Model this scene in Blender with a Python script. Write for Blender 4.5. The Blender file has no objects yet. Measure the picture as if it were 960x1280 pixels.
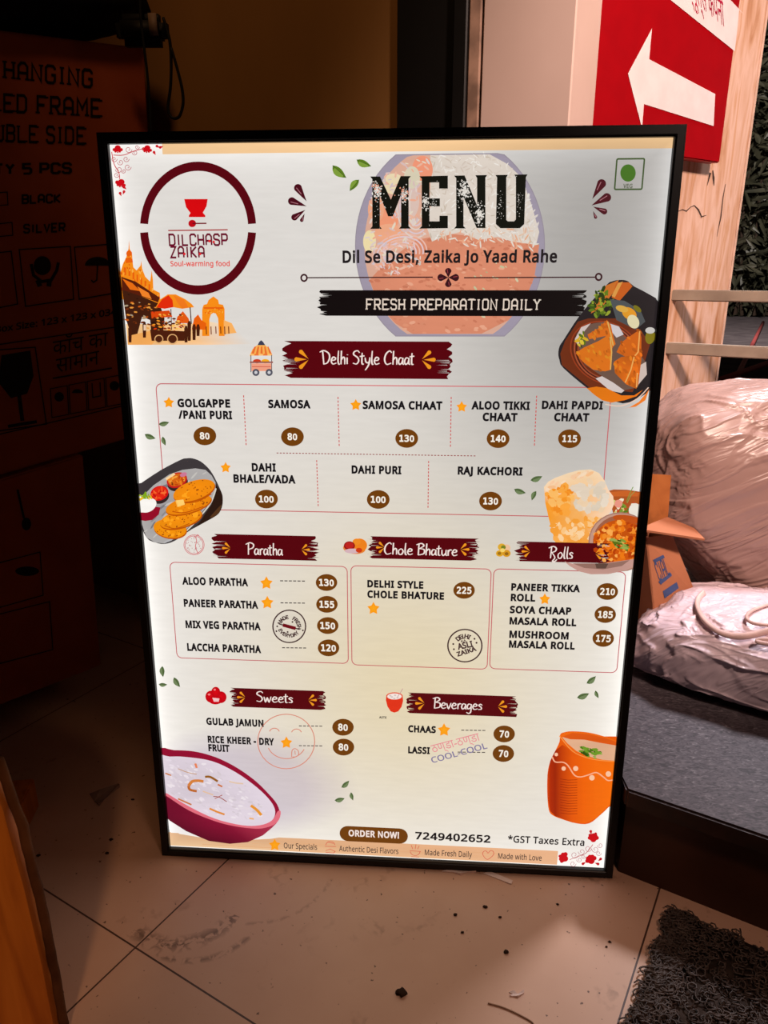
import bpy, bmesh, math, random
from mathutils import Vector, Matrix, noise
from mathutils.geometry import tessellate_polygon, delaunay_2d_cdt
SC = bpy.context.scene
COL = SC.collection

# ------------------------------------------------------------------ camera, world, lights, exposure
RM = ((0.99768791, 0.01964514, -0.06506074), (0.06793904, -0.31316955, 0.94726402), (-0.0017659, -0.94949402, -0.31378015))
CAM = Vector((0.36477582, -0.83854926, 0.80010966))
FOC = 930.0
cam = bpy.data.cameras.new('camera'); cam.sensor_fit = 'AUTO'; cam.sensor_width = 36.0
cam.lens = 36.0 * FOC / 1280.0; cam.clip_start = 0.02; cam.clip_end = 200
cam_o = bpy.data.objects.new('camera', cam); COL.objects.link(cam_o)
m = Matrix.Identity(4)
for i in range(3):
    m[i][0] = RM[i][0]; m[i][1] = -RM[i][1]; m[i][2] = -RM[i][2]; m[i][3] = CAM[i]
cam_o.matrix_world = m
SC.camera = cam_o

def ray(px, py):
    c = ((px - 480) / FOC, (py - 640) / FOC, 1.0)
    return Vector([sum(RM[i][k] * c[k] for k in range(3)) for i in range(3)])
def at(px, py, y=None, z=None):
    d = ray(px, py)
    k = (y - CAM.y) / d.y if y is not None else (z - CAM.z) / d.z
    return CAM + d * k
def on_plane(px, py, p0, n):
    d = ray(px, py)
    return CAM + d * ((p0 - CAM).dot(n) / d.dot(n))

w = bpy.data.worlds.new('dim surroundings'); SC.world = w; w.use_nodes = True
w.node_tree.nodes['Background'].inputs[0].default_value = (1.0, 0.72, 0.60, 1)
w.node_tree.nodes['Background'].inputs[1].default_value = 0.012

def look(o, target):
    d = Vector(target) - o.location
    o.rotation_euler = d.to_track_quat('-Z', 'Y').to_euler()
def spot(name, loc, target, energy, color, size, blend, radius):
    l = bpy.data.lights.new(name, 'SPOT'); l.energy = energy; l.color = color
    l.spot_size = math.radians(size); l.spot_blend = blend; l.shadow_soft_size = radius
    o = bpy.data.objects.new(name, l); COL.objects.link(o); o.location = loc; look(o, target)
    return o
# the shop-front lamp over the sacks and the arrow sign
spot('shopfront_lamp', (1.20, -0.76, 2.0), (1.00, 0.6, 0.90), 238, (1.0, 0.73, 0.61), 51, 0.45, 0.12)
# added overhead light standing in for daylight on the sack tops
spot('sack_top_fill', (1.7, 1.2, 2.4), (1.12, 0.60, 0.48), 345, (0.98, 0.96, 1.02), 38, 1.0, 0.2)
spot('shrub_fill', (3.0, 5.0, 5.0), (4.6, 10.5, 1.6), 2300, (1.0, 0.9, 0.84), 80, 0.6, 0.3)  # added unseen light that brightens the dark shrub
# added unseen light behind the viewer that lights the front of the floor
spot('floor_fill', (0.98, -1.25, 1.9), (0.54, -0.45, 0.0), 47, (1.0, 0.62, 0.46), 42, 1.0, 0.12)
# added warm fill lights with no visible source: timber plank, then back wall
spot('plank_fill', (0.15, -1.1, 1.0), (-0.16, -0.27, 0.14), 15, (1.0, 0.58, 0.30), 24, 0.8, 0.05)
spot('wall_fill', (0.0, -0.5, 2.45), (0.12, 0.75, 1.05), 27, (1.0, 0.56, 0.26), 40, 0.9, 0.1)

SC.view_settings.view_transform = 'Standard'
try: SC.view_settings.look = 'None'
except Exception: pass
SC.view_settings.gamma = 1.0
SC.view_settings.use_curve_mapping = False
SC.view_settings.exposure = 0.0

# ------------------------------------------------------------------ helpers
def lin1(c):
    c /= 255.0
    return c / 12.92 if c <= 0.04045 else ((c + 0.055) / 1.055) ** 2.4
def lin(c): return tuple(lin1(x) for x in c)

def link_mesh(name, me, parent=None, mat=None):
    o = bpy.data.objects.new(name, me); COL.objects.link(o)
    if parent is not None: o.parent = parent
    if mat is not None: me.materials.append(mat)
    return o
def obj(name, bm, mat=None, parent=None, smooth=False, mw=None):
    me = bpy.data.meshes.new(name)
    bmesh.ops.recalc_face_normals(bm, faces=bm.faces)
    bm.to_mesh(me); bm.free()
    if smooth:
        for p in me.polygons: p.use_smooth = True
    return link_mesh(name, me, parent, mat)
def tag(o, label=None, cat=None, group=None, kind=None):
    if label: o['label'] = label
    if cat: o['category'] = cat
    if group: o['group'] = group
    if kind: o['kind'] = kind
    return o
def empty(name, loc, label, cat, group=None):
    o = bpy.data.objects.new(name, None); COL.objects.link(o); o.location = loc; o.empty_display_size = 0.05
    return tag(o, label, cat, group)
def struct(name, bm, mat, smooth=False):
    return tag(obj(name, bm, mat, None, smooth), kind='structure')
def hexa(bm, a, b):
    """box between two quads a (4 pts) and b (4 pts)"""
    va = [bm.verts.new(p) for p in a]; vb = [bm.verts.new(p) for p in b]
    bm.faces.new(va[::-1]); bm.faces.new(vb)
    for i in range(4):
        j = (i + 1) % 4
        bm.faces.new((va[i], va[j], vb[j], vb[i]))
def box(bm, o, ex, ey, ez):
    """box from corner o along three edge vectors"""
    o, ex, ey, ez = map(Vector, (o, ex, ey, ez))
    a = [o, o + ex, o + ex + ey, o + ey]
    hexa(bm, a, [p + ez for p in a])
def bevel(bm, w, seg=2):
    bmesh.ops.bevel(bm, geom=bm.edges[:], offset=w, segments=seg, affect='EDGES', profile=0.6)
def cr(pts, n=6, closed=False):
    """Catmull-Rom through pts"""
    P = [Vector(p) for p in pts]; out = []
    N = len(P); rng = range(N if closed else N - 1)
    for i in rng:
        if closed: p0, p1, p2, p3 = P[i - 1], P[i], P[(i + 1) % N], P[(i + 2) % N]
        else: p0, p1, p2, p3 = P[max(i - 1, 0)], P[i], P[i + 1], P[min(i + 2, N - 1)]
        for k in range(n):
            t = k / n
            out.append(0.5 * ((2 * p1) + (p2 - p0) * t + (2 * p0 - 5 * p1 + 4 * p2 - p3) * t * t + (3 * p1 - p0 - 3 * p2 + p3) * t ** 3))
    if not closed: out.append(P[-1])
    return out
def tube(bm, pts, r, seg=8, closed=False, flat=None):
    """tube along 3D points; flat=(vector, k) squashes it along the vector"""
    P = [Vector(p) for p in pts]; n = len(P); rings = []
    up = Vector((0.13, 0.29, 0.95)).normalized()
    for i in range(n):
        t = (P[(i + 1) % n] - P[i - 1]) if closed else (P[min(i + 1, n - 1)] - P[max(i - 1, 0)])
        t.normalize()
        a = t.cross(up)
        if a.length < 1e-3: a = t.cross(Vector((1, 0, 0)))
        a.normalize(); b = a.cross(t)
        ri = r[i] if isinstance(r, (list, tuple)) else r
        ring = []
        for k in range(seg):
            an = 2 * math.pi * k / seg
            q = (a * math.cos(an) + b * math.sin(an)) * ri
            if flat: q -= flat[0] * q.dot(flat[0]) * (1 - flat[1])
            ring.append(bm.verts.new(P[i] + q))
        rings.append(ring)
    for i in range(n if closed else n - 1):
        A, B = rings[i], rings[(i + 1) % n]
        for k in range(seg):
            bm.faces.new((A[k], A[(k + 1) % seg], B[(k + 1) % seg], B[k]))
    if not closed:
        bm.faces.new(rings[0][::-1]); bm.faces.new(rings[-1])

# ------------------------------------------------------------------ materials
def mat(name):
    m = bpy.data.materials.new(name); m.use_nodes = True
    return m, m.node_tree, m.node_tree.nodes['Principled BSDF']
def N(nt, t, **kw):
    n = nt.nodes.new(t)
    for k, v in kw.items(): setattr(n, k, v)
    return n
def noisy(name, stops, scale=(1, 1, 1), nscale=8, detail=6, rough=0.6, spec=0.3, bump=0.0, bscale=None, dist=0.0, metal=0.0, coord='Object'):
    m, nt, b = mat(name)
    tc = N(nt, 'ShaderNodeTexCoord'); mp = N(nt, 'ShaderNodeMapping'); mp.inputs['Scale'].default_value = scale
    nz = N(nt, 'ShaderNodeTexNoise'); nz.inputs['Scale'].default_value = nscale; nz.inputs['Detail'].default_value = detail
    nz.inputs['Distortion'].default_value = dist
    rp = N(nt, 'ShaderNodeValToRGB'); el = rp.color_ramp.elements
    while len(el) < len(stops): el.new(0.5)
    for e, (p, c) in zip(el, stops): e.position = p; e.color = (*lin(c), 1)
    L = nt.links.new
    L(tc.outputs[coord], mp.inputs['Vector']); L(mp.outputs[0], nz.inputs['Vector']); L(nz.outputs[0], rp.inputs[0]); L(rp.outputs[0], b.inputs['Base Color'])
    b.inputs['Roughness'].default_value = rough; b.inputs['Specular IOR Level'].default_value = spec; b.inputs['Metallic'].default_value = metal
    if bump:
        bn = N(nt, 'ShaderNodeBump'); bn.inputs['Strength'].default_value = bump; bn.inputs['Distance'].default_value = 0.004
        if bscale:
            n2 = N(nt, 'ShaderNodeTexNoise'); n2.inputs['Scale'].default_value = bscale; n2.inputs['Detail'].default_value = 4
            L(mp.outputs[0], n2.inputs['Vector']); L(n2.outputs[0], bn.inputs['Height'])
        else: L(nz.outputs[0], bn.inputs['Height'])
        L(bn.outputs[0], b.inputs['Normal'])
    return m
def plain(name, c, rough=0.5, spec=0.3, metal=0.0, var=0.06):
    d = tuple(max(0, x * (1 - var)) for x in c); e = tuple(min(255, x * (1 + var)) for x in c)
    return noisy(name, ((0.35, d), (0.65, e)), nscale=30, rough=rough, spec=spec, metal=metal)

# ------------------------------------------------------------------ glyph outlines (letter shapes for the lettering)
def _load(txt):
    G = {}
    for ln in txt.strip().split('\n'):
        ch, ad, rest = ln.split('\t')
        G[ch] = (int(ad) / 1000.0, [[tuple(int(v) / 1000.0 for v in p.split(',')) for p in c.split(' ')] for c in rest.split('|')] if rest else [])
    return G
SANS = _load("""A	429	0,0 187,482 242,482 428,0 366,0 308,148 118,148 61,0|138,202 290,202 236,347 230,367 221,396 214,419 203,378 193,347
B	437	65,0 65,480 202,480 257,477 303,468 338,453 364,431 379,400 384,361 382,334 374,311 361,290 343,274 320,262 293,255 322,244 348,234 369,218 386,197 394,180 399,160 400,136 395,96 380,63 356,36 322,16 282,4 234,0|126,275 214,275 251,278 279,284 299,295 312,310 319,330 322,354 319,378 309,397 294,411 272,420 242,426 205,428 126,428|126,51 222,51 261,54 290,62 311,76 325,94 333,116 336,141 333,165 324,185 310,202 288,215 257,222 218,225 126,225
C	424	261,-7 215,-3 174,7 139,24 109,46 85,75 65,109 52,149 44,192 41,240 44,287 53,330 67,368 88,403 114,431 146,455 183,472 225,483 271,486 320,483 364,474 404,458 379,407 330,425 302,431 271,433 223,427 182,410 149,381 124,343 110,296 105,240 109,184 123,137 146,98 178,69 219,52 270,46 330,52 385,65 385,13 329,-2
D	490	65,0 65,480 213,480 259,477 301,468 338,453 371,432 398,406 420,374 436,336 446,293 449,244 442,170 420,109 383,61 333,27 272,7 199,0|126,52 191,52 299,73 364,136 385,242 380,301 364,348 338,383 302,408 258,423 204,428 126,428
E	373	65,0 65,480 333,480 333,426 126,426 126,277 321,277 321,224 126,224 126,53 333,53 333,0
F	349	65,0 65,480 333,480 333,426 126,426 126,257 320,257 320,203 126,203 126,0
G	489	271,-7 224,-3 182,7 145,23 114,46 88,74 67,108 53,148 44,191 41,240 44,288 54,331 71,370 93,404 121,433 155,456 195,473 240,483 289,486 316,485 341,483 366,479 389,473 411,466 433,458 410,406 352,425 331,430 309,432 286,433 233,427 188,410 152,381 125,343 109,296 104,240 106,203 112,169 123,139 137,112 157,89 181,70 210,57 245,48 285,46 338,49 379,57 379,199 273,199 273,253 439,253 439,18 413,10 387,4 361,-1 333,-4 303,-6
H	498	65,0 65,480 126,480 126,277 371,277 371,480 432,480 432,0 371,0 371,224 126,224 126,0
I	228	27,0 27,35 83,48 83,431 27,445 27,480 200,480 200,445 144,431 144,48 200,35 200,0
J	183	-3,-128 -31,-125 -52,-119 -52,-68 -30,-73 -4,-75 12,-73 28,-68 42,-59 52,-44 59,-24 62,3 62,480 122,480 122,7 118,-35 107,-69 88,-95 63,-113 32,-124
K	416	65,0 65,480 126,480 126,243 167,289 208,334 338,480 408,480 218,271 416,0 345,0 175,229 126,186 126,0
L	352	65,0 65,480 126,480 126,54 335,54 335,0
M	609	65,0 65,480 154,480 302,87 455,480 544,480 544,0 484,0 484,295 486,364 489,420 326,0 277,0 119,420 120,364 121,291 121,0
N	510	65,0 65,480 135,480 391,83 392,115 390,162 389,209 389,480 445,480 445,0 375,0 118,398 119,340 121,268 121,0
O	525	263,-7 216,-3 174,7 139,24 109,48 84,76 65,111 52,150 44,193 41,241 44,288 52,331 65,370 84,404 109,433 139,456 174,473 216,483 263,487 309,484 349,473 384,456 414,433 439,405 458,370 472,331 481,288 484,240 481,193 472,150 458,110 439,76 414,47 384,24 349,7 308,-3|263,46 312,51 352,69 382,98 403,137 416,184 420,240 416,297 403,344 382,382 352,411 313,428 263,434 214,428 174,411 143,382 122,344 109,297 105,240 109,184 122,137 143,98 173,69 213,51
P	406	65,0 65,480 192,480 249,475 295,463 329,443 353,415 367,380 372,338 370,313 364,288 354,264 340,243 320,224 294,208 263,196 225,189 181,187 126,187 126,0|126,238 174,238 216,241 250,248 276,261 295,279 306,304 310,336 306,364 296,387 280,405 257,418 225,425 187,428 126,428
Q	525	372,-114 279,-6 270,-7 263,-7 216,-3 174,7 139,24 109,48 84,76 65,111 52,150 44,193 41,241 44,288 52,331 65,370 84,404 109,433 139,456 174,473 216,483 263,487 309,484 349,473 384,456 414,433 439,405 458,370 472,331 481,288 484,240 480,185 468,135 448,91 421,54 386,25 344,5 459,-114|263,46 312,51 352,69 382,98 403,137 416,184 420,240 416,297 403,344 382,382 352,411 313,428 263,434 214,428 174,411 143,382 122,344 109,297 105,240 109,184 122,137 143,98 173,69 213,51
R	418	65,0 65,480 197,480 252,476 296,464 329,446 353,419 367,385 372,343 370,319 366,298 358,279 342,256 322,239 300,225 276,215 408,0 337,0 221,198 126,198 126,0|126,249 197,249 233,252 261,259 283,272 298,290 307,313 310,340 306,369 297,391 281,407 259,418 230,425 194,427 126,427
S	369	166,-7 140,-6 115,-4 91,-1 60,7 34,16 34,74 94,54 119,50 143,47 169,46 201,48 228,55 249,66 265,82 274,101 277,123 274,145 267,163 253,178 232,192 164,222 126,238 96,256 72,276 54,300 44,329 40,364 42,388 49,410 60,429 74,446 92,460 114,471 138,480 165,485 193,486 219,485 243,483 266,479 287,473 307,467 326,459 307,408 253,426 233,430 213,432 192,433 165,431 142,425 124,414 107,392 101,363 104,341 111,323 125,308 144,294 206,267 233,256 257,245 278,233 296,221 310,207 322,191 330,173 335,152 337,128 332,89 317,56 291,29 256,9 215,-3
T	373	156,0 156,426 7,426 7,480 366,480 366,426 217,426 217,0
U	491	243,-7 188,-1 143,15 107,42 81,78 66,121 60,171 60,480 121,480 121,169 124,133 135,102 152,78 176,60 208,49 246,46 286,50 317,61 341,80 357,106 367,135 370,169 370,480 430,480 430,169 428,137 421,107 410,80 394,55 373,34 348,16 318,4 283,-4
V	403	171,0 0,480 63,480 171,172 189,117 201,67 214,117 232,173 339,480 403,480 232,0
W	625	135,0 8,480 71,480 146,187 160,127 169,73 179,130 194,190 279,480 341,480 429,188 445,127 455,73 465,127 479,187 553,480 616,480 488,0 427,0 334,314 323,353 314,388 310,409 303,372 287,312 196,0
X	394	3,0 162,250 13,480 80,480 197,291 316,480 379,480 231,251 391,0 322,0 195,208 66,0
Y	380	160,0 160,183 0,480 66,480 190,244 315,480 380,480 220,186 220,0
Z	384	26,0 26,46 278,426 34,426 34,480 351,480 351,434 99,54 358,54 358,0
a	377	144,-7 114,-4 86,5 63,19 45,40 34,67 31,100 36,133 50,161 73,183 106,200 150,210 203,215 265,217 265,238 262,265 256,286 245,301 222,314 190,318 163,316 136,310 89,291 71,335 96,347 126,357 148,362 170,365 193,366 233,363 266,353 291,337 308,314 319,283 322,245 322,0 279,0 268,51 249,33 233,19 216,7 196,0 173,-5|158,41 187,44 212,52 234,66 251,86 261,112 264,144 264,176 211,174 171,170 140,163 118,152 98,130 92,99 97,73 110,55 132,44
b	413	228,-7 201,-5 178,0 158,9 134,26 116,46 111,46 99,0 57,0 57,510 116,510 116,386 115,344 113,312 134,333 158,351 178,359 201,364 228,366 269,361 305,345 335,319 358,283 372,237 376,180 372,123 358,77 335,40 305,14 269,-1|219,42 248,46 273,58 291,78 304,105 312,139 315,181 304,256 272,302 218,317 183,313 157,302 138,284 126,258 119,224 116,182 119,138 126,105 138,78 157,58 184,46
c	322	201,-7 171,-5 143,2 117,13 93,28 74,48 58,73 46,103 39,138 37,178 39,220 47,256 59,286 76,311 96,332 119,347 146,358 174,365 206,367 259,361 300,347 282,298 244,310 204,315 145,300 110,254 98,179 101,139 110,105 124,79 144,60 170,48 201,44 229,46 253,50 294,65 294,13 254,-2
d	413	185,-7 143,-2 107,14 77,40 55,76 41,123 37,179 41,236 55,283 78,319 108,346 144,361 185,367 211,365 234,360 254,351 278,334 297,314 299,339 297,367 297,510 356,510 356,0 308,0 300,48 278,27 254,9 234,0 211,-5|194,42 228,46 255,56 274,74 287,98 295,129 298,168 298,179 295,220 288,254 275,282 256,302 229,314 193,318 164,313 140,301 122,280 109,252 101,218 98,178 101,138 109,105 122,78 141,58 165,46
e	379	210,-7 177,-4 147,3 120,14 96,30 75,51 59,76 47,106 39,140 37,177 39,215 46,249 57,279 72,305 90,326 112,344 138,357 166,364 196,367 226,364 252,358 276,347 296,331 313,312 327,290 337,264 343,235 345,204 345,169 98,169 102,131 113,100 129,76 152,58 180,47 213,44 235,44 255,46 274,50 328,69 328,17 274,-1 255,-4 234,-6|99,216 283,216 280,244 273,269 262,290 245,306 223,315 195,318 169,315 147,306 129,291 114,271 105,245
f	231	73,0 73,314 10,314 10,342 73,362 73,383 77,425 87,458 104,483 127,500 156,510 190,514 229,510 260,502 244,455 220,462 191,465 165,460 147,446 139,430 134,409 132,383 132,360 223,360 223,314 132,314 132,0
g	413	195,-161 145,-159 102,-151 65,-138 65,-84 103,-100 148,-109 198,-112 227,-109 251,-100 271,-85 286,-65 295,-40 298,-11 298,3 298,27 300,48 268,17 231,-1 185,-7 142,-1 106,15 76,42 54,79 41,125 37,179 41,233 54,278 76,316 106,344 142,361 185,367 208,365 229,361 249,353 267,343 283,329 298,312 309,360 356,360 356,-6 352,-53 338,-92 317,-122 286,-144 245,-157|194,42 227,45 253,55 273,71 287,94 295,126 298,165 298,179 295,224 287,259 273,285 252,303 226,313 193,317 165,313 142,301 123,281 109,254 101,220 98,179 101,138 109,104 123,77 141,57 165,46
h	415	57,0 57,510 116,510 116,361 113,310 130,327 146,341 164,352 185,360 206,364 229,366 269,363 302,352 328,335 346,310 357,276 361,234 361,0 302,0 302,230 293,278 266,307 222,317 186,313 158,302 139,283 126,257 119,225 116,186 116,0
i	173	87,420 74,422 62,429 55,441 52,457 55,474 62,486 74,493 87,495 100,493 111,486 119,474 122,457 119,441 111,429 100,422|57,0 57,360 116,360 116,0
j	173	87,420 74,422 62,429 55,441 52,457 55,474 62,486 74,493 87,495 100,493 111,486 119,474 122,457 119,441 111,429 100,422|15,-161 -15,-159 -37,-153 -37,-105 -16,-110 7,-112 27,-109 43,-100 54,-83 57,-56 57,360 116,360 116,-54 113,-85 105,-111 92,-133 73,-148 47,-158
k	359	57,0 57,510 116,510 116,244 115,216 113,185 128,201 144,221 158,238 273,360 343,360 197,206 353,0 281,0 156,168 116,132 116,0
l	173	57,0 57,510 116,510 116,0
m	628	57,0 57,360 105,360 113,311 129,328 144,342 162,353 182,361 202,365 223,367 273,360 310,340 333,306 350,325 366,340 386,352 407,360 429,365 452,367 489,363 520,353 543,335 560,310 570,277 574,234 574,0 515,0 515,232 507,279 483,308 442,317 410,314 385,304 367,287 355,264 347,234 345,199 345,0 286,0 286,232 278,279 253,308 212,317 180,313 155,302 137,283 125,258 118,226 116,187 116,0
n	415	57,0 57,360 105,360 113,311 130,328 146,342 165,353 186,361 208,365 230,367 270,363 302,353 328,335 346,310 357,277 361,234 361,0 302,0 302,230 293,278 266,307 222,317 186,313 158,302 139,283 126,258 119,226 116,187 116,0
o	406	202,-7 172,-4 143,3 117,15 94,32 75,53 58,79 46,109 39,143 37,181 42,236 57,282 82,318 116,345 156,361 204,367 236,364 264,357 290,345 314,328 333,307 349,282 361,252 368,218 370,181 365,126 350,79 325,42 291,15 250,-1|203,42 237,46 263,59 283,80 298,107 306,141 309,181 306,220 298,253 283,281 263,301 236,313 203,317 169,313 143,301 123,281 109,253 101,220 98,181 101,141 109,107 123,80 143,59 170,46
p	413	57,-161 57,360 105,360 113,311 135,333 158,351 178,360 201,365 228,367 270,362 305,346 335,320 358,284 372,238 376,181 372,124 358,78 335,41 305,14 269,-1 228,-7 202,-5 179,0 159,9 135,26 116,46 115,17 116,-13 116,-161|219,42 249,47 273,60 291,82 305,110 310,132 314,155 315,181 312,220 304,253 291,280 272,301 248,313 218,317 185,314 159,303 140,286 127,262 119,231 116,192 116,181 119,140 126,106 138,78 157,58 184,46
q	413	297,-161 297,-7 298,21 300,48 278,27 254,9 234,0 210,-5 183,-7 143,-2 107,14 78,40 55,76 41,123 37,179 42,236 55,283 78,319 108,346 144,361 185,367 212,365 235,360 255,351 279,333 298,311 309,360 356,360 356,-161|195,42 228,46 255,56 274,73 287,97 295,128 298,167 298,179 295,221 287,255 275,282 256,302 228,314 193,318 164,313 140,301 122,280 108,252 101,218 98,178 101,139 109,105 122,78 141,58 165,46
r	277	57,0 57,360 105,360 112,294 128,313 143,330 160,345 179,357 201,364 225,367 247,366 267,363 260,308 241,312 221,313 194,309 169,298 147,280 131,256 123,236 118,215 116,192 116,0
s	322	148,-7 124,-6 102,-4 83,-1 57,7 35,16 35,70 87,50 107,45 128,42 149,41 176,43 198,47 214,55 229,72 234,94 233,107 227,118 217,129 200,140 146,164 86,191 64,206 48,223 38,244 34,271 38,299 51,323 72,342 99,356 132,364 169,367 191,366 211,364 231,360 284,343 264,296 216,312 191,317 165,318 133,315 110,307 95,293 91,275 93,261 99,249 111,239 129,229 183,206 242,180 263,165 279,147 288,126 291,99 287,67 274,41 253,20 224,5 189,-4
t	242	167,-7 140,-4 115,3 94,16 77,37 68,55 63,78 62,105 62,314 11,314 11,343 62,366 86,443 121,443 121,360 225,360 225,314 121,314 121,106 125,77 137,57 155,46 177,42 205,44 228,49 228,4 201,-4
u	415	184,-7 144,-3 111,7 86,25 68,49 57,83 53,124 53,360 113,360 113,128 122,81 148,52 193,42 229,46 256,57 276,76 289,102 296,134 299,173 299,360 358,360 358,0 310,0 301,48 285,31 269,17 250,6 229,-1 207,-5
v	341	136,0 0,360 63,360 140,148 151,115 162,80 169,52 179,81 190,116 201,148 278,360 341,360 204,0
w	528	106,1 7,361 69,361 118,169 132,110 142,61 151,89 159,125 169,158 232,361 297,361 359,158 373,108 383,62 395,108 410,169 460,361 520,361 420,1 351,1 289,203 274,258 265,299 253,258 238,203 173,1
x	355	12,0 142,184 18,360 85,360 178,224 270,360 336,360 212,184 343,0 276,0 178,144 79,0
y	343	56,-161 28,-160 7,-156 7,-109 25,-111 47,-113 75,-108 97,-95 114,-75 127,-49 146,-1 1,360 64,360 142,155 160,104 172,57 187,101 206,156 279,360 343,360 187,-50 174,-81 157,-108 139,-131 116,-148 89,-158
z	316	26,0 26,39 220,314 38,314 38,360 285,360 285,316 94,46 289,46 289,0
0	384	191,-7 142,1 102,22 72,59 50,108 37,169 33,240 35,290 40,334 49,373 61,407 78,435 99,458 125,474 156,484 191,487 241,480 281,458 312,422 334,373 347,313 351,240 349,191 344,147 335,108 322,74 305,45 284,23 258,6 227,-3|191,44 224,49 249,65 268,92 281,130 289,180 291,240 289,300 281,349 268,388 249,415 224,431 191,437 159,431 133,415 115,388 102,349 95,300 92,240 95,180 102,131 115,93 133,65 159,49
1	384	181,0 181,335 181,381 183,418 164,400 142,381 91,339 60,379 189,480 238,480 238,0
2	384	32,0 32,49 158,176 219,240 234,259 247,278 257,296 264,315 268,334 269,355 267,380 259,400 246,415 229,427 208,434 185,436 162,435 142,430 123,424 105,415 87,403 69,390 38,430 57,445 79,458 102,470 128,479 155,484 185,486 226,482 262,471 291,452 312,427 325,396 330,359 328,334 323,311 314,288 303,267 288,245 271,224 207,155 107,56 349,54 349,0
3	384	162,-7 137,-6 114,-4 92,-1 71,4 50,11 30,19 30,75 51,65 73,58 95,51 118,47 141,44 163,43 202,46 233,54 256,68 271,87 281,110 284,138 280,165 268,186 249,202 222,213 189,220 150,222 103,222 103,273 150,273 187,275 217,284 240,298 257,316 267,338 271,363 265,394 247,417 230,428 208,434 183,437 159,435 136,431 117,425 62,396 33,437 51,449 72,461 96,471 123,480 152,485 183,486 229,483 266,471 294,453 315,428 327,400 331,367 328,337 319,312 304,290 284,274 260,261 232,253 267,243 296,231 318,214 333,192 343,166 346,136 344,110 337,85 326,62 311,42 291,25 266,11 237,1 202,-5
4	384	244,0 244,109 14,109 14,159 240,482 301,482 301,162 371,162 371,109 301,109 301,0|72,162 244,162 244,313 245,372 247,419 231,392 216,367
5	384	167,-7 142,-6 119,-4 97,0 67,8 42,19 42,75 60,66 79,58 101,52 124,47 146,45 167,44 200,46 229,55 253,69 271,89 282,115 285,147 282,176 273,200 257,219 234,233 203,242 165,244 122,241 83,234 54,253 72,480 312,480 312,426 122,426 111,287 142,291 185,294 231,290 270,278 302,257 326,229 341,195 346,153 341,107 325,68 299,36 263,12 219,-2
6	384	200,-7 171,-4 143,3 118,16 95,34 75,57 59,86 47,120 39,160 37,205 38,239 41,273 46,307 54,339 65,369 79,397 97,423 119,444 146,462 177,475 214,484 257,486 288,485 316,480 316,430 288,436 258,438 229,436 203,431 181,422 162,411 145,397 132,380 121,361 113,341 106,318 101,295 98,270 96,244 119,266 143,284 163,293 187,298 214,300 253,296 286,283 314,262 336,233 348,197 353,154 348,108 334,69 311,36 281,12 244,-2|199,43 226,46 249,55 268,70 283,92 291,120 294,154 292,183 284,207 271,227 253,242 230,251 201,254 172,251 146,241 126,226 110,208 100,187 97,166 100,137 108,108 122,82 142,61 168,48
7	384	91,0 288,426 30,426 30,480 351,480 351,434 156,0
8	384	193,-7 146,-3 106,8 75,27 51,53 38,85 33,122 36,153 47,179 63,202 83,221 107,237 132,251 110,265 90,281 73,299 59,320 51,344 48,372 50,395 57,416 67,434 81,450 98,463 118,473 141,480 165,485 191,486 231,483 265,473 295,457 317,434 331,406 335,371 332,344 323,321 308,301 289,283 244,254 298,222 319,203 336,181 347,155 351,124 346,87 332,55 308,29 276,9 238,-3|194,277 216,287 236,299 253,312 266,328 274,347 277,369 271,399 253,421 236,431 215,437 191,439 168,437 147,431 130,421 112,399 106,369 109,347 118,328 132,312 150,299|192,40 222,43 247,51 267,63 281,80 290,100 293,124 290,146 281,165 265,182 245,196 221,210 192,222 181,226 154,213 132,199 114,183 101,165 93,145 91,122 93,100 102,80 116,63 135,51 161,43
9	384	129,-7 98,-5 69,0 69,50 96,44 128,42 157,43 183,49 205,57 224,69 240,83 254,99 265,118 274,138 280,161 285,185 288,209 289,235 267,214 243,196 222,187 199,181 171,179 133,184 99,196 72,217 50,246 38,282 34,324 36,356 42,385 53,411 67,433 85,452 106,467 130,478 157,484 187,486 216,484 244,476 269,463 292,445 312,422 328,393 340,359 347,320 349,275 348,240 345,206 340,173 332,141 322,110 307,82 289,57 267,35 240,17 208,4 171,-4|184,226 214,229 240,239 261,254 276,272 286,292 289,314 287,342 278,371 264,397 244,418 227,428 208,434 187,437 161,433 138,424 119,409 104,387 95,359 92,325 95,296 102,272 115,252 132,237 155,229
-	216	27,154 27,206 189,206 189,154
/	250	7,0 185,480 243,480 64,0
,	180	28,-87 47,-3 61,78 124,78 129,71 104,-8 71,-87
*	370	131,208 71,240 150,346 28,356 37,418 165,381 150,510 216,510 203,381 332,418 341,356 218,346 298,240 240,208 183,326
!	181	71,135 54,480 126,480 109,135|90,-9 74,-7 60,1 51,15 48,36 51,57 60,71 74,79 90,81 106,79 119,71 129,57 132,36 129,15 119,1 106,-7
.	180	89,-9 74,-7 60,1 51,15 48,36 51,57 60,71 74,79 89,81 106,79 119,71 129,57 132,36 129,15 119,1 106,-7
:	180	89,278 74,281 60,289 51,303 48,324 51,345 60,359 74,367 89,369 106,367 119,359 129,345 132,324 129,303 119,289 106,281|89,-9 74,-7 60,1 51,15 48,36 51,57 60,71 74,79 89,81 106,79 119,71 129,57 132,36 129,15 119,1 106,-7""")
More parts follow.
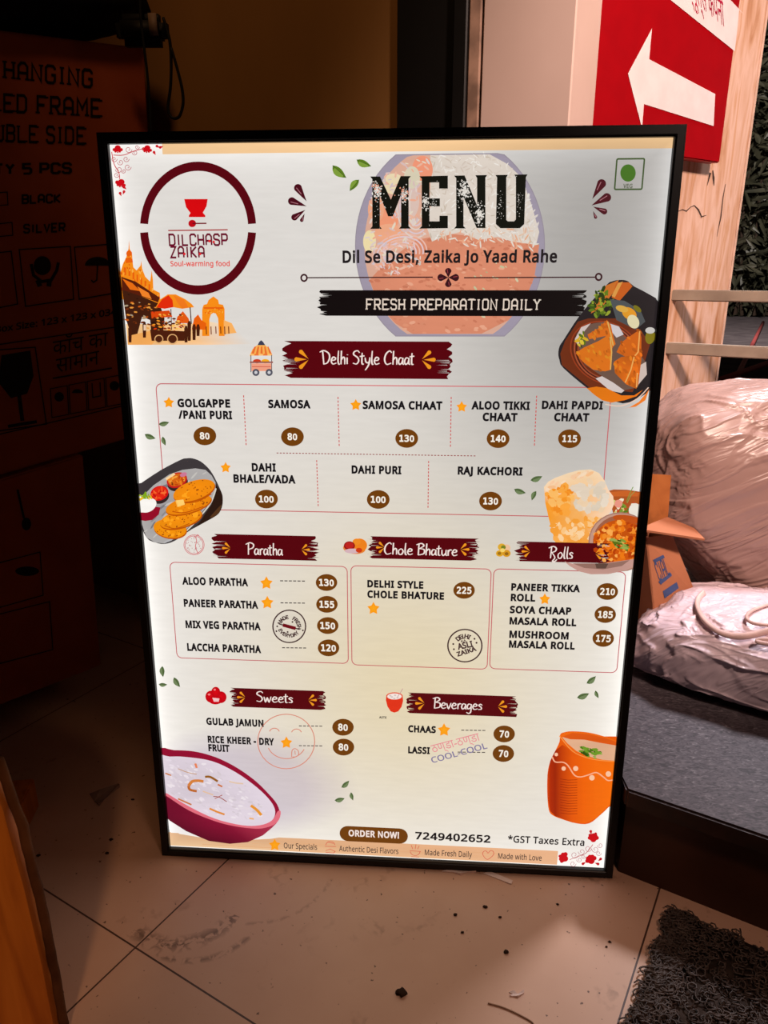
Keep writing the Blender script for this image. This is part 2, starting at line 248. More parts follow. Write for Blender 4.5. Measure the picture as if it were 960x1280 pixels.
DIGI = _load("""0	429	168,261 172,279 182,294 196,305 214,308 232,305 247,294 258,279 261,261 258,243 247,228 232,218 214,214 196,218 181,228 171,243|214,474 185,468 160,450 141,421 128,379 120,325 117,259 120,194 128,140 141,99 160,69 185,51 214,46 245,51 269,69 288,99 302,140 310,194 312,259 310,325 302,379 288,421 269,450 245,468|214,529 265,522 307,499 340,461 364,408 378,341 383,259 378,178 364,111 340,58 307,20 265,-3 214,-10 164,-3 122,20 89,58 65,111 51,178 46,259 51,341 65,408 89,461 122,499 164,522
1	429	94,59 203,59 203,456 86,430 86,494 203,520 273,520 273,59 381,59 381,0 94,0
2	429	130,59 369,59 369,0 53,0 53,59 167,180 234,255 255,281 270,304 281,323 290,350 293,377 290,404 282,427 268,445 248,459 225,467 197,470 176,469 154,465 131,459 107,450 83,438 57,424 57,495 81,505 104,514 128,521 151,525 173,528 196,529 244,525 284,511 319,489 345,459 360,423 365,382 364,360 358,338 350,315 337,292 321,268 299,242 243,179
3	429	270,278 302,267 328,251 349,230 364,205 373,176 376,143 370,99 354,62 327,31 291,8 247,-6 194,-10 170,-9 146,-7 121,-3 96,2 72,8 48,16 48,86 71,74 95,65 118,58 141,53 163,50 186,49 222,52 251,61 275,75 292,95 303,120 306,150 303,179 292,202 275,222 252,237 224,246 191,249 138,249 138,307 191,307 221,309 246,316 267,328 282,344 291,364 294,387 291,412 283,432 269,449 249,461 225,468 197,470 176,469 154,467 133,463 63,442 63,507 138,524 197,529 244,525 284,512 318,491 343,463 358,429 364,390 361,363 353,339 340,319 321,301 298,288
4	429	256,456 92,181 256,181|244,520 326,520 326,181 395,181 395,124 326,124 326,0 256,0 256,124 36,124 36,190
5	429	72,520 335,520 335,461 136,461 136,333 166,341 197,344 247,338 290,322 325,296 351,260 367,217 372,167 367,116 350,73 323,37 285,11 240,-5 187,-10 160,-9 135,-8 111,-5 89,0 69,5 50,12 50,84 71,73 93,64 114,58 136,53 158,50 180,49 216,52 246,63 270,80 288,103 298,132 302,167 298,201 287,230 269,253 244,271 214,281 178,284 150,283 123,278 97,270 72,259
6	429	345,508 345,444 322,455 298,463 273,468 247,470 206,464 172,448 146,420 126,381 115,332 111,272 124,293 139,311 157,325 178,335 201,342 225,344 272,339 310,323 342,298 365,262 378,219 383,167 378,115 364,71 341,36 308,10 269,-5 221,-10 166,-3 122,19 88,55 65,106 51,175 46,259 52,340 69,407 97,460 136,499 185,522 244,529 295,524|220,289 192,285 168,274 149,256 135,232 126,202 123,167 126,131 135,102 149,77 168,59 192,49 220,45 248,48 272,59 290,76 303,100 311,130 314,167 311,204 303,234 290,258 272,275 248,285
7	429	48,520 376,520 376,490 190,0 116,0 297,461 48,461
8	429	214,247 186,244 161,235 142,221 128,201 119,176 116,146 119,117 128,92 142,72 162,57 186,48 214,45 244,48 268,57 287,71 302,91 310,116 313,146 310,176 301,200 287,220 267,235 243,244|153,276 125,286 102,300 83,319 69,341 61,366 58,394 62,433 77,466 100,493 131,513 170,525 214,529 260,525 298,513 329,493 353,466 367,433 372,394 369,366 360,341 346,319 327,300 304,286 276,276 308,266 335,250 356,230 371,204 381,174 384,140 379,96 364,59 339,30 305,8 264,-6 214,-10 165,-6 124,7 90,29 65,59 51,96 46,139 49,174 58,204 73,230 94,250 121,266|128,388 130,362 138,341 150,324 167,312 189,305 214,302 241,305 262,312 279,324 292,341 299,362 302,388 299,414 292,436 279,453 262,465 241,472 214,475 189,472 167,465 150,452 138,435 130,414
9	429	208,231 235,234 259,245 278,263 292,287 301,317 304,352 301,388 292,418 278,442 259,460 235,471 208,474 179,471 156,461 137,443 124,420 116,389 114,352 116,315 124,285 137,261 155,244 179,234|82,11 82,76 105,64 129,56 154,51 180,49 221,55 255,71 282,99 301,138 312,188 316,248 303,226 288,208 270,194 249,184 227,178 202,175 156,181 117,196 85,222 63,257 49,301 44,353 49,405 63,448 87,483 119,509 158,524 206,529 261,522 305,500 339,464 362,412 376,344 381,259 375,179 358,112 330,59 291,21 242,-2 183,-10 132,-5""")
NAGARI = _load("""company	0	509,551 509,0 428,0 428,250 207,250 207,213 203,185 193,166 177,155 159,151 140,154 119,164 99,178 80,196 64,216 51,237 42,258 39,278 42,295 53,309 71,318 100,321 126,321 126,551 0,551 0,622 612,622 612,551|428,551 207,551 207,321 428,321|768,551 768,0 687,0 687,551 598,551 598,622 871,622 871,551|896,863 865,778 820,722 760,690 689,680 622,691 563,725 514,781 475,863 546,887 574,826 606,783 644,757 692,749 742,758 777,786 801,830 820,889|1215,222 1186,220 1157,215 1105,197 1062,228 1026,263 1002,304 994,352 997,378 1004,400 1016,418 1031,433 1056,448 1085,458 1121,463 1165,465 1258,465 1258,551 857,551 857,622 1449,622 1449,551 1339,551 1339,394 1155,394 1111,391 1089,381 1078,367 1074,347 1078,325 1088,307 1118,277 1166,290 1219,294 1287,285 1342,257 1379,212 1391,154 1379,93 1342,44 1281,11 1194,0 1101,11 1019,44 946,95 882,158 943,207 1001,148 1060,107 1123,82 1194,74 1281,94 1310,152 1304,183 1286,205 1256,218|1255,-44 1303,-39 1367,-45 1421,-65 1469,-94 1512,-133 1550,-178 1585,-227 1528,-268 1478,-199 1428,-151 1373,-122 1309,-113 1286,-115 1267,-118|2029,622 2029,551 1925,551 1925,0 1844,0 1844,179 1813,162 1777,147 1735,136 1687,132 1606,147 1541,193 1496,263 1472,353 1526,369 1564,390 1586,418 1594,457 1591,484 1582,509 1557,551 1434,551 1434,622|1563,301 1586,258 1613,228 1649,209 1693,203 1740,208 1780,224 1814,247 1844,274 1844,551 1645,551 1667,498 1674,445 1646,355|1951,-245 1897,-262 1869,-266 1841,-268 1774,-258 1723,-229 1692,-183 1681,-126 1692,-73 1727,-29 1781,1 1852,11 1922,4 1983,-17 2036,-49 2082,-91 2123,-138 2159,-189 2097,-228 2043,-155 1987,-101 1927,-68 1858,-57 1813,-62 1781,-77 1761,-99 1755,-128 1761,-160 1780,-181 1806,-192 1836,-196 1861,-195 1884,-191 1926,-175|2014,551 2014,622 2707,622 2707,551 2603,551 2603,0 2522,0 2522,355 2508,356 2484,353 2459,344 2434,327 2411,301 2389,262 2370,208 2293,232 2307,275 2325,313 2277,342 2251,350 2223,353 2188,347 2161,330 2145,304 2140,271 2145,234 2161,199 2188,163 2224,127 2323,40 2269,-12 2163,84 2120,129 2087,176 2066,224 2059,275 2065,323 2083,362 2111,390 2145,411 2182,422 2218,426 2260,422 2299,412 2334,394 2368,370 2433,412 2513,426 2522,426 2522,551|2513,-44 2561,-39 2625,-45 2679,-65 2727,-94 2770,-133 2808,-178 2843,-227 2786,-268 2736,-199 2685,-151 2631,-122 2567,-113 2544,-115 2525,-118|3279,551 3279,0 3198,0 3198,266 3140,254 3072,251 3029,253 2984,259 2940,267 2904,277 2859,253 2904,200 2955,146 3012,92 3072,42 3018,-12 2912,87 2825,181 2765,256 2747,284 2737,305 2732,340 2736,359 2747,376 2767,389 2796,393 2819,390 2839,382 2857,368 2873,350 2891,372 2901,399 2907,428 2909,458 2905,512 2893,551 2692,551 2692,622 3383,622 3383,551|3061,322 3132,326 3198,339 3198,551 2973,551 2985,511 2990,458 2988,419 2980,385 2969,356 2954,333 3007,325|4423,551 4098,551 4098,349 4151,387 4215,399 4274,389 4321,358 4352,307 4362,239 4358,192 4347,141 4327,90 4297,39 4225,80 4248,114 4266,154 4278,196 4282,237 4277,278 4263,307 4239,324 4208,330 4154,312 4098,258 4098,0 4017,0 4017,174 3990,155 3958,136 3918,123 3872,118 3826,123 3784,137 3746,161 3717,195 3698,238 3692,290 3706,362 3747,417 3810,452 3890,464 3942,461 3985,454 3979,381 3939,388 3895,391 3844,385 3805,365 3781,334 3773,292 3781,246 3804,214 3836,194 3874,188 3916,193 3953,209 3986,232 4017,260 4017,551 3646,551 3646,622 4423,622|4223,772 4227,794 4240,813 4257,826 4278,830 4299,826 4317,813 4329,794 4333,772 4329,750 4317,731 4299,718 4278,714 4257,718 4240,731 4227,750|4887,551 4887,0 4806,0 4806,191 4776,173 4743,159 4706,149 4662,146 4624,149 4589,160 4560,175 4536,194 4514,223 4499,258 4490,301 4487,358 4487,551 4408,551 4408,622 4991,622 4991,551|4806,551 4568,551 4568,369 4571,304 4581,266 4598,240 4628,223 4671,217 4710,222 4746,236 4779,257 4806,280|4976,622 5545,622 5545,551 5442,551 5442,0 5361,0 5361,298 5180,298 5180,244 5176,220 5166,202 5150,192 5129,188 5104,193 5078,209 5053,232 5032,260 5018,290 5013,318 5016,339 5026,355 5045,366 5074,369 5361,369 5361,551 4976,551|5346,615 5331,649 5320,682 5313,715 5311,748 5321,807 5353,855 5403,886 5470,896 5525,889 5570,868 5607,831 5639,779 5667,709 5694,622 5804,622 5804,551 5701,551 5701,0 5620,0 5620,551 5531,551 5531,622 5618,622 5589,712 5559,776 5523,813 5474,825 5439,819 5413,801 5397,771 5392,733 5394,701 5402,672 5426,615
glass	0	777,551 452,551 452,349 505,387 569,399 628,389 675,358 706,307 716,239 712,192 701,141 681,90 651,39 579,80 602,115 620,154 632,196 636,237 631,278 617,307 593,324 562,330 508,312 452,258 452,0 371,0 371,174 344,155 312,136 272,123 226,118 180,123 138,137 100,161 71,195 52,238 46,290 60,362 101,417 164,452 244,464 296,461 339,454 333,381 293,388 249,391 198,385 159,365 135,334 127,292 135,246 158,214 190,194 228,188 270,193 307,209 340,232 371,260 371,551 0,551 0,622 777,622|932,551 932,0 851,0 851,551 762,551 762,622 1035,622 1035,551|833,847 837,866 848,882 863,892 882,896 901,893 918,882 928,866 932,847 928,828 918,812 901,801 882,797 863,801 848,812 837,828|1090,863 1059,778 1013,722 954,690 883,680 816,691 757,725 708,781 669,863 738,887 766,826 798,782 837,756 886,747 937,756 972,785 997,829 1016,889|1670,551 1566,551 1566,0 1486,0 1486,165 1457,149 1424,133 1385,122 1338,118 1268,129 1212,161 1174,211 1162,275 1165,303 1174,330 1189,353 1206,371 1059,369 1059,441 1352,441 1388,441 1410,440 1403,370 1371,370 1319,364 1278,346 1251,315 1242,274 1249,236 1271,210 1302,193 1338,188 1384,193 1424,210 1457,233 1486,260 1486,551 1021,551 1021,622 1670,622|2710,551 2385,551 2385,349 2438,387 2502,399 2561,389 2608,358 2639,307 2649,239 2645,192 2634,141 2614,90 2584,39 2512,80 2535,115 2553,154 2565,196 2569,237 2564,278 2549,307 2526,324 2495,330 2441,312 2385,258 2385,0 2304,0 2304,174 2277,155 2244,136 2205,123 2159,118 2113,123 2070,137 2033,161 2004,195 1985,238 1979,290 1993,362 2034,417 2097,452 2177,464 2228,461 2272,454 2266,381 2226,388 2182,391 2130,384 2092,365 2068,334 2060,292 2068,246 2090,214 2123,194 2161,188 2203,193 2240,209 2273,232 2304,260 2304,551 1933,551 1933,622 2710,622|2865,551 2865,0 2784,0 2784,551 2695,551 2695,622 2968,622 2968,551
goods	0	587,551 587,0 506,0 506,266 448,254 380,251 337,253 292,259 248,267 212,277 167,253 212,200 264,146 320,93 380,42 326,-12 221,87 133,181 73,256 55,284 46,305 40,340 44,359 55,376 75,389 104,393 127,390 148,382 165,368 181,350 199,372 210,399 215,428 217,458 213,512 201,551 0,551 0,622 691,622 691,551|369,322 440,326 506,339 506,551 281,551 293,511 298,458 296,419 289,385 277,356 262,333 315,325|846,551 846,0 765,0 765,551 676,551 676,622 949,622 949,551|1444,551 1444,0 1363,0 1363,250 1142,250 1142,213 1138,185 1128,166 1112,155 1094,151 1075,154 1054,164 1034,178 1015,196 999,216 986,237 977,258 974,278 977,295 988,309 1006,318 1035,321 1061,321 1061,551 935,551 935,622 1547,622 1547,551|1363,551 1142,551 1142,321 1363,321|1703,551 1703,0 1622,0 1622,551 1533,551 1533,622 1806,622 1806,551|1792,622 2361,622 2361,551 2258,551 2258,0 2177,0 2177,298 1996,298 1996,244 1993,219 1982,202 1966,192 1945,188 1920,193 1894,209 1869,232 1848,260 1834,290 1829,318 1832,339 1843,355 1861,366 1890,369 2177,369 2177,551 1792,551
cool	0	600,551 371,551 371,414 442,377 495,328 528,267 539,198 531,135 506,85 468,47 418,21 360,5 297,0 195,14 115,57 63,125 46,216 55,278 80,329 119,368 170,397 227,414 287,420 290,551 0,551 0,622 600,622|293,72 358,80 411,103 446,142 458,200 451,246 429,287 393,321 343,349 308,349 241,342 187,321 162,301 143,277 130,246 126,210 138,149 174,106 227,81|1219,551 1219,0 1138,0 1138,551 1005,551 1005,321 1003,282 997,250 986,222 970,198 946,176 916,160 880,149 836,146 755,161 699,205 684,231 673,263 666,303 664,352 664,551 585,551 585,622 1322,622 1322,551|834,217 878,225 906,249 915,267 921,288 924,353 924,551 745,551 745,353 749,291 754,269 763,251 775,237 791,226 810,219|1129,-44 1177,-39 1241,-45 1296,-65 1343,-94 1386,-133 1424,-178 1459,-227 1402,-268 1352,-199 1302,-151 1247,-122 1183,-113 1161,-115 1141,-118|1666,222 1637,220 1608,215 1556,197 1513,228 1477,263 1453,304 1445,352 1447,378 1455,400 1467,418 1482,433 1507,448 1536,458 1572,463 1616,465 1709,465 1709,551 1308,551 1308,622 1900,622 1900,551 1790,551 1790,394 1606,394 1562,391 1540,381 1529,367 1525,347 1529,325 1539,307 1569,277 1617,290 1670,294 1738,285 1793,257 1830,212 1842,154 1830,93 1793,44 1732,11 1645,0 1552,11 1470,44 1397,95 1333,158 1394,207 1452,148 1511,107 1574,82 1645,74 1732,94 1761,152 1755,183 1737,205 1707,218|2055,551 2055,0 1974,0 1974,551 1885,551 1885,622 2158,622 2158,551|2427,267 2184,267 2184,174 2427,174|3067,551 2838,551 2838,414 2909,377 2962,328 2995,267 3006,198 2998,135 2973,85 2934,47 2885,21 2827,5 2764,0 2662,14 2582,57 2530,125 2513,216 2522,278 2547,329 2586,368 2637,397 2694,414 2754,420 2757,551 2467,551 2467,622 3067,622|2760,72 2825,80 2878,103 2913,142 2925,200 2918,246 2896,287 2860,321 2810,349 2775,349 2708,342 2654,321 2629,301 2609,277 2597,246 2593,210 2605,149 2641,106 2694,81|3686,551 3686,0 3605,0 3605,551 3472,551 3472,321 3470,282 3464,250 3453,222 3437,198 3413,176 3383,160 3347,149 3303,146 3222,161 3166,205 3151,231 3140,263 3133,303 3131,352 3131,551 3052,551 3052,622 3789,622 3789,551|3301,217 3345,225 3373,249 3382,267 3388,288 3391,353 3391,551 3212,551 3212,353 3216,291 3221,269 3230,251 3242,237 3258,226 3277,219|3596,-44 3644,-39 3708,-45 3763,-65 3810,-94 3853,-133 3891,-178 3926,-227 3869,-268 3819,-199 3769,-151 3714,-122 3650,-113 3628,-115 3608,-118|4133,222 4104,220 4075,215 4023,197 3980,227 3944,263 3920,304 3912,352 3915,378 3922,400 3934,418 3949,433 3974,448 4003,458 4039,463 4083,465 4176,465 4176,551 3775,551 3775,622 4367,622 4367,551 4257,551 4257,394 4073,394 4029,391 4007,381 3996,367 3992,347 3996,325 4006,307 4036,277 4084,290 4137,294 4205,285 4260,257 4297,212 4309,154 4297,93 4260,44 4199,11 4112,0 4019,11 3937,44 3864,95 3800,158 3861,207 3919,148 3978,107 4041,82 4112,74 4199,94 4228,152 4222,183 4204,205 4174,218|4522,551 4522,0 4441,0 4441,551 4352,551 4352,622 4625,622 4625,551""")
DIGI['0'] = SANS['0']
def offset(c, d):
    n = len(c); out = []
    for i in range(n):
        x0, y0 = c[i - 1]; x1, y1 = c[i]; x2, y2 = c[(i + 1) % n]
        ax, ay = x1 - x0, y1 - y0; bx, by = x2 - x1, y2 - y1
        la = math.hypot(ax, ay) or 1; lb = math.hypot(bx, by) or 1
        nx, ny = -ay / la - by / lb, ax / la + bx / lb
        l2 = nx * nx + ny * ny
        k = 2 / l2 if l2 > 0.9 else 2 / 0.9
        out.append((x1 + nx * d * k, y1 + ny * d * k))
    return out
_gc = {}
def glyph(font, ch, wt, alt=False):
    key = (id(font), ch, wt)
    if key in _gc: return _gc[key]
    ad, cs = font[ch]
    cs = [offset(c, wt) for c in cs] if wt else cs
    flat = [p for c in cs for p in c]
    tris = []
    if cs:
        loops, k = [], 0
        for c in cs: loops.append(list(range(k, k + len(c)))); k += len(c)
        vs, _, fs, _, _, _ = delaunay_2d_cdt([Vector(p) for p in flat], [], loops, 1, 1e-6)
        flat = [tuple(v) for v in vs]
        for f in fs:
            x = sum(flat[i][0] for i in f) / 3; y = sum(flat[i][1] for i in f) / 3
            wn = 0
            for c in cs:
                for (x0, y0), (x1, y1) in zip(c, c[1:] + c[:1]):
                    if (y0 > y) != (y1 > y) and x < (x1 - x0) * (y - y0) / (y1 - y0) + x0: wn += 1 if y1 > y0 else -1
            if wn: tris.append(tuple(f))
    _gc[key] = (ad, flat, tris)
    return _gc[key]
def layout(s, font=SANS, wt=0.0, track=0.0):
    """-> triangles [(x,y)*3], width ; unit: cap height 0.482"""
    x = 0; T = []
    for ch in s:
        if ch == ' ': x += 0.18 + track; continue
        ad, fl, tr = glyph(font, ch, wt)
        for t in tr: T.append([(fl[i][0] + x, fl[i][1]) for i in t])
        x += ad + track
    return T
# octagonal stroke capitals on a 4 x 6 grid (sign lettering)
OCT = {
 'A': [[(0, 0), (0, 4.8), (1.2, 6), (2.8, 6), (4, 4.8), (4, 0)], [(0, 2.4), (4, 2.4)]],
 'B': [[(0, 0), (0, 6), (3.2, 6), (4, 5.2), (4, 3.8), (3.2, 3.1), (4, 2.4), (4, .8), (3.2, 0), (0, 0)], [(0, 3.1), (3.2, 3.1)]],
 'C': [[(4, 4.4), (4, 5.2), (3.2, 6), (.8, 6), (0, 5.2), (0, .8), (.8, 0), (3.2, 0), (4, .8), (4, 1.6)]],
 'D': [[(0, 0), (0, 6), (3, 6), (4, 5), (4, 1), (3, 0), (0, 0)]],
 'E': [[(4, 6), (0, 6), (0, 0), (4, 0)], [(0, 3), (3.2, 3)]],
 'F': [[(4, 6), (0, 6), (0, 0)], [(0, 3), (3.2, 3)]],
 'G': [[(4, 4.6), (4, 5.2), (3.2, 6), (.8, 6), (0, 5.2), (0, .8), (.8, 0), (3.2, 0), (4, .8), (4, 2.8), (2.4, 2.8)]],
 'H': [[(0, 0), (0, 6)], [(4, 0), (4, 6)], [(0, 3), (4, 3)]],
 'I': [[(1, 0), (1, 6)]],
 'K': [[(0, 0), (0, 6)], [(4, 6), (.4, 3), (4, 0)]],
 'L': [[(0, 6), (0, 0), (4, 0)]],
 'M': [[(0, 0), (0, 6), (2.2, 2.4), (4.4, 6), (4.4, 0)]],
 'N': [[(0, 0), (0, 6), (4, 0), (4, 6)]],
 'O': [[(.8, 0), (0, .8), (0, 5.2), (.8, 6), (3.2, 6), (4, 5.2), (4, .8), (3.2, 0), (.8, 0)]],
 'P': [[(0, 0), (0, 6), (3.2, 6), (4, 5.2), (4, 3.4), (3.2, 2.6), (0, 2.6)]],
 'Q': [[(.8, 0), (0, .8), (0, 5.2), (.8, 6), (3.2, 6), (4, 5.2), (4, .8), (3.2, 0), (.8, 0)], [(2.4, 1.6), (4, -.4)]],
 'R': [[(0, 0), (0, 6), (3.2, 6), (4, 5.2), (4, 3.6), (3.2, 2.8), (0, 2.8)], [(2, 2.8), (4, 0)]],
 'S': [[(4, 4.6), (4, 5.2), (3.2, 6), (.8, 6), (0, 5.2), (0, 3.9), (.8, 3.2), (3.2, 2.9), (4, 2.2), (4, .8), (3.2, 0), (.8, 0), (0, .8), (0, 1.4)]],
 'T': [[(0, 6), (4, 6)], [(2, 0), (2, 6)]],
 'U': [[(0, 6), (0, .8), (.8, 0), (3.2, 0), (4, .8), (4, 6)]],
 'V': [[(0, 6), (2, 0), (4, 6)]],
 'W': [[(0, 6), (1.1, 0), (2.4, 4), (3.7, 0), (4.8, 6)]],
 'Y': [[(0, 6), (2, 3.2), (4, 6)], [(2, 3.2), (2, 0)]],
 'Z': [[(0, 6), (4, 6), (0, 0), (4, 0)]],
 '5': [[(4, 6), (0, 6), (0, 3.4), (3.2, 3.4), (4, 2.6), (4, .8), (3.2, 0), (0, 0)]],
}
SCRIPT = {
 'D': (.58, [[(.08, .95), (.14, .0)], [(-.10, .88), (.15, 1.0), (.45, .8), (.5, .45), (.35, .1), (.1, .0)]]),
 'e': (.38, [[(.02, .28), (.24, .32), (.28, .46), (.14, .52), (.02, .25), (.12, .02), (.34, .1)]]),
 'l': (.20, [[(.1, 1.0), (.06, .3), (.1, .02), (.17, .03)]]),
 'h': (.36, [[(.08, 1.0), (.04, 0)], [(.05, .3), (.18, .52), (.27, .42), (.27, .0)]]),
 'i': (.17, [[(.06, .5), (.06, .02)], [(.08, .68), (.09, .72)]]),
 'S': (.48, [[(.42, .85), (.3, 1.0), (.1, .92), (.06, .72), (.3, .5), (.36, .25), (.22, .03), (0, .1)]]),
 't': (.26, [[(.1, .85), (.08, .1), (.2, .03)], [(-.05, .58), (.24, .63)]]),
 'y': (.36, [[(.02, .5), (.06, .2), (.2, .12), (.28, .25)], [(.31, .52), (.24, .0), (.02, -.42)]]),
 'C': (.50, [[(.46, .86), (.34, 1.0), (.12, .78), (.03, .35), (.16, .02), (.44, .12)]]),
 'a': (.37, [[(.28, .45), (.12, .5), (.02, .25), (.08, .03), (.22, .14), (.29, .47)], [(.29, .5), (.28, .1), (.36, .02)]]),
 'P': (.48, [[(.1, .95), (.06, .0)], [(-.1, .85), (.2, 1.0), (.45, .85), (.38, .58), (.1, .45)]]),
 'r': (.28, [[(.05, .5), (.05, .0)], [(.05, .3), (.15, .5), (.28, .47)]]),
 'o': (.38, [[(.18, .5), (.04, .34), (.06, .06), (.22, .03), (.32, .28), (.24, .48), (.14, .5)]]),
 'B': (.50, [[(.1, .95), (.06, .0)], [(-.06, .88), (.25, 1.0), (.4, .8), (.12, .55)], [(.12, .55), (.42, .48), (.4, .13), (.04, .0)]]),
 'u': (.37, [[(.03, .5), (.04, .12), (.14, .02), (.28, .25)], [(.29, .5), (.28, .08), (.36, .02)]]),
 'R': (.54, [[(.1, .95), (.06, .0)], [(-.1, .85), (.2, 1.0), (.42, .84), (.36, .6), (.1, .48)], [(.14, .48), (.36, .08), (.22, -.22), (.36, -.26), (.52, -.06)]]),
 's': (.32, [[(.27, .42), (.16, .52), (.04, .4), (.2, .24), (.2, .06), (.0, .04)]]),
 'w': (.50, [[(0, .5), (.08, .02), (.2, .4), (.3, .02), (.44, .54)]]),
 'v': (.33, [[(0, .5), (.13, .02), (.29, .54)]]),
 'g': (.38, [[(.28, .45), (.12, .5), (.02, .25), (.1, .05), (.27, .22), (.29, .48)], [(.3, .5), (.27, -.2), (.13, -.36), (-.02, -.26)]]),
}

# ------------------------------------------------------------------ the menu sheet: measured positions -> sheet coordinates
SW, SH, FB = 0.610, 0.918, 0.0115
HI = [[0.001007824626, -8.790854178e-05, 0.305333826], [1.147550451e-05, 0.0008963644081, 0.4153673614], [7.590701918e-05, -0.0002939012458, 1.0]]
def S(px, py):
    x, y = px - 480, py - 640
    d = HI[2][0] * x + HI[2][1] * y + HI[2][2]
    u = (HI[0][0] * x + HI[0][1] * y + HI[0][2]) / d; v = (HI[1][0] * x + HI[1][1] * y + HI[1][2]) / d
    return (min(max(u, -.006), SW + .006), min(max(SH - v, -.006), SH + .006))
def sstep(a, b, x):
    t = min(max((x - a) / (b - a), 0), 1); return t * t * (3 - 2 * t)
# glow painted into the emission: edge lamp strips, warm low middle, dim upper right
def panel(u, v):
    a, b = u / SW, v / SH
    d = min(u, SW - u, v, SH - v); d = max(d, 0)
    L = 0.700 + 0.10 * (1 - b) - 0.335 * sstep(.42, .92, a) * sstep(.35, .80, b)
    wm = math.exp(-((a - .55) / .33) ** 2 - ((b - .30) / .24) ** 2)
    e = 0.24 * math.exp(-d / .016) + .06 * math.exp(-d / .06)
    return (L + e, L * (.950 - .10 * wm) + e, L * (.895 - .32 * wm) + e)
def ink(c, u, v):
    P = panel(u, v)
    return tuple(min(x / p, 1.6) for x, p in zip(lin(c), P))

def backlit_material():
    m, nt, b = mat('backlit vinyl print')
    L = nt.links.new
    tc = N(nt, 'ShaderNodeTexCoord'); sp = N(nt, 'ShaderNodeSeparateXYZ'); L(tc.outputs['Object'], sp.inputs[0])
    def M(op, *a):
        n = N(nt, 'ShaderNodeMath', operation=op)
        for i, x in enumerate(a):
            if isinstance(x, (int, float)): n.inputs[i].default_value = x
            else: L(x, n.inputs[i])
        return n.outputs[0]
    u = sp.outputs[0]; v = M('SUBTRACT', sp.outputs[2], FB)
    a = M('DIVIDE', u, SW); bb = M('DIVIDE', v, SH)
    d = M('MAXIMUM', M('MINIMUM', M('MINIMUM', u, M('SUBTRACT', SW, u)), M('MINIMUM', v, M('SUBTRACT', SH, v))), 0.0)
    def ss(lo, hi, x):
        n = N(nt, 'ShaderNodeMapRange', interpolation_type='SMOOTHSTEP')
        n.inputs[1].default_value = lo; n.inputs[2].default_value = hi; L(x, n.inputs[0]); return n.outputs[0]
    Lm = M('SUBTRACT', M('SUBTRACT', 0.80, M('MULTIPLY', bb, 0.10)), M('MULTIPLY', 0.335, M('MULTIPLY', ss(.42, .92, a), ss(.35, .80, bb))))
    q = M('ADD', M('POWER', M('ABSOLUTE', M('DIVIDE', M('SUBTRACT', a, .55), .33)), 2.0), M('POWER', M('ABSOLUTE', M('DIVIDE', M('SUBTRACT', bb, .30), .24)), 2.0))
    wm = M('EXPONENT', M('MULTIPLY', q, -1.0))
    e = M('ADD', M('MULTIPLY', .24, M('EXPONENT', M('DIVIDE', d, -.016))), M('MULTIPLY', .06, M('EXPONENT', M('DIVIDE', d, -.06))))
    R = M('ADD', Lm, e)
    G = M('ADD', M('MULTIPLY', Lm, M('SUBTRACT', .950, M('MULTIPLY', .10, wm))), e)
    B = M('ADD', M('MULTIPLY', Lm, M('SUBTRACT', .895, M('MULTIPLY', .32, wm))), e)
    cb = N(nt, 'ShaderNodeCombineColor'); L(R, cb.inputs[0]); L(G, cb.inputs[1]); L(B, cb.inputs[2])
    # fine horizontal fibre and soft creases of the film
    mp = N(nt, 'ShaderNodeMapping'); mp.inputs['Scale'].default_value = (26, 1, 170); L(tc.outputs['Object'], mp.inputs[0])
    nz = N(nt, 'ShaderNodeTexNoise'); nz.inputs['Scale'].default_value = 1.0; nz.inputs['Detail'].default_value = 5; L(mp.outputs[0], nz.inputs['Vector'])
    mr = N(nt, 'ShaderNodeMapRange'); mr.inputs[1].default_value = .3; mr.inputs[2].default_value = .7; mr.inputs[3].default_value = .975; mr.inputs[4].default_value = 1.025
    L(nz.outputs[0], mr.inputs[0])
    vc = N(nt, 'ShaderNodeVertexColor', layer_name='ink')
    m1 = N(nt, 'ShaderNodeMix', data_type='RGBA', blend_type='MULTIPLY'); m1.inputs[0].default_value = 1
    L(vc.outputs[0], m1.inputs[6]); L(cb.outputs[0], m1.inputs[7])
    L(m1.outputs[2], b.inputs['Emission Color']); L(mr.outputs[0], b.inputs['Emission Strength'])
    b.inputs['Base Color'].default_value = (.02, .02, .02, 1); b.inputs['Roughness'].default_value = .35
    b.inputs['Specular IOR Level'].default_value = .15
    return m

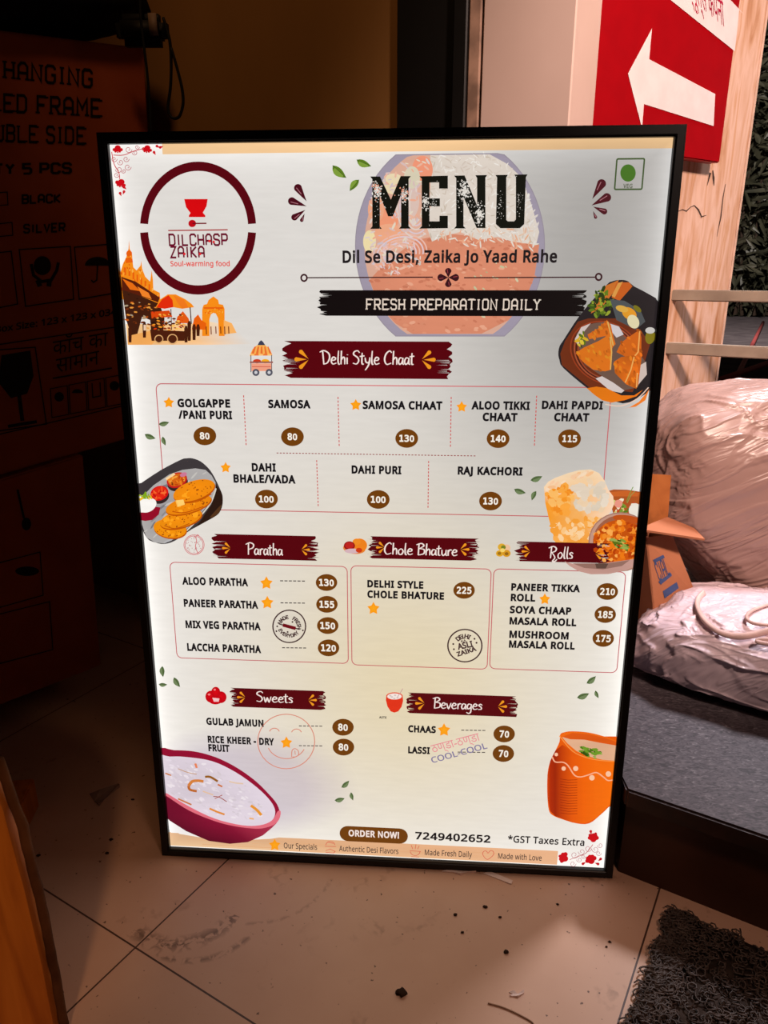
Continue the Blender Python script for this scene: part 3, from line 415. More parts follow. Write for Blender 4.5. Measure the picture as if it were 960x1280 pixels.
class Art:
    """a piece of the print: flat coloured faces in sheet coordinates, drawn layer over layer"""
    def __init__(self, layer): self.v = []; self.f = []; self.c = []; self.k = layer * 0.0004; self.raw = False
    def up(self, n=1): self.k += 0.000004 * n
    def _c(self, c, u, v): return tuple(c[1:]) if c[0] == 'ink' else ink(c, u, v)
    def face(self, uv, col):
        i = len(self.v)
        for j, (u, v) in enumerate(uv):
            c = col[j] if isinstance(col, list) else col
            self.v.append((u, -self.k, v + FB)); self.c.append(self._c(c, u, v))
        self.f.append(tuple(range(i, i + len(uv))))
    def uvpoly(self, uv, col):
        for t in tessellate_polygon([[Vector((a, b, 0)) for a, b in uv]]):
            self.face([uv[i] for i in t], [col[i] for i in t] if isinstance(col, list) else col)
    def poly(self, pts, col, smooth=0):
        self.up()
        if smooth: pts = [(p.x, p.y) for p in cr([(x, y, 0) for x, y in pts], smooth, True)]
        self.uvpoly([S(*p) for p in pts], col)
    def fan(self, c, ring, cc, rc):
        self.up(); C = S(*c); R = [S(*p) for p in ring]
        for i in range(len(R)):
            self.face([C, R[i], R[(i + 1) % len(R)]], [cc, rc[i] if isinstance(rc, list) else rc, rc[(i + 1) % len(R)] if isinstance(rc, list) else rc])
    def ell(self, cx, cy, rx, ry, col, rot=0, n=28, edge=None, jit=0, a0=0, a1=360):
        r = math.radians(rot); P = []
        for i in range(n):
            t = math.radians(a0 + (a1 - a0) * i / (n if a1 - a0 == 360 else n - 1))
            k = 1 + (random.random() - .5) * jit
            x, y = rx * math.cos(t) * k, ry * math.sin(t) * k
            P.append((cx + x * math.cos(r) - y * math.sin(r), cy + x * math.sin(r) + y * math.cos(r)))
        if edge is None and a1 - a0 == 360 and not jit: self.fan((cx, cy), P, col, col)
        elif edge is not None: self.fan((cx, cy), P, col, edge)
        else: self.poly(P, col)
        return P
    def uvstroke(self, pts, w, col, closed=False):
        """band of width w (m) along sheet points"""
        self.up(); P = [Vector((a, b)) for a, b in pts]; n = len(P)
        if n < 2: return
        L, R = [], []
        for i in range(n):
            a = P[i] - P[i - 1] if (closed or i) else P[1] - P[0]
            b = P[(i + 1) % n] - P[i] if (closed or i < n - 1) else a
            a = a.normalized(); b = b.normalized()
            nn = Vector((-(a.y + b.y), a.x + b.x))
            l = nn.length
            nn = nn / l if l > 1e-6 else Vector((-a.y, a.x))
            k = 1 / max(nn.dot(Vector((-a.y, a.x))), .5)
            ww = w[i] if isinstance(w, list) else w
            L.append(P[i] + nn * ww * .5 * k); R.append(P[i] - nn * ww * .5 * k)
        for i in range(n if closed else n - 1):
            j = (i + 1) % n
            self.face([tuple(L[i]), tuple(R[i]), tuple(R[j]), tuple(L[j])], col)
    def stroke(self, pts, wpx, col, closed=False, smooth=0):
        if smooth: pts = [(p.x, p.y) for p in cr([(x, y, 0) for x, y in pts], smooth, closed)]
        self.uvstroke([S(*p) for p in pts], [x * .00087 for x in wpx] if isinstance(wpx, list) else wpx * .00087, col, closed)
    def ellline(self, cx, cy, rx, ry, w, col, a0=0, a1=360, rot=0, n=40):
        P = []; r = math.radians(rot)
        for i in range(n if a1 - a0 == 360 else n + 1):
            t = math.radians(a0 + (a1 - a0) * i / n); x, y = rx * math.cos(t), ry * math.sin(t)
            P.append((cx + x * math.cos(r) - y * math.sin(r), cy + x * math.sin(r) + y * math.cos(r)))
        self.stroke(P, w, col, a1 - a0 == 360)
    def rrect(self, u0, v0, u1, v1, r, n=5):
        P = []
        for cx, cy, a in ((u1 - r, v1 - r, 0), (u0 + r, v1 - r, 90), (u0 + r, v0 + r, 180), (u1 - r, v0 + r, 270)):
            for i in range(n + 1):
                t = math.radians(a + 90 * i / n); P.append((cx + r * math.cos(t), cy + r * math.sin(t)))
        return P
    # --- lettering.  x0,x1: measured ends; yb: base line at the left end; yt: cap top at the left end
    def _place(self, tris, x0, x1, yb, yt, cap, col):
        xs = [p[0] for t in tris for p in t]; lo, hi = min(xs), max(xs)
        u0, v0 = S(x0, yb); u1 = S(x1, yb)[0]; vt = S(x0, yt)[1]
        sx = (u1 - u0) / (hi - lo); sy = (vt - v0) / cap
        self.up()
        for t in tris: self.face([(u0 + (x - lo) * sx, v0 + y * sy) for x, y in t], col)
    def text(self, s, x0, x1, yb, yt, col, wt=.026, font=None, track=0.0):
        T = [[(x, y + wt) for x, y in t] for t in layout(s, font or SANS, wt, track or wt * 1.3)]
        self._place(T, x0, x1, yb, yt, .482 + 2 * wt, col)
    def strokes(self, s, kind, wt, serif=0):
        """stroke lettering -> triangles in unit coordinates"""
        sub = Art(0); x = 0; save = sub
        tri = []
        for ch in s:
            if ch == ' ': x += (3.2 if kind == 'oct' else .24); continue
            if kind == 'oct': paths = OCT[ch]; ad = (2 if ch == 'I' else 4.4 if ch == 'M' else 4.8 if ch == 'W' else 4) + 1.9 + serif * .6
            else: ad, paths = SCRIPT[ch]
            for p in paths:
                q = [(a[0], a[1]) for a in p]
                if kind != 'oct' and len(q) > 2: q = [(b.x, b.y) for b in cr([(a, c, 0) for a, c in q], 5)]
                n = len(q); W = wt
                if kind != 'oct': W = [wt * (.72 + .4 * math.sin(math.pi * min(1, (i + .6) / n))) for i in range(n)]
                sub.f = []; sub.v = []; sub.c = []
                cl = q[0] == q[-1]
                sub.uvstroke([(a + x, b) for a, b in (q[:-1] if cl else q)], W, ('ink', 1, 1, 1), cl)
                for f in sub.f:
                    P = [(sub.v[i][0], sub.v[i][2] - FB) for i in f]
                    tri += [[P[0], P[1], P[2]], [P[0], P[2], P[3]]]
                if serif:
                    for e in (p[0], p[-1]):
                        if abs(e[1]) < .01 or abs(e[1] - 6) < .01:
                            y0, y1 = (-wt * .1, wt * .55) if e[1] < 3 else (6 - wt * .55, 6 + wt * .1)
                            X0, X1 = e[0] + x - wt * .5 - serif, e[0] + x + wt * .5 + serif
                            tri += [[(X0, y0), (X1, y0), (X1, y1)], [(X0, y0), (X1, y1), (X0, y1)]]
            x += ad
        return tri
    def oct(self, s, x0, x1, yb, yt, col, wt=.95, serif=0):
        self._place(self.strokes(s, 'oct', wt, serif), x0, x1, yb, yt, 6.0, col)
    def script(self, s, x0, x1, yb, yt, col, wt=.085):
        self._place(self.strokes(s, 'script', wt), x0, x1, yb, yt, 1.0, col)
    def text_line(self, tris, p0, p1, cap_px, cap, col):
        """lettering along a slanting base line p0 -> p1 (measured), any direction"""
        xs = [p[0] for t in tris for p in t]; lo, hi = min(xs), max(xs)
        A = Vector(S(*p0)); B = Vector(S(*p1)); ex = (B - A); k = ex.length / (hi - lo); ex.normalize(); ey = Vector((-ex.y, ex.x))
        sy = cap_px * .00092 / cap
        self.up()
        for t in tris: self.face([tuple(A + ex * (x - lo) * k + ey * y * sy) for x, y in t], col)
    def text_arc(self, s, cx, cy, r, a0, a1, cap_px, col, wt=.03, inward=False):
        C = Vector(S(cx, cy)); n = len(s); R = r * .00087; sy = cap_px * .0009 / .482
        self.up()
        for i, ch in enumerate(s):
            if ch == ' ': continue
            a = math.radians(a0 + (a1 - a0) * (i + .5) / n)
            ad, fl, tr = glyph(SANS, ch, wt)
            rad = Vector((math.cos(a), math.sin(a))); tan = Vector((math.sin(a), -math.cos(a)))
            if inward: rad2, tan2 = -rad, -tan
            else: rad2, tan2 = rad, tan
            o = C + rad * R
            for t in tr: self.face([tuple(o + tan2 * (fl[j][0] - ad / 2) * sy + rad2 * fl[j][1] * sy) for j in t], col)
    # --- small drawn marks
    def star(self, cx, cy, r, col=(250, 158, 22)):
        P = []
        for i in range(10):
            a = -math.pi / 2 + i * math.pi / 5; q = r if i % 2 == 0 else r * .55
            P.append((cx + q * math.cos(a), cy + q * 1.05 * math.sin(a)))
        self.fan((cx, cy), P, (253, 168, 30), (250, 152, 18))
    def leaf(self, p0, p1, wd=.34, a=(78, 112, 45), b=(120, 150, 80)):
        A = Vector(p0); B = Vector(p1); d = B - A; L = d.length; n = Vector((-d.y, d.x)) / L
        top, bot = [], []
        for i in range(7):
            t = i / 6; h = math.sin(math.pi * t ** .85) * L * wd
            top.append(tuple(A + d * t + n * h * 1.0)); bot.append(tuple(A + d * t - n * h * .55))
        self.poly(top + bot[::-1][1:-1], a)
        self.poly(top[1:-1] + [tuple(A + d * t) for t in (.8, .5, .2)], b)
        self.stroke([p0, p1], .6, (60, 80, 35))
    def drop(self, p0, p1, col, hl=None, wd=.25):
        """teardrop: round end at p0, point at p1"""
        A = Vector(p0); B = Vector(p1); d = B - A; L = d.length; n = Vector((-d.y, d.x)) / L; e = d / L; r = L * wd
        P = [tuple(B)]
        for i in range(9):
            t = math.pi * (.5 + i / 8); P.append(tuple(A + e * (r + r * math.cos(t)) + n * r * math.sin(t)))
        self.poly(P, col)
        if hl: self.stroke([tuple(A + d * .15 + n * r * .3), tuple(A + d * .55 + n * r * .12)], .9, hl)
    def arrow(self, x0, x1, yc, right=True, col=(238, 150, 32)):
        """three brush drops pointing together"""
        w = x1 - x0; tip = x1 if right else x0; s = -1 if right else 1
        self.drop((tip + s * w * .98, yc), (tip + s * w * .12, yc), col, None, .17)
        self.drop((tip + s * w * .62, yc - w * .62), (tip, yc - w * .04), col, None, .17)
        self.drop((tip + s * w * .62, yc + w * .62), (tip, yc + w * .04), col, None, .17)
    def brush(self, x0, x1, y0, y1, col, rag=14, y0r=None):
        """paint-stroke bar with ragged ends"""
        u0, v1 = S(x0, y0); u1 = S(x1, y0 if y0r is None else y0r)[0]; v0 = S(x0, y1)[1]
        k = .00087; n = 15; Lp, Rp = [], []
        for i in range(n + 1):
            v = v0 + (v1 - v0) * i / n
            out = abs(i / n - .5) * 2
            Lp.append((u0 + rag * k * (random.random() * (.55 if i % 2 else 1) * .8 + .15 * out), v))
            Rp.append((u1 - rag * k * (random.random() * (.55 if i % 2 else 1) * .8 + .15 * out), v))
        self.up()
        for i in range(n):
            self.face([Lp[i], Rp[i], Rp[i + 1], Lp[i + 1]], col)
        self.up()
        for i in range(9):
            v = v0 + (v1 - v0) * random.uniform(.04, .96)
            for uu, sg in ((u0, 1), (u1, -1)):
                a = uu + sg * rag * k * random.uniform(0, .4); b = uu + sg * rag * k * 1.3
                self.face([(a, v), (b, v - .0005), (b, v + .0005)], col)
        for i in range(7):
            v = v0 + (v1 - v0) * random.uniform(.06, .94)
            for uu, sg in ((u0, 1), (u1, -1)):
                a = uu + sg * rag * k * random.uniform(.25, .5); b = uu + sg * rag * k * random.uniform(.9, 1.5)
                self.up(); self.face([(a, v - .00035), (a, v + .00035), (b, v)], ('ink', 1, 1, 1))
    def flakes(self, n, inside, size, cols, rot=None, asp=.45):
        """scatter of small shapes; inside() -> point"""
        for i in range(n):
            x, y = inside(); s = size * random.uniform(.5, 1.3)
            a = rot + random.uniform(-25, 25) if rot is not None else random.uniform(0, 180)
            r = math.radians(a); P = []
            for t in range(6):
                q = math.radians(60 * t); X, Y = s * math.cos(q), s * asp * math.sin(q)
                P.append((x + X * math.cos(r) - Y * math.sin(r), y + X * math.sin(r) + Y * math.cos(r)))
            self.up(.25); self.uvpoly([S(*p) for p in P], random.choice(cols))
    def done(self, name, parent, label=None):
        me = bpy.data.meshes.new(name); me.from_pydata(self.v, [], self.f); me.update()
        at_ = me.color_attributes.new('ink', 'FLOAT_COLOR', 'POINT')
        at_.data.foreach_set('color', [x for c in self.c for x in (*c, 1.0)])
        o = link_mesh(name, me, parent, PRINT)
        if label: o['label'] = label
        return o
def in_ell(cx, cy, rx, ry, rot=0):
    def f():
        a = random.uniform(0, 2 * math.pi); k = math.sqrt(random.random()); r = math.radians(rot)
        x, y = rx * k * math.cos(a), ry * k * math.sin(a)
        return cx + x * math.cos(r) - y * math.sin(r), cy + x * math.sin(r) + y * math.cos(r)
    return f
def inpoly(p, P):
    x, y = p; c = False
    for i in range(len(P)):
        (x0, y0), (x1, y1) = P[i - 1], P[i]
        if (y0 > y) != (y1 > y) and x < (x1 - x0) * (y - y0) / (y1 - y0) + x0: c = not c
    return c
def in_poly(P):
    xs = [p[0] for p in P]; ys = [p[1] for p in P]
    def f():
        for _ in range(60):
            q = random.uniform(min(xs), max(xs)), random.uniform(min(ys), max(ys))
            if inpoly(q, P): return q
        return q
    return f
# ------------------------------------------------------------------ materials of the place
E1 = Vector((.891, -.454, 0)).normalized(); E2 = Vector((.454, .891, 0)).normalized(); UP = Vector((0, 0, 1))

def floor_material():
    m, nt, b = mat('dirty beige floor tile'); L = nt.links.new
    tc = N(nt, 'ShaderNodeTexCoord')
    def noise_(scale, detail=6, dist=0.0, mp=None):
        n = N(nt, 'ShaderNodeTexNoise'); n.inputs['Scale'].default_value = scale; n.inputs['Detail'].default_value = detail; n.inputs['Distortion'].default_value = dist
        L(mp or tc.outputs['Object'], n.inputs['Vector']); return n.outputs[0]
    def ramp(x, stops):
        r = N(nt, 'ShaderNodeValToRGB'); el = r.color_ramp.elements
        while len(el) < len(stops): el.new(.5)
        for e, (p, c) in zip(el, stops): e.position = p; e.color = c
        L(x, r.inputs[0]); return r.outputs[0]
    def mix(f, a, c):
        n = N(nt, 'ShaderNodeMix', data_type='RGBA'); L(f, n.inputs[0])
        for s, x in ((6, a), (7, c)):
            if isinstance(x, tuple): n.inputs[s].default_value = x
            else: L(x, n.inputs[s])
        return n.outputs[2]
    base = ramp(noise_(5), ((.3, (*lin((186, 146, 122)), 1)), (.7, (*lin((200, 162, 138)), 1))))
    # scattered dirt specks and smears
    sm = ramp(noise_(9, 8, 1.2), ((.60, (0, 0, 0, 1)), (.74, (.55, .55, .55, 1))))
    fine = ramp(noise_(70, 4, .6), ((.50, (0, 0, 0, 1)), (.64, (1, 1, 1, 1))))
    k = N(nt, 'ShaderNodeMath', operation='MULTIPLY'); L(sm, k.inputs[0]); L(fine, k.inputs[1])
    c = mix(k.outputs[0], base, (*lin((104, 78, 60)), 1))
    sp = ramp(noise_(120, 2), ((.70, (0, 0, 0, 1)), (.735, (.9, .9, .9, 1))))
    c = mix(sp, c, (*lin((84, 58, 44)), 1))
    # curved shoe-print smears
    for (x, y, r, wd, a0, a1, op) in SMEARS:
        v = N(nt, 'ShaderNodeVectorMath', operation='SUBTRACT'); L(tc.outputs['Object'], v.inputs[0]); v.inputs[1].default_value = (x, y, 0)
        ln = N(nt, 'ShaderNodeVectorMath', operation='LENGTH'); L(v.outputs[0], ln.inputs[0])
        d = N(nt, 'ShaderNodeMath', operation='SUBTRACT'); L(ln.outputs['Value'], d.inputs[0]); d.inputs[1].default_value = r
        ab = N(nt, 'ShaderNodeMath', operation='ABSOLUTE'); L(d.outputs[0], ab.inputs[0])
        mr = N(nt, 'ShaderNodeMapRange'); mr.inputs[1].default_value = 0; mr.inputs[2].default_value = wd; mr.inputs[3].default_value = op; mr.inputs[4].default_value = 0
        L(ab.outputs[0], mr.inputs[0])
        sx = N(nt, 'ShaderNodeSeparateXYZ'); L(v.outputs[0], sx.inputs[0])
        an = N(nt, 'ShaderNodeMath', operation='ARCTAN2'); L(sx.outputs[1], an.inputs[0]); L(sx.outputs[0], an.inputs[1])
        g0 = N(nt, 'ShaderNodeMath', operation='GREATER_THAN'); L(an.outputs[0], g0.inputs[0]); g0.inputs[1].default_value = a0
        g1 = N(nt, 'ShaderNodeMath', operation='LESS_THAN'); L(an.outputs[0], g1.inputs[0]); g1.inputs[1].default_value = a1
        q = mr.outputs[0]
        for o_ in (g0.outputs[0], g1.outputs[0], ramp(noise_(95, 3, .8), ((.46, (0, 0, 0, 1)), (.56, (1, 1, 1, 1))))):
            z = N(nt, 'ShaderNodeMath', operation='MULTIPLY'); L(q, z.inputs[0]); L(o_, z.inputs[1]); q = z.outputs[0]
        c = mix(q, c, (*lin((84, 60, 46)), 1))
    # tile joints
    mp = N(nt, 'ShaderNodeMapping'); L(tc.outputs['Object'], mp.inputs[0]); mp.inputs['Rotation'].default_value = (0, 0, math.radians(27.0))
    sx = N(nt, 'ShaderNodeSeparateXYZ'); L(mp.outputs[0], sx.inputs[0])
    jt = None
    for out, off in ((0, .616), (1, -.1353)):
        s_ = N(nt, 'ShaderNodeMath', operation='SUBTRACT'); L(sx.outputs[out], s_.inputs[0]); s_.inputs[1].default_value = off - .5375 / 2
        p_ = N(nt, 'ShaderNodeMath', operation='PINGPONG'); L(s_.outputs[0], p_.inputs[0]); p_.inputs[1].default_value = .5375 / 2
        # pingpong peaks (= half tile) exactly on a joint
        g = N(nt, 'ShaderNodeMath', operation='GREATER_THAN'); L(p_.outputs[0], g.inputs[0]); g.inputs[1].default_value = .5375 / 2 - .0011
        if jt is None: jt = g.outputs[0]
        else:
            z = N(nt, 'ShaderNodeMath', operation='MAXIMUM'); L(jt, z.inputs[0]); L(g.outputs[0], z.inputs[1]); jt = z.outputs[0]
    c = mix(jt, c, (*lin((70, 46, 36)), 1))
    L(c, b.inputs['Base Color']); b.inputs['Roughness'].default_value = .42; b.inputs['Specular IOR Level'].default_value = .35
    rr = N(nt, 'ShaderNodeMapRange'); rr.inputs[3].default_value = .30; rr.inputs[4].default_value = .55; L(noise_(14), rr.inputs[0]); L(rr.outputs[0], b.inputs['Roughness'])
    return m
s1 = at(455, 1150, z=0); s2 = at(700, 1235, z=0); s3 = at(640, 1330, z=0)
SMEARS = ((at(235, 1120, z=0).x, at(235, 1120, z=0).y, .075, .014, -2.3, -.35, .8), (at(255, 1130, z=0).x, at(255, 1130, z=0).y, .085, .006, -2.0, -.5, .6),
          (at(330, 1080, z=0).x, at(330, 1080, z=0).y, .10, .004, -1.9, -.2, .35))
M_FLOOR = floor_material()
M_BROWN = noisy('stained brown wall board', ((.3, (120, 84, 44)), (.7, (146, 104, 58))), scale=(1, 1, .4), nscale=3, rough=.7, spec=.15)
M_PINK = noisy('pinkish wall paint', ((.25, (196, 170, 160)), (.6, (206, 180, 170)), (.8, (212, 188, 178))), nscale=5, rough=.55, spec=.3, bump=.08)
M_BLACKJ = plain('black door frame', (16, 15, 15), .45, .35)
M_TRAV = noisy('travertine look panel', ((.30, (176, 122, 84)), (.42, (206, 162, 134)), (.54, (222, 186, 168)), (.64, (204, 156, 122)), (.76, (226, 192, 176))), scale=(7, 7, 1.1), nscale=5, detail=12, rough=.42, spec=.35, dist=.6)
M_GRAN = noisy('speckled grey granite', ((.34, (54, 48, 52)), (.50, (84, 75, 80)), (.62, (98, 89, 93)), (.72, (140, 132, 134))), scale=(1, 2.2, 1), nscale=85, detail=5, rough=.5, spec=.3, dist=1.6)
M_GEDGE = plain('dark granite edge', (44, 24, 17), .5, .3, 0, .2)
M_RISER = noisy('brown riser tile', ((.3, (54, 28, 17)), (.7, (68, 37, 23))), nscale=12, rough=.5)
M_CEIL = plain('dull ceiling', (90, 74, 60), .8)
M_ROAD = noisy('grey asphalt', ((.3, (78, 70, 74)), (.6, (98, 90, 92)), (.8, (112, 104, 106))), nscale=6, detail=10, rough=.9, spec=.1)

# ------------------------------------------------------------------ floor, step, walls
def quad(name, pts, mt, th=None):
    bm = bmesh.new()
    if th is None: bm.faces.new([bm.verts.new(p) for p in pts])
    else:
        a = [Vector(p) for p in pts]; hexa(bm, a, [p + Vector(th) for p in a])
    return struct(name, bm, mt)
quad('floor', [(-1.5, -2.0, 0), (1.9, -2.0, 0), (1.9, .9, 0), (-1.5, 1.9, 0)], M_FLOOR)

ZS = .154
SA = at(775, 984, z=ZS); SB = at(960, 1047, z=ZS); SD = (SB - SA).normalized(); SN = Vector((-SD.y, SD.x, 0))
P0 = SA + SD * ((.6235 - SA.x) / SD.x); P1 = SA + SD * 1.0
# its left end runs on behind the board
def prism(pts, z0, z1):
    bm = bmesh.new(); a = [bm.verts.new((x, y, z0)) for x, y in pts]; b = [bm.verts.new((x, y, z1)) for x, y in pts]; n = len(pts)
    bm.faces.new(a[::-1]); bm.faces.new(b)
    for i in range(n): bm.faces.new((a[i], a[(i + 1) % n], b[(i + 1) % n], b[i]))
    return bm
BK1 = P1 + SN * .95; BK0 = Vector((.62, .05, 0)) + SN * .85 - SD * .30
def slab_outline(ins): return [(P0.x + ins * .4, P0.y + ins), (P1.x, P1.y + ins), (BK1.x, BK1.y), (BK0.x, BK0.y), (.345, .19), (.345, .058), (P0.x + ins * .4, .058)]
bm = prism(slab_outline(0), ZS - .028, ZS); bmesh.ops.bevel(bm, geom=bm.edges[:], offset=.003, segments=2, affect='EDGES')
slab = struct('trim_1', bm, M_GRAN)
slab.data.materials.append(M_GEDGE)
for p in slab.data.polygons:
    if abs(p.normal.z) < .5: p.material_index = 1
bm = prism(slab_outline(.022), 0, ZS - .0285); struct('wall_step', bm, M_RISER)

# inner wall behind the board, the black door frame and the pink pillar, all on one line
Q0 = at(500, 100, y=.50); Q0.z = 0
H = 2.6
def wq(px): return on_plane(px, 150, Q0, Vector((E1.y, -E1.x, 0)))
nW = Vector((-E1.y, E1.x, 0))   # away from the viewer
def flat(p): return Vector((p.x, p.y, 0))
A0 = flat(wq(500)); A1 = flat(wq(570)); A2 = flat(wq(588)); A3 = flat(wq(604)); A4 = flat(wq(716)); A5 = flat(wq(746))
quad('wall_back', [A0 - E1 * 1.6, A0, A0 + UP * H, A0 - E1 * 1.6 + UP * H], M_BROWN, nW * .08)
def slabwall(name, a, b, mt, fwd, dep, z0=0.0):
    bm = bmesh.new(); box(bm, a - nW * fwd + UP * z0, b - a, nW * (dep + fwd), UP * (H - z0)); bmesh.ops.bevel(bm, geom=bm.edges[:], offset=.002, segments=1, affect='EDGES')
    return struct(name, bm, mt)
slabwall('trim_2', A0, A1, M_BLACKJ, .012, .08, 0)
slabwall('trim_3', A1 + E1 * .0015, A2, M_BLACKJ, .022, .08, 0)
slabwall('trim_4', A2, A3 - E1 * .0015, plain('weathered pale timber strip', (150, 120, 104), .6, .2, 0, .16), .016, .08, 0)
slabwall('wall_right', A3 + E1 * .0015, A4, M_PINK, .016, .10, 0)
quad('wall_left', [(-1.25, -2, 0), (-1.25, 1.6, 0), (-1.25, 1.6, H), (-1.25, -2, H)], M_BROWN)
quad('ceiling', [(-1.5, -2, H), (.8, -2, H), (.8, .45, H), (-1.5, 1.7, H)], M_CEIL)

# travertine column with the arrow sign
CD = Vector((.75, .66, 0)).normalized(); CN = Vector((.66, -.75, 0)).normalized()
CP = at(900, 300, y=.95)
def cp(px, py, off=0.0): return on_plane(px, py, CP + CN * off, CN)
cr_ = flat((cp(958, 10) + cp(895, 470)) / 2); cl_ = cr_ - CD * .34
bm = bmesh.new(); box(bm, cl_, cr_ - cl_, -CN * .16, UP * 2.5)
struct('wall_column', bm, M_TRAV)
bm = bmesh.new(); box(bm, cr_ + CD * .0005 + CN * .001, CD * .008, -CN * .16, UP * 2.5)
struct('trim_6', bm, plain('pale column edge strip', (214, 178, 158), .5))

def cpx(name, pts, w):
    A2 = Art(0); A2.uvstroke([(x / 1000, y / 1000) for x, y in pts], [q / 1000 for q in w], ('ink', 1, 1, 1))
    bm = bmesh.new()
    for f in A2.f: bm.faces.new([bm.verts.new(cp(A2.v[i][0] * 1000, (A2.v[i][2] - FB) * 1000, .0006)) for i in f])
    return obj(name, bm, M_SCUFF, bpy.data.objects['wall_column'])
M_SCUFF = plain('grey scuff', (66, 48, 40), .8)
cpx('scuff_mark', [(891, 213), (892, 222), (892.5, 232)], [1.2, 2.6, .6]); cpx('scuff_mark', [(848, 264), (853, 262), (858, 264), (863, 259), (868, 257), (873, 262), (877, 271), (883, 269)], [.6, 1, 1.3, .8, 1.2, 2, 1.6, .5])
cpx('scuff_mark', [(907, 230), (904, 246), (901, 272), (896, 296)], [.5, 1, 1.3, .3]); cpx('scuff_mark', [(888, 216), (884, 232)], [2.6, .4])
M_RED = plain('red sign vinyl', (152, 2, 14), .4, .35, 0, .02); M_WHT = plain('white sign vinyl', (226, 214, 216), .45, .3, 0, .02)
OFF = .03
def sp(px, py, o=0.0): return cp(px, py, OFF + o)
sbl = sp(741, 181); sbr = sp(899.7, 203)
zb = (sbl.z + sbr.z) / 2
sl = flat(sp(747, 60)); sr = flat(sp(912, 105))
SIGN = empty('arrow_sign', sl + UP * zb, 'red sign board with a big white arrow pointing left, on the travertine column', 'sign')
def sobj(name, bm, mt):
    o = obj(name, bm, mt); o.parent = SIGN; o.matrix_parent_inverse = Matrix.Translation(SIGN.location).inverted(); return o
bm = bmesh.new(); box(bm, sl + UP * zb - CN * .026, sr - sl, CN * .026, UP * .55); bmesh.ops.bevel(bm, geom=bm.edges[:], offset=.002, segments=2, affect='EDGES')
sobj('sign_panel', bm, M_RED)
def plate(pts, o0, th):
    bm = bmesh.new(); a = [bm.verts.new(sp(x, y, o0)) for x, y in pts]; b = [bm.verts.new(sp(x, y, o0 + th)) for x, y in pts]
    bm.faces.new(a[::-1]); bm.faces.new(b); n = len(a)
    for i in range(n): bm.faces.new((a[i], a[(i + 1) % n], b[(i + 1) % n], b[i]))
    return bm
sobj('arrow', plate([(785, 92), (815, 35.5), (811.5, 74), (894, 117.5), (892, 157.5), (805, 130), (802.5, 160)], .0002, .0006), M_WHT)['label'] = 'white arrow pointing left'
sobj('white_band', plate([(836, -2), (876, -40), (930, 18), (924, 12.5), (918.5, 64)], .0002, .0006), M_WHT)['label'] = 'white diagonal band'
Tn = layout(['company'], NAGARI)
xs = [p[0] for t in Tn for p in t]; lo, hi = min(xs), max(xs)
bm = bmesh.new()
for t in Tn:
    f = []
    for x, y in t:
        k = (x - lo) / (hi - lo)
        px = 852 + 52.5 * k; py = (13 - .84 * 52.5) + .84 * 52.5 * k
        f.append(bm.verts.new(sp(px - (y - .42) * 3.5, py - (y - .42) * 50, .0012)))
    bm.faces.new(f)
sobj('sign_lettering', bm, plain('crimson sign lettering', (160, 24, 60), .5))['label'] = 'crimson Devanagari lettering'

# railing in front of the column
M_RAIL = noisy('worn grey painted steel', ((.3, (136, 122, 108)), (.62, (160, 146, 130)), (.78, (150, 96, 72))), nscale=14, rough=.5, spec=.35)
RAIL = empty('railing', flat(at(960, 400, y=.70)), 'grey flat-bar railing with two bars crossing in front of the travertine column', 'railing')
RO = at(900, 370, y=.80)
def rp(px, py): return on_plane(px, py, RO, Vector((E1.y, -E1.x, 0)))
def robj(name, bm, mt):
    o = obj(name, bm, mt); o.parent = RAIL; o.matrix_parent_inverse = Matrix.Translation(RAIL.location).inverted(); return o
for y0, y1 in ((362.2, 376), (428.5, 443)):
    a = rp(840, y0); b = rp(840, y1); h = a.z - b.z
    bm = bmesh.new(); s0 = a - E1 * .2; s0.z = b.z
    box(bm, s0, E1 * 1.1, nW * .018, UP * h); bmesh.ops.bevel(bm, geom=bm.edges[:], offset=.002, segments=2, affect='EDGES')
    robj('rail_bar', bm, M_RAIL)
pe = rp(840, 362.2) + E1 * .55; pe = flat(pe)
bm = bmesh.new(); box(bm, pe + nW * .018, E1 * .03, nW * .03, UP * .80); robj('post', bm, M_RAIL)

# outside: ground, low wall, hedge, pink pipes
quad('ground', [(.9, .8, -.02), (16, -4, -.02), (16, 22, -.02), (.9, 22, -.02)], M_ROAD)
gz = at(925, 396, z=0)
hb = flat(gz)
bm = bmesh.new(); box(bm, Vector((hb.x - 1.5, hb.y + 1.6, 0)), (9, 0, 0), (0, .2, 0), (0, 0, .75)); struct('wall_garden', bm, plain('dusty pink garden wall', (150, 110, 98), .8))
random.seed(21)
M_LEAF = noisy('dark oleander leaves', ((.3, (48, 50, 38)), (.6, (78, 76, 60)), (.85, (116, 108, 92))), nscale=2.5, rough=.45, spec=.4)
M_STEM = plain('dark stems', (60, 46, 36), .8)
def leaf_blade(bm, p, d, L, w, side):
    d = d.normalized(); s = d.cross(side).normalized() * w; nrm = s.cross(d).normalized()
    q = []
    rows = []
    for k, (t, ww) in enumerate(((0, .12), (.3, 1), (.65, .8), (1, .02))):
        c = p + d * L * t + Vector((0, 0, -1)) * L * .22 * t * t
        rows.append((bm.verts.new(c - s * ww + nrm * w * .25 * ww), bm.verts.new(c), bm.verts.new(c + s * ww + nrm * w * .25 * ww)))
    for i in range(3):
        for j in range(2): bm.faces.new((rows[i][j], rows[i][j + 1], rows[i + 1][j + 1], rows[i + 1][j]))
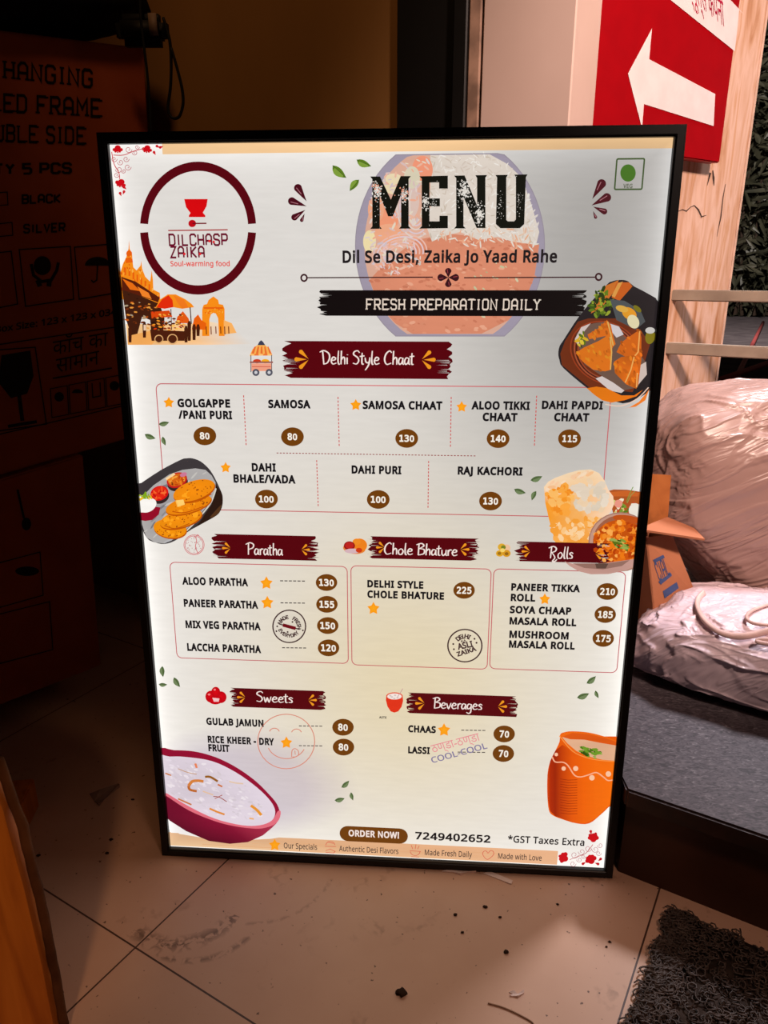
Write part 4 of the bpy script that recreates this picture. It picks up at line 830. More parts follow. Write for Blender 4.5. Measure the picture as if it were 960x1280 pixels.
def shrub(base, h, sprd, n, nst, label):
    root = empty('shrub', base, label, 'shrub', None)
    bm = bmesh.new(); sm = bmesh.new()
    for s in range(nst):
        top = Vector((random.uniform(-sprd, sprd), random.uniform(-.5, .5) * sprd, h * random.uniform(.7, 1)))
        b0 = Vector((random.uniform(-.4, .4) * sprd, random.uniform(-.2, .2), 0))
        P = cr([b0, b0 * .6 + top * .35 + Vector((random.uniform(-.2, .2), 0, 0)), b0 * .2 + top * .7, top], 4)
        tube(sm, P, [.035 - .028 * i / len(P) for i in range(len(P))], 5)
        for i in range(n // nst):
            t = random.uniform(.08, 1); p = P[min(int(t * len(P)), len(P) - 1)]
            p = p + Vector((random.gauss(0, .12), random.gauss(0, .12), random.gauss(0, .1)))
            p.z = max(p.z, .03)
            d = Vector((random.gauss(0, 1), random.gauss(0, .8), random.gauss(.35, .6)))
            leaf_blade(bm, p, d, random.uniform(.26, .5), random.uniform(.03, .05), Vector((random.gauss(0, 1), random.gauss(0, 1), random.gauss(0, 1))))
    o = obj('foliage', bm, M_LEAF, root); o['kind'] = 'stuff'; obj('stem', sm, M_STEM, root)
    return root
shrub(Vector((hb.x + .45, hb.y + .5, 0)), 5.0, .95, 4600, 34, 'tall dark leafy shrub outside at the right, beyond the travertine column')
M_PIPE = plain('pink plastic pipe', (206, 96, 96), .45)
for pts, lab in ((((954, 403), (936, 440), (921, 472), (916, 484)), 'thin pink pipe lying on the asphalt, the steeper of two'), (((1000, 440), (962, 453), (925, 466), (902, 474)), 'thin pink pipe lying flat across the lower asphalt')):
    bm = bmesh.new(); hz = .004 if 'steeper' in lab else .05; tube(bm, [at(x, y, z=hz) for x, y in pts], .022, 8)
    tag(obj('plastic_pipe', bm, M_PIPE, smooth=True), lab, 'pipe', None)

# ------------------------------------------------------------------ sacks and carton on the granite slab
def film(name, ca, cb, rot, strength):
    """woven plastic film with taut creases running one way"""
    m = noisy(name, ((.3, ca), (.7, cb)), nscale=4, rough=.36, spec=.45)
    nt = m.node_tree; b = nt.nodes['Principled BSDF']; L = nt.links.new
    tc = N(nt, 'ShaderNodeTexCoord'); prev = None
    for k, (sx, sc, dist, wdt, hgt) in enumerate(((1.6, 13.0, .9, .10, 1.0), (2.6, 30.0, 1.3, .12, .45), (5.0, 9.0, .5, .5, .6))):
        r1 = N(nt, 'ShaderNodeMapping'); r1.inputs['Rotation'].default_value = (rot[0], rot[1] + .12 * k, rot[2]); L(tc.outputs['Object'], r1.inputs[0])
        r2 = N(nt, 'ShaderNodeMapping'); r2.inputs['Scale'].default_value = (sx, sc, sc); L(r1.outputs[0], r2.inputs[0])
        nz = N(nt, 'ShaderNodeTexNoise'); nz.inputs['Scale'].default_value = 1.0; nz.inputs['Detail'].default_value = 2; nz.inputs['Distortion'].default_value = dist; L(r2.outputs[0], nz.inputs['Vector'])
        s = N(nt, 'ShaderNodeMath', operation='SUBTRACT'); L(nz.outputs[0], s.inputs[0]); s.inputs[1].default_value = .5
        a = N(nt, 'ShaderNodeMath', operation='ABSOLUTE'); L(s.outputs[0], a.inputs[0])
        q = N(nt, 'ShaderNodeMapRange', interpolation_type='SMOOTHSTEP'); q.inputs[1].default_value = 0; q.inputs[2].default_value = wdt; q.inputs[3].default_value = hgt; q.inputs[4].default_value = 0; L(a.outputs[0], q.inputs[0])
        if prev is None: prev = q.outputs[0]
        else:
            ad = N(nt, 'ShaderNodeMath', operation='ADD'); L(prev, ad.inputs[0]); L(q.outputs[0], ad.inputs[1]); prev = ad.outputs[0]
    bn = N(nt, 'ShaderNodeBump'); bn.inputs['Strength'].default_value = strength; bn.inputs['Distance'].default_value = .006
    L(prev, bn.inputs['Height']); L(bn.outputs[0], b.inputs['Normal'])
    return m
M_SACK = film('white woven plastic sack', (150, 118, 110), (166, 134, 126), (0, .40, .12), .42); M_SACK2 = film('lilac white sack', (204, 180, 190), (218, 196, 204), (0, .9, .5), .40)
def sack(name, c, r, seed, mt, label, rot=0, flat_z=None, amp=.03, t=(1, 0, .35), fr=7.0, sq=.86, taper=0):
    bm = bmesh.new(); bmesh.ops.create_icosphere(bm, subdivisions=7, radius=1)
    off = Vector((seed * 3.7, seed * 1.3, seed * 2.1)); Mz = Matrix.Rotation(rot, 3, 'Z')
    T = Vector(t).normalized(); A_ = T.cross(UP).normalized(); B_ = T.cross(A_)
    for v in bm.verts:
        d = v.co.normalized()
        q = Vector([math.copysign(abs(x) ** sq, x) for x in d])
        big = noise.noise(d * 1.25 + off) * .10 + noise.noise(d * 2.6 - off) * .04
        # long folds of the stretched film, fanning slightly
        w1 = noise.noise(d * 1.6 + off * 2) * .9; w2 = noise.noise(d * 4 + off * 3) * .18
        ft = d.dot(T); a = (d.dot(A_) + w1 * .35 + w2) * (1 + .35 * ft); b = (d.dot(B_) + w1 * .25 + w2) * (1 + .35 * ft)
        r1 = 1 - abs(noise.noise(Vector((ft * 1.1, a * fr * .55, b * fr * .55)) + off)); r2 = 1 - abs(noise.noise(Vector((ft * 1.8, a * fr * 1.2, b * fr * 1.2)) - off))
        k = 1 + big + amp * (r1 ** 8 - .3) * 1.3 + amp * .6 * (r2 ** 9 - .3)
        if taper and q.z < 0: q.x = q.x * (1 + .5 * q.z) - taper * q.z
        v.co = Mz @ (Vector((q.x * r[0], q.y * r[1], q.z * r[2])) * k)
    lo = None if flat_z is None else flat_z - c.z
    for v in bm.verts:
        if lo is not None:
            z = v.co.z
            if z < lo + .03:                       # settles flat on what carries it
                f = max(0.0, min(1.0, (z - lo + .05) / .08)); v.co.z = lo + .0008 + .0292 * f * f
        v.co += c
    return tag(obj(name, bm, mt, None, True), label, 'sack')
B1 = at(938, 628, y=.60)
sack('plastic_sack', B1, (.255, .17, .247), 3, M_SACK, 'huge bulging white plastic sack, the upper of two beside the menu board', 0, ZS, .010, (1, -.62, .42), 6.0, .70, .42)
B2 = SA + SD * .18 + SN * .395
sack('plastic_sack', Vector((B2.x, B2.y, .206)), (.25, .14, .078), 8, M_SACK2, 'lilac-white sack lying on the granite slab under the huge sack', math.radians(-27), ZS, .030, (.35, .75, 1), 5.0, .66)
# plastic straps lying over the sacks
from mathutils.bvhtree import BVHTree
LOWER, UPPER = [o for o in bpy.data.objects if o.name.startswith('plastic_sack')][1], [o for o in bpy.data.objects if o.name.startswith('plastic_sack')][0]
TREES = [BVHTree.FromPolygons([v.co for v in o.data.vertices], [tuple(q.vertices) for q in o.data.polygons]) for o in (LOWER, UPPER)]
def on_sack(px, py, lift):
    d = ray(px, py).normalized(); best = None
    for t in TREES:
        h = t.ray_cast(CAM, d)
        if h[0] is not None and (best is None or h[3] < best): best = h[3]
    return CAM + d * ((best if best is not None else 1.22) - lift)
M_TAPE = plain('pale plastic tape', (206, 172, 166), .45)
def strap(pts, r, k, lift, label):
    P = [on_sack(x, y, lift) for x, y in pts]
    for _ in range(3): P = [P[0]] + [(P[i - 1] + P[i] * 2 + P[i + 1]) / 4 for i in range(1, len(P) - 1)] + [P[-1]]
    P = [p - (p - CAM).normalized() * .004 for p in P]
    bm = bmesh.new(); tube(bm, cr(P, 5), r, 8, flat=(Vector((.3, -.8, .5)).normalized(), k)); tag(obj('plastic_strap', bm, M_TAPE, None, True), label, 'strap')
strap(((880, 741), (867, 744), (867, 755), (873, 768), (881, 779), (891, 788), (904, 796), (920, 799), (940, 797), (958, 790), (972, 784)), .0052, .35, .007, 'long pale plastic strap looped across the top of the lower sack')
strap(((975, 752), (952, 756), (936, 762), (927, 769), (929, 776), (937, 780), (950, 782), (962, 782), (975, 781)), .0028, 1, .009, 'thin looped strap end at the right picture edge between the two sacks')
strap(((975, 800), (958, 799), (946, 798), (939, 800), (942, 804), (955, 805.5), (975, 806)), .0034, .5, .014, 'short folded strap tab at the right picture edge, below the thin loop')

# open carton squeezed between board and sacks
M_CARD = noisy('brown corrugated card', ((.3, (160, 100, 72)), (.7, (176, 114, 82))), nscale=10, rough=.8, spec=.15)
M_CARD2 = noisy('stained brown card', ((.28, (104, 56, 26)), (.5, (168, 98, 50)), (.7, (182, 110, 58))), nscale=22, rough=.8, spec=.15)
M_BLUE = plain('blue carton print', (62, 76, 122), .7)
p4 = at(819, 791, y=.335); p1 = at(807, 672, y=.385); p3 = at(872, 748, y=.37)
eu = p1 - p4; er = p3 - p4; er = er * 1.25
nn = er.cross(eu).normalized()
if nn.y < 0: nn = -nn
CART = empty('cardboard_carton', p4, 'small open brown carton with blue print, wedged between the menu board and the sacks', 'carton')
def cobj(name, bm, mt, lab=None):
    o = obj(name, bm, mt); o.parent = CART; o.matrix_parent_inverse = Matrix.Translation(CART.location).inverted()
    if lab: o['label'] = lab
    return o
p2 = at(840, 668, y=.405)
dpt = nn * .10 + er.normalized() * .01
def wall4(bm, a, b, c, d, n_): hexa(bm, [a, b, c, d], [q + n_ * .004 for q in (a, b, c, d)])
p3 = p4 + er * .8
bm = bmesh.new()
wall4(bm, p4, p3, p2, p1, nn); wall4(bm, p4, p4 + dpt, p1 + dpt * .9, p1, er.normalized()); wall4(bm, p3, p3 + dpt, p2 + dpt * .9, p2, -er.normalized()); wall4(bm, p4 + dpt, p3 + dpt, p2 + dpt * .9, p1 + dpt * .9, -nn); wall4(bm, p4, p3, p3 + dpt, p4 + dpt, eu.normalized())
cobj('carton_body', bm, M_CARD)
fp = lambda px, py: on_plane(px, py, p4 - nn * .0008, nn)
for q in (((816, 700), (829, 693.5), (831, 697), (819, 704)), ((823, 727), (838.5, 716), (840, 719.5), (826, 731))):
    bm = bmesh.new(); bm.faces.new([bm.verts.new(fp(*x)) for x in q]); cobj('carton_print', bm, M_BLUE)
bm = bmesh.new(); bm.faces.new([bm.verts.new(fp(*x)) for x in ((828.5, 739), (846, 727.5), (848.5, 735), (831, 748))]); cobj('carton_print', bm, M_BLUE, 'blue printed block')
bm = bmesh.new()
A_ = Art(0); tri = A_.strokes('CIAL', 'oct', .8)
xs = [p[0] for t in tri for p in t]; hi = max(xs)
for t in tri:
    f = []
    for x, y in t:
        k = x / hi; j = y / 6
        f.append(bm.verts.new(fp(824.5 + 13.5 * k - 6.5 * j, 725 - 8.5 * k - 19.5 * j)))
    try: bm.faces.new(f)
    except ValueError: pass
cobj('carton_lettering', bm, M_BLUE, 'blue block lettering')
def card(pts, ys, mt, th=.0035):
    P = [at(x, y, y=yy) for (x, y), yy in zip(pts, ys)]
    n_ = (P[1] - P[0]).cross(P[2] - P[0]).normalized()
    if n_.y < 0: n_ = -n_
    bm = bmesh.new(); hexa(bm, P, [p + n_ * th for p in P]); return bm
cobj('flap', card(((798, 661), (881, 673.5), (868, 660), (834, 646)), (.36, .37, .42, .43), M_CARD), M_CARD)
cobj('flap', card(((796, 664), (834, 661), (839, 594), (808, 592)), (.425, .43, .45, .45), M_CARD2), M_CARD2, 'stained upright flap')

# ------------------------------------------------------------------ cartons at the left
M_BOX = noisy('brown carton board', ((.3, (140, 62, 30)), (.7, (156, 74, 38))), nscale=9, rough=.8, spec=.1)
M_INK = plain('black carton print', (26, 18, 14), .8, .1)
d1 = ray(1390, 205).normalized()
n1 = d1.cross(UP).normalized(); u1 = n1.cross(d1).normalized()
if u1.z < 0: u1 = -u1
if n1.y > 0: n1 = -n1        # towards the viewer
BX = at(100, 300, y=.46)
def bp(px, py, o=0.0): return on_plane(px, py, BX + n1 * o, n1)
def carton(name, front, depth, label, off):
    F = [bp(x, y, off) for x, y in front]                       # tl, tr, br, bl
    root = empty(name, (F[2] + F[3]) / 2 - n1 * depth * .5, label, 'carton')
    bm = bmesh.new(); hexa(bm, F, [q - n1 * depth for q in F]); bmesh.ops.bevel(bm, geom=bm.edges[:], offset=.003, segments=2, affect='EDGES')
    o = obj('carton_body', bm, M_BOX, root); o.matrix_parent_inverse = Matrix.Translation(root.location).inverted()
    return root
def ctri(root, name, tris_px, off, lab=None, mt=None):
    bm = bmesh.new()
    for t in tris_px:
        try: bm.faces.new([bm.verts.new(bp(x, y, off)) for x, y in t])
        except ValueError: pass
    o = obj(name, bm, mt or M_INK, root); o.matrix_parent_inverse = Matrix.Translation(root.location).inverted()
    if lab: o['label'] = lab
    return o
def px_text(tris, x0, x1, y0, y1, h, cap):
    """unit triangles -> picture points along a base line (x0,y0)-(x1,y1), letters h px tall"""
    xs = [p[0] for t in tris for p in t]; lo, hi = min(xs), max(xs); out = []
    for t in tris:
        out.append([(x0 + (x1 - x0) * (x - lo) / (hi - lo), y0 + (y1 - y0) * (x - lo) / (hi - lo) - h * y / cap) for x, y in t])
    return out
def px_line(pts, w, closed=False):
    A2 = Art(0); sc = 1000.0
    A2.uvstroke([(x / sc, y / sc) for x, y in pts], w / sc, ('ink', 1, 1, 1), closed)
    return [[(A2.v[i][0] * sc, (A2.v[i][2] - FB) * sc) for i in f] for f in A2.f]
def px_ell(cx, cy, rx, ry, a0=0, a1=360, n=18):
    P = [(cx + rx * math.cos(math.radians(a0 + (a1 - a0) * i / n)), cy + ry * math.sin(math.radians(a0 + (a1 - a0) * i / n))) for i in range(n + 1)]
    return [[(cx, cy), P[i], P[i + 1]] for i in range(n)]
CA = carton('printed_carton', ((-60, 30), (181, 60), (203, 536), (-60, 612)), .30, 'large dark printed carton at left, the upper of two, with black lettering and handling marks', 0.0)
o_ = .0006
sx_ = Art(0)
oc = lambda s: sx_.strokes(s, 'oct', 1.05, .5)
ctri(CA, 'carton_lettering', px_text(oc('HANGING'), 3, 116, 97, 109, 21, 6) + px_text(oc('LED FRAME'), -14, 128, 138, 146, 21, 6) + px_text(oc('DOUBLE SIDE'), -36, 108, 175, 180, 20, 6), o_)
ctri(CA, 'carton_lettering', px_text(sx_.strokes('QTY 5 PCS', 'oct', 1.5), -22, 90, 218, 216, 12, 6), o_)
ctri(CA, 'carton_lettering', px_text(sx_.strokes('BLACK', 'oct', 1.5), 27, 76, 254, 253, 10, 6), o_)
ctri(CA, 'carton_lettering', px_text(sx_.strokes('SILVER', 'oct', 1.5), 29, 82, 291, 289, 10, 6), o_)
ctri(CA, 'tick_box', px_line([(-4, 241), (9, 240), (10, 256), (-4, 257)], 1.4, True), o_)
ctri(CA, 'tick_box', px_line([(-4, 280), (15, 278), (16, 294), (-4, 296)], 1.4, True), o_)
mk = px_line([(-20, 318), (14, 314), (22, 380), (-18, 388)], 1.6, True) + px_line([(24, 312), (88, 308), (92, 374), (32, 383)], 1.6, True) + px_line([(93, 309), (150, 304), (156, 364), (99, 374)], 1.6, True)
mk += px_ell(53, 332, 11, 12) + px_line([(39, 330), (42, 344), (52, 352), (64, 350), (71, 338), (73, 328)], 4) + px_line([(47, 350), (50, 358)], 6) + px_line([(62, 350), (61, 358)], 6)
mk += px_ell(122, 332, 16, 11, 180, 360) + px_line([(122, 330), (121, 350), (117, 353), (114, 350)], 1.8)
ctri(CA, 'handling_mark', mk, o_)
ctri(CA, 'carton_lettering', px_text(layout('Box Size: 123 x 123 x 034', SANS, .02), -6, 146, 416, 393, 8, .482), o_)
ctri(CA, 'printed_rule', px_line([(-10, 432), (150, 408)], 1.6), o_)
gl = px_line([(-10, 438), (44, 434), (58, 530), (-10, 540)], 1.6, True)
gl += [[(2, 444), (38, 438), (42, 470)], [(2, 444), (42, 470), (34, 492)], [(2, 444), (34, 492), (14, 498)], [(2, 444), (14, 498), (-2, 478)]] + px_line([(24, 494), (28, 526)], 5) + px_line([(10, 533), (46, 527)], 4)
ctri(CA, 'handling_mark', gl, o_, 'black wine glass mark')
ctri(CA, 'carton_lettering', px_text(layout(['glass'], NAGARI), 66, 135, 444, 432, 13, .48) + px_text(layout(['goods'], NAGARI), 70, 124, 466, 455, 13, .48) + px_line([(66, 473), (140, 460)], 2), o_)
sm = []
for k in range(4):
    x = 63 + k * 23; y = 486 - k * 4.6
    sm += px_line([(x, y), (x + 21, y - 4), (x + 23, y + 32), (x + 2, y + 36)], 1.2, True) + (px_ell(x + 11, y + 10, 6, 6) if k in (0, 3) else px_ell(x + 11, y + 10, 7, 5, 180, 360) if k == 1 else px_line([(x + 6, y + 2), (x + 7, y + 20), (x + 17, y + 18), (x + 16, y + 1)], 1.6))
ctri(CA, 'handling_mark', sm, o_)
ctri(CA, 'printed_rule', px_line([(-10, 545), (155, 507)], 1.4), o_)
CB = carton('printed_carton', ((-60, 618), (104, 568), (127, 832), (-60, 905)), .22, 'dark carton standing on the floor at left, the lower of two', .012)
ctri(CB, 'handling_mark', px_line([(22, 612), (30, 648)], 3) + px_ell(33, 655, 6, 8) + px_line([(-10, 706), (50, 690), (54, 744), (-10, 762)], 1.4, True) + px_ell(34, 714, 15, 6) + px_line([(-10, 770), (62, 752), (66, 812), (-10, 832)], 1.4, True), .0126)

# black bag lying over the carton, and the plug with its hanging cords
M_BAG = plain('black nylon', (7, 6, 6), .85, .15)
bm = bmesh.new(); bmesh.ops.create_icosphere(bm, subdivisions=4, radius=1)
bc = bp(20, 0, -.07) + u1 * .012
for v in bm.verts:
    q = Vector([math.copysign(abs(x) ** .6, x) for x in v.co.normalized()]); k = 1 + noise.noise(v.co * 2.4) * .10
    v.co = bc + d1 * q.x * .20 * k - n1 * q.y * .12 * k + u1 * q.z * .055 * k
tag(obj('cloth_bag', bm, M_BAG, None, True), 'black soft bag lying on top of the printed cartons', 'bag')
M_CORD = plain('black cord', (10, 8, 7), .6, .2)
yl = .47
PLUG = empty('power_adapter', at(190, 34, y=yl), 'black power adapter hanging in the dark above the menu board, with a cord loop', 'adapter')
def pobj(name, bm, mt, lab=None):
    o = obj(name, bm, mt, None, True); o.parent = PLUG; o.matrix_parent_inverse = Matrix.Translation(PLUG.location).inverted()
    if lab: o['label'] = lab
    return o
bm = bmesh.new(); a_ = at(143, 55, y=yl); b_ = at(207, 55, y=yl); h_ = at(143, 14, y=yl).z - a_.z
box(bm, a_, b_ - a_, (0, .035, 0), UP * h_); bmesh.ops.bevel(bm, geom=bm.edges[:], offset=.012, segments=4, affect='EDGES'); pobj('adapter_body', bm, M_CORD)
bm = bmesh.new(); box(bm, at(187, 44, y=yl - .0015), at(197, 44, y=yl) - at(187, 44, y=yl), (0, .002, 0), UP * .03); pobj('worn_label', bm, plain('grey brown label', (120, 96, 80), .6), 'pale worn sticker')
bm = bmesh.new(); tube(bm, cr([at(x, y, y=yl) for x, y in ((204, 22), (212, 50), (214, 80), (213, 110), (210, 134), (213, 145), (219, 148), (225, 144), (229, 128), (227, 108), (221, 84), (214, 60))], 5), .0024, 8); pobj('cord_loop', bm, M_CORD)
bm = bmesh.new(); tube(bm, cr([at(x, y, y=yl) for x, y in ((175, -30), (175.5, 15), (180, 58), (184, 92), (187, 130), (189, 170), (190, 215))], 5), .0021, 8); pobj('cord', bm, M_CORD)

# ------------------------------------------------------------------ timber at the left edge
M_WOOD = noisy('orange varnished timber', ((.25, (150, 74, 18)), (.5, (196, 112, 36)), (.75, (212, 128, 48))), scale=(9, 9, .8), nscale=4, detail=7, rough=.55, spec=.25, dist=1.0)
M_BARK = noisy('rough brown edge', ((.3, (70, 40, 22)), (.7, (104, 64, 38))), nscale=20, rough=.9, spec=.1, bump=.6)
e_ = at(78, 1276, y=-.27); e0 = Vector((e_.x, -.27, 0)); 
WOOD = empty('timber_plank', (e0.x - .1, -.26, 0), 'upright orange timber plank at the left picture edge, nearest the viewer', 'plank')
def wobj(name, bm, mt, sm=False):
    o = obj(name, bm, mt, None, sm); o.parent = WOOD; o.matrix_parent_inverse = Matrix.Translation(WOOD.location).inverted(); return o
prof = [(e0.x - .010, 0), (e0.x - .010, .10), (e0.x - .013, .20), (e0.x - .019, .30), (e0.x - .028, .345), (e0.x - .05, .38), (e0.x - .20, .44), (e0.x - .24, .44), (e0.x - .24, 0)]
bm = bmesh.new(); a = [bm.verts.new((x, -.272, z)) for x, z in prof]; b = [bm.verts.new((x, -.250, z)) for x, z in prof]
bm.faces.new(a); bm.faces.new(b[::-1])
for i in range(len(a)): bm.faces.new((a[i], b[i], b[(i + 1) % len(a)], a[(i + 1) % len(a)]))
wobj('plank_board', bm, M_WOOD)
edge = [(e0.x - .004 + .0016 * noise.noise(Vector((i * .45, 0, 7))) - (.010 if i > 21 else 0) * (i - 21) / 8 - (.006 * max(0, i - 12) / 10), .0055 + i * .0128) for i in range(28)]
bm = bmesh.new(); tube(bm, [(x, -.262, z) for x, z in edge], [.0050 + .0006 * noise.noise(Vector((i * .7, 3, 1))) for i in range(28)], 10); wobj('bark_edge', bm, M_BARK, True)
wb = at(24, 1058, z=0)
bm = bmesh.new(); r_ = E1 * .0; cnr = at(24, 1060, z=0); t1 = at(47, 1012, z=0)
tdir = (t1 - cnr).normalized(); sdir = Vector((-tdir.y, tdir.x, 0))
box(bm, cnr, tdir * (t1 - cnr).length * 1.1, sdir * .09, UP * .052); bmesh.ops.bevel(bm, geom=bm.edges[:], offset=.002, segments=2, affect='EDGES')
tag(obj('timber_block', bm, M_WOOD), 'low orange timber block lying on the floor behind the upright plank', 'block')

# ------------------------------------------------------------------ coil mat
M_MAT = noisy('dark brown coil mat', ((.3, (52, 41, 36)), (.7, (80, 66, 59))), nscale=60, rough=.5, spec=.35)
random.seed(5)
mA = at(838, 1140, z=0); mB = at(786, 1290, z=0); mdir = (mA - mB).normalized(); mside = Vector((mdir.y, -mdir.x, 0))
mat_root = empty('coil_mat', mA - mdir * .2 + mside * .2, 'dark brown coiled vinyl doormat on the tiles at bottom right', 'doormat')
fl = mA + mdir * .0; LEN, WID = .34, .40
def madd(name, bm, mt, k=None):
    o = obj(name, bm, mt, None, True); o.parent = mat_root; o.matrix_parent_inverse = Matrix.Translation(mat_root.location).inverted()
    if k: o['kind'] = k
    return o
bm = bmesh.new(); box(bm, fl - mdir * LEN + UP * .0005, mdir * LEN, mside * WID, UP * .003); madd('backing', bm, M_MAT)
bm = bmesh.new()
def inside_step(p): return (p - SA).dot(SN) < .012
cnt = 0
while cnt < 3300:
    s = random.random() * WID; t = random.random() * LEN
    if random.random() < .25: s = random.random() * .03
    p = fl - mdir * t + mside * s
    q = at(960, 1290, z=0)
    if not inside_step(p) or s > .30: cnt += 1; continue
    a = random.uniform(0, 6.28); z0 = random.uniform(.004, .010); P = []
    r = random.uniform(.0035, .0062); tl = random.uniform(-.9, .9); turns = random.uniform(.8, 1.6); n = 9
    drift = Vector((random.gauss(0, 1), random.gauss(0, 1), 0)).normalized() * r * 1.5
    for i in range(n):
        th = a + turns * 2 * math.pi * i / (n - 1)
        P.append(p + Vector((r * math.cos(th), r * math.sin(th) * math.cos(tl), 0)) + drift * (i / n) + UP * (max(.004, z0 + r * math.sin(th) * math.sin(tl))))
    tube(bm, P, .00105, 4); cnt += 1
madd('coil_pile', bm, M_MAT, 'stuff')

# ------------------------------------------------------------------ litter on the floor
M_DIRT = plain('dark dirt crumb', (48, 32, 24), .9, .1); M_SCRAP = plain('white plastic scrap', (214, 190, 180), .5); M_TAPE2 = noisy('dusty clear tape', ((.3, (120, 96, 84)), (.7, (150, 124, 110))), nscale=30, rough=.25, spec=.5)
def crumb(px, py, r, label, grp='dirt crumbs on the tiles'):
    c = at(px, py, z=0); bm = bmesh.new(); bmesh.ops.create_icosphere(bm, subdivisions=2, radius=1)
    for v in bm.verts:
        k = 1 + noise.noise(v.co * 1.7 + c * 90) * .7
        v.co = Vector((v.co.x * r * k * 1.3, v.co.y * r * k, max(-.6, v.co.z) * r * .5 * k))
    z = min(v.co.z for v in bm.verts)
    for v in bm.verts: v.co += c - UP * (z - .0003)
    return tag(obj('dirt_crumb', bm, M_DIRT, None, True), label, 'dirt', grp)
for px, py, r, lab in ((502, 1242, .0052, 'largest black dirt clump on the tiles at bottom centre'), (633, 1191, .0026, 'dark crumb right of centre on the lit tiles'), (578, 1166, .0017, 'small dark crumb below the middle of the menu board'), (139, 1050, .0024, 'dark crumb left of the board corner'), (134, 1067, .0022, 'dark crumb nearest the left board corner, in front'), (48, 1070, .0024, 'dark crumb beside the timber block'),
                       (762, 1178, .0015, 'small crumb by the tile joint near the mat, upper of two'), (758, 1184, .0014, 'small crumb by the tile joint near the mat, lower of two'), (569, 1144, .0020, 'crumb under the footer text of the board'), (606, 1134, .0024, 'brown crumb beneath the smaller tape scrap'), (625, 1147, .0017, 'brown crumb between the tape scrap and the floor centre'), (697, 1131, .0015, 'tiny crumb beneath the right corner of the board'), (166, 1000, .0018, 'crumb beside the left frame edge in shadow')):
    crumb(px, py, r, lab)
c = at(440, 1232, z=0)
def scrap(name, pts, mt, label, cat, z=.0006, lift=.0):
    bm = bmesh.new(); top = [bm.verts.new(at(x, y, z=0) + UP * (z + lift * (i % 2))) for i, (x, y) in enumerate(pts)]; bot = [bm.verts.new(at(x, y, z=0) + UP * .0002) for x, y in pts]
    n = len(pts); bm.faces.new(top); bm.faces.new(bot[::-1])
    for i in range(n): bm.faces.new((top[i], top[(i + 1) % n], bot[(i + 1) % n], bot[i]))
    return tag(obj(name, bm, mt), label, cat)
scrap('plastic_scrap', ((552, 1090), (570, 1086), (586, 1084), (595, 1091), (584, 1091), (575, 1094), (566, 1091)), M_SCRAP, 'crumpled white plastic scrap poking out under the menu board', 'scrap', .0016, .002)
scrap('tape_scrap', ((604, 1092), (612, 1090), (641, 1101), (639, 1106), (622, 1099)), M_SCRAP, 'pale strip of tape on the tiles just below the menu board', 'scrap', .0008, .001)
scrap('paper_scrap', ((636, 1241), (642, 1240), (647, 1243), (655, 1239), (655, 1242), (648, 1247), (640, 1246), (637, 1246), (641, 1243)), M_SCRAP, 'tiny white curled scrap on the tiles near the bottom edge', 'scrap', .0012, .002)
scrap('tape_scrap', ((112, 993), (126, 990), (148, 980), (150, 984), (130, 1000), (124, 1008), (118, 1002)), M_TAPE2, 'shiny crumpled clear tape on the dark floor left of the board', 'scrap', .0015, .004)
scrap('plastic_scrap', ((757, 1093), (760, 1094), (758, 1098), (754, 1097)), M_SCRAP, 'tiny white flake at the right bottom corner of the menu board', 'scrap', .001, .0008)
bm = bmesh.new(); tube(bm, cr([at(x, y, z=0) + UP * .0012 for x, y in ((610, 1255), (628, 1260), (646, 1268), (664, 1278), (668, 1284))], 5), .0009, 6); tag(obj('twig', bm, plain('dry twig', (140, 106, 84), .8), None, True), 'thin dry stalk curving on the tiles at the bottom edge', 'twig')
# ------------------------------------------------------------------ the lit menu board
random.seed(7)
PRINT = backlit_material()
M_FRAME = noisy('black anodised frame', ((.3, (6, 5, 5)), (.75, (13, 12, 12))), nscale=14, rough=.42, spec=.3)
BOARD = empty('menu_board', (0, 0, 0), 'lit black-framed vegetarian menu light box leaning upright on the tiled floor', 'menu board')
BOARD.rotation_euler = (math.radians(-3.0), 0, 0)
BLACK = (24, 21, 24); MAROON = (86, 6, 14); PAPER = ('ink', 1, 1, 1)
PEACH = (240, 196, 146)

def frame_rail(a0, a1, b0, b1):
    """mitred rail: outer edge a0-a1, inner edge b0-b1 in (u, z)"""
    bm = bmesh.new(); D = .026; F = -.008
    q = [(a0, F), (a1, F), (b1, F), (b0, F)]
    A = [bm.verts.new((p[0], y, p[1])) for p, y in q]
    lip = .003
    Bk = [bm.verts.new((p[0], D, p[1])) for p, y in q]
    bm.faces.new(A); bm.faces.new(Bk[::-1])
    for i in range(4):
        j = (i + 1) % 4; bm.faces.new((A[i], Bk[i], Bk[j], A[j]))
    bmesh.ops.bevel(bm, geom=[e for e in bm.edges if e in (bm.edges.get((A[0], A[1])), bm.edges.get((A[2], A[3])))], offset=.0022, segments=3, affect='EDGES')
    return obj('frame_rail', bm, M_FRAME, BOARD)
o4 = [(-.0115, 0), (SW + .0115, 0), (SW + .0115, SH + 2 * FB), (-.0115, SH + 2 * FB)]
i4 = [(0, FB), (SW, FB), (SW, FB + SH), (0, FB + SH)]
for i in range(4):
    j = (i + 1) % 4; frame_rail(o4[i], o4[j], i4[i], i4[j])
bm = bmesh.new(); box(bm, (-.008, .004, .004), (SW + .016, 0, 0), (0, .018, 0), (0, 0, SH + 2 * FB - .008))
obj('back_panel', bm, M_FRAME, BOARD)
# sheet
a = Art(0)
NX, NZ = 1, 1
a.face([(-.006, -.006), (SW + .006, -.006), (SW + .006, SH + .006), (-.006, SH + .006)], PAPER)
SHEET = a.done('printed_sheet', BOARD, 'white backlit menu sheet with food pictures, prices and lettering')

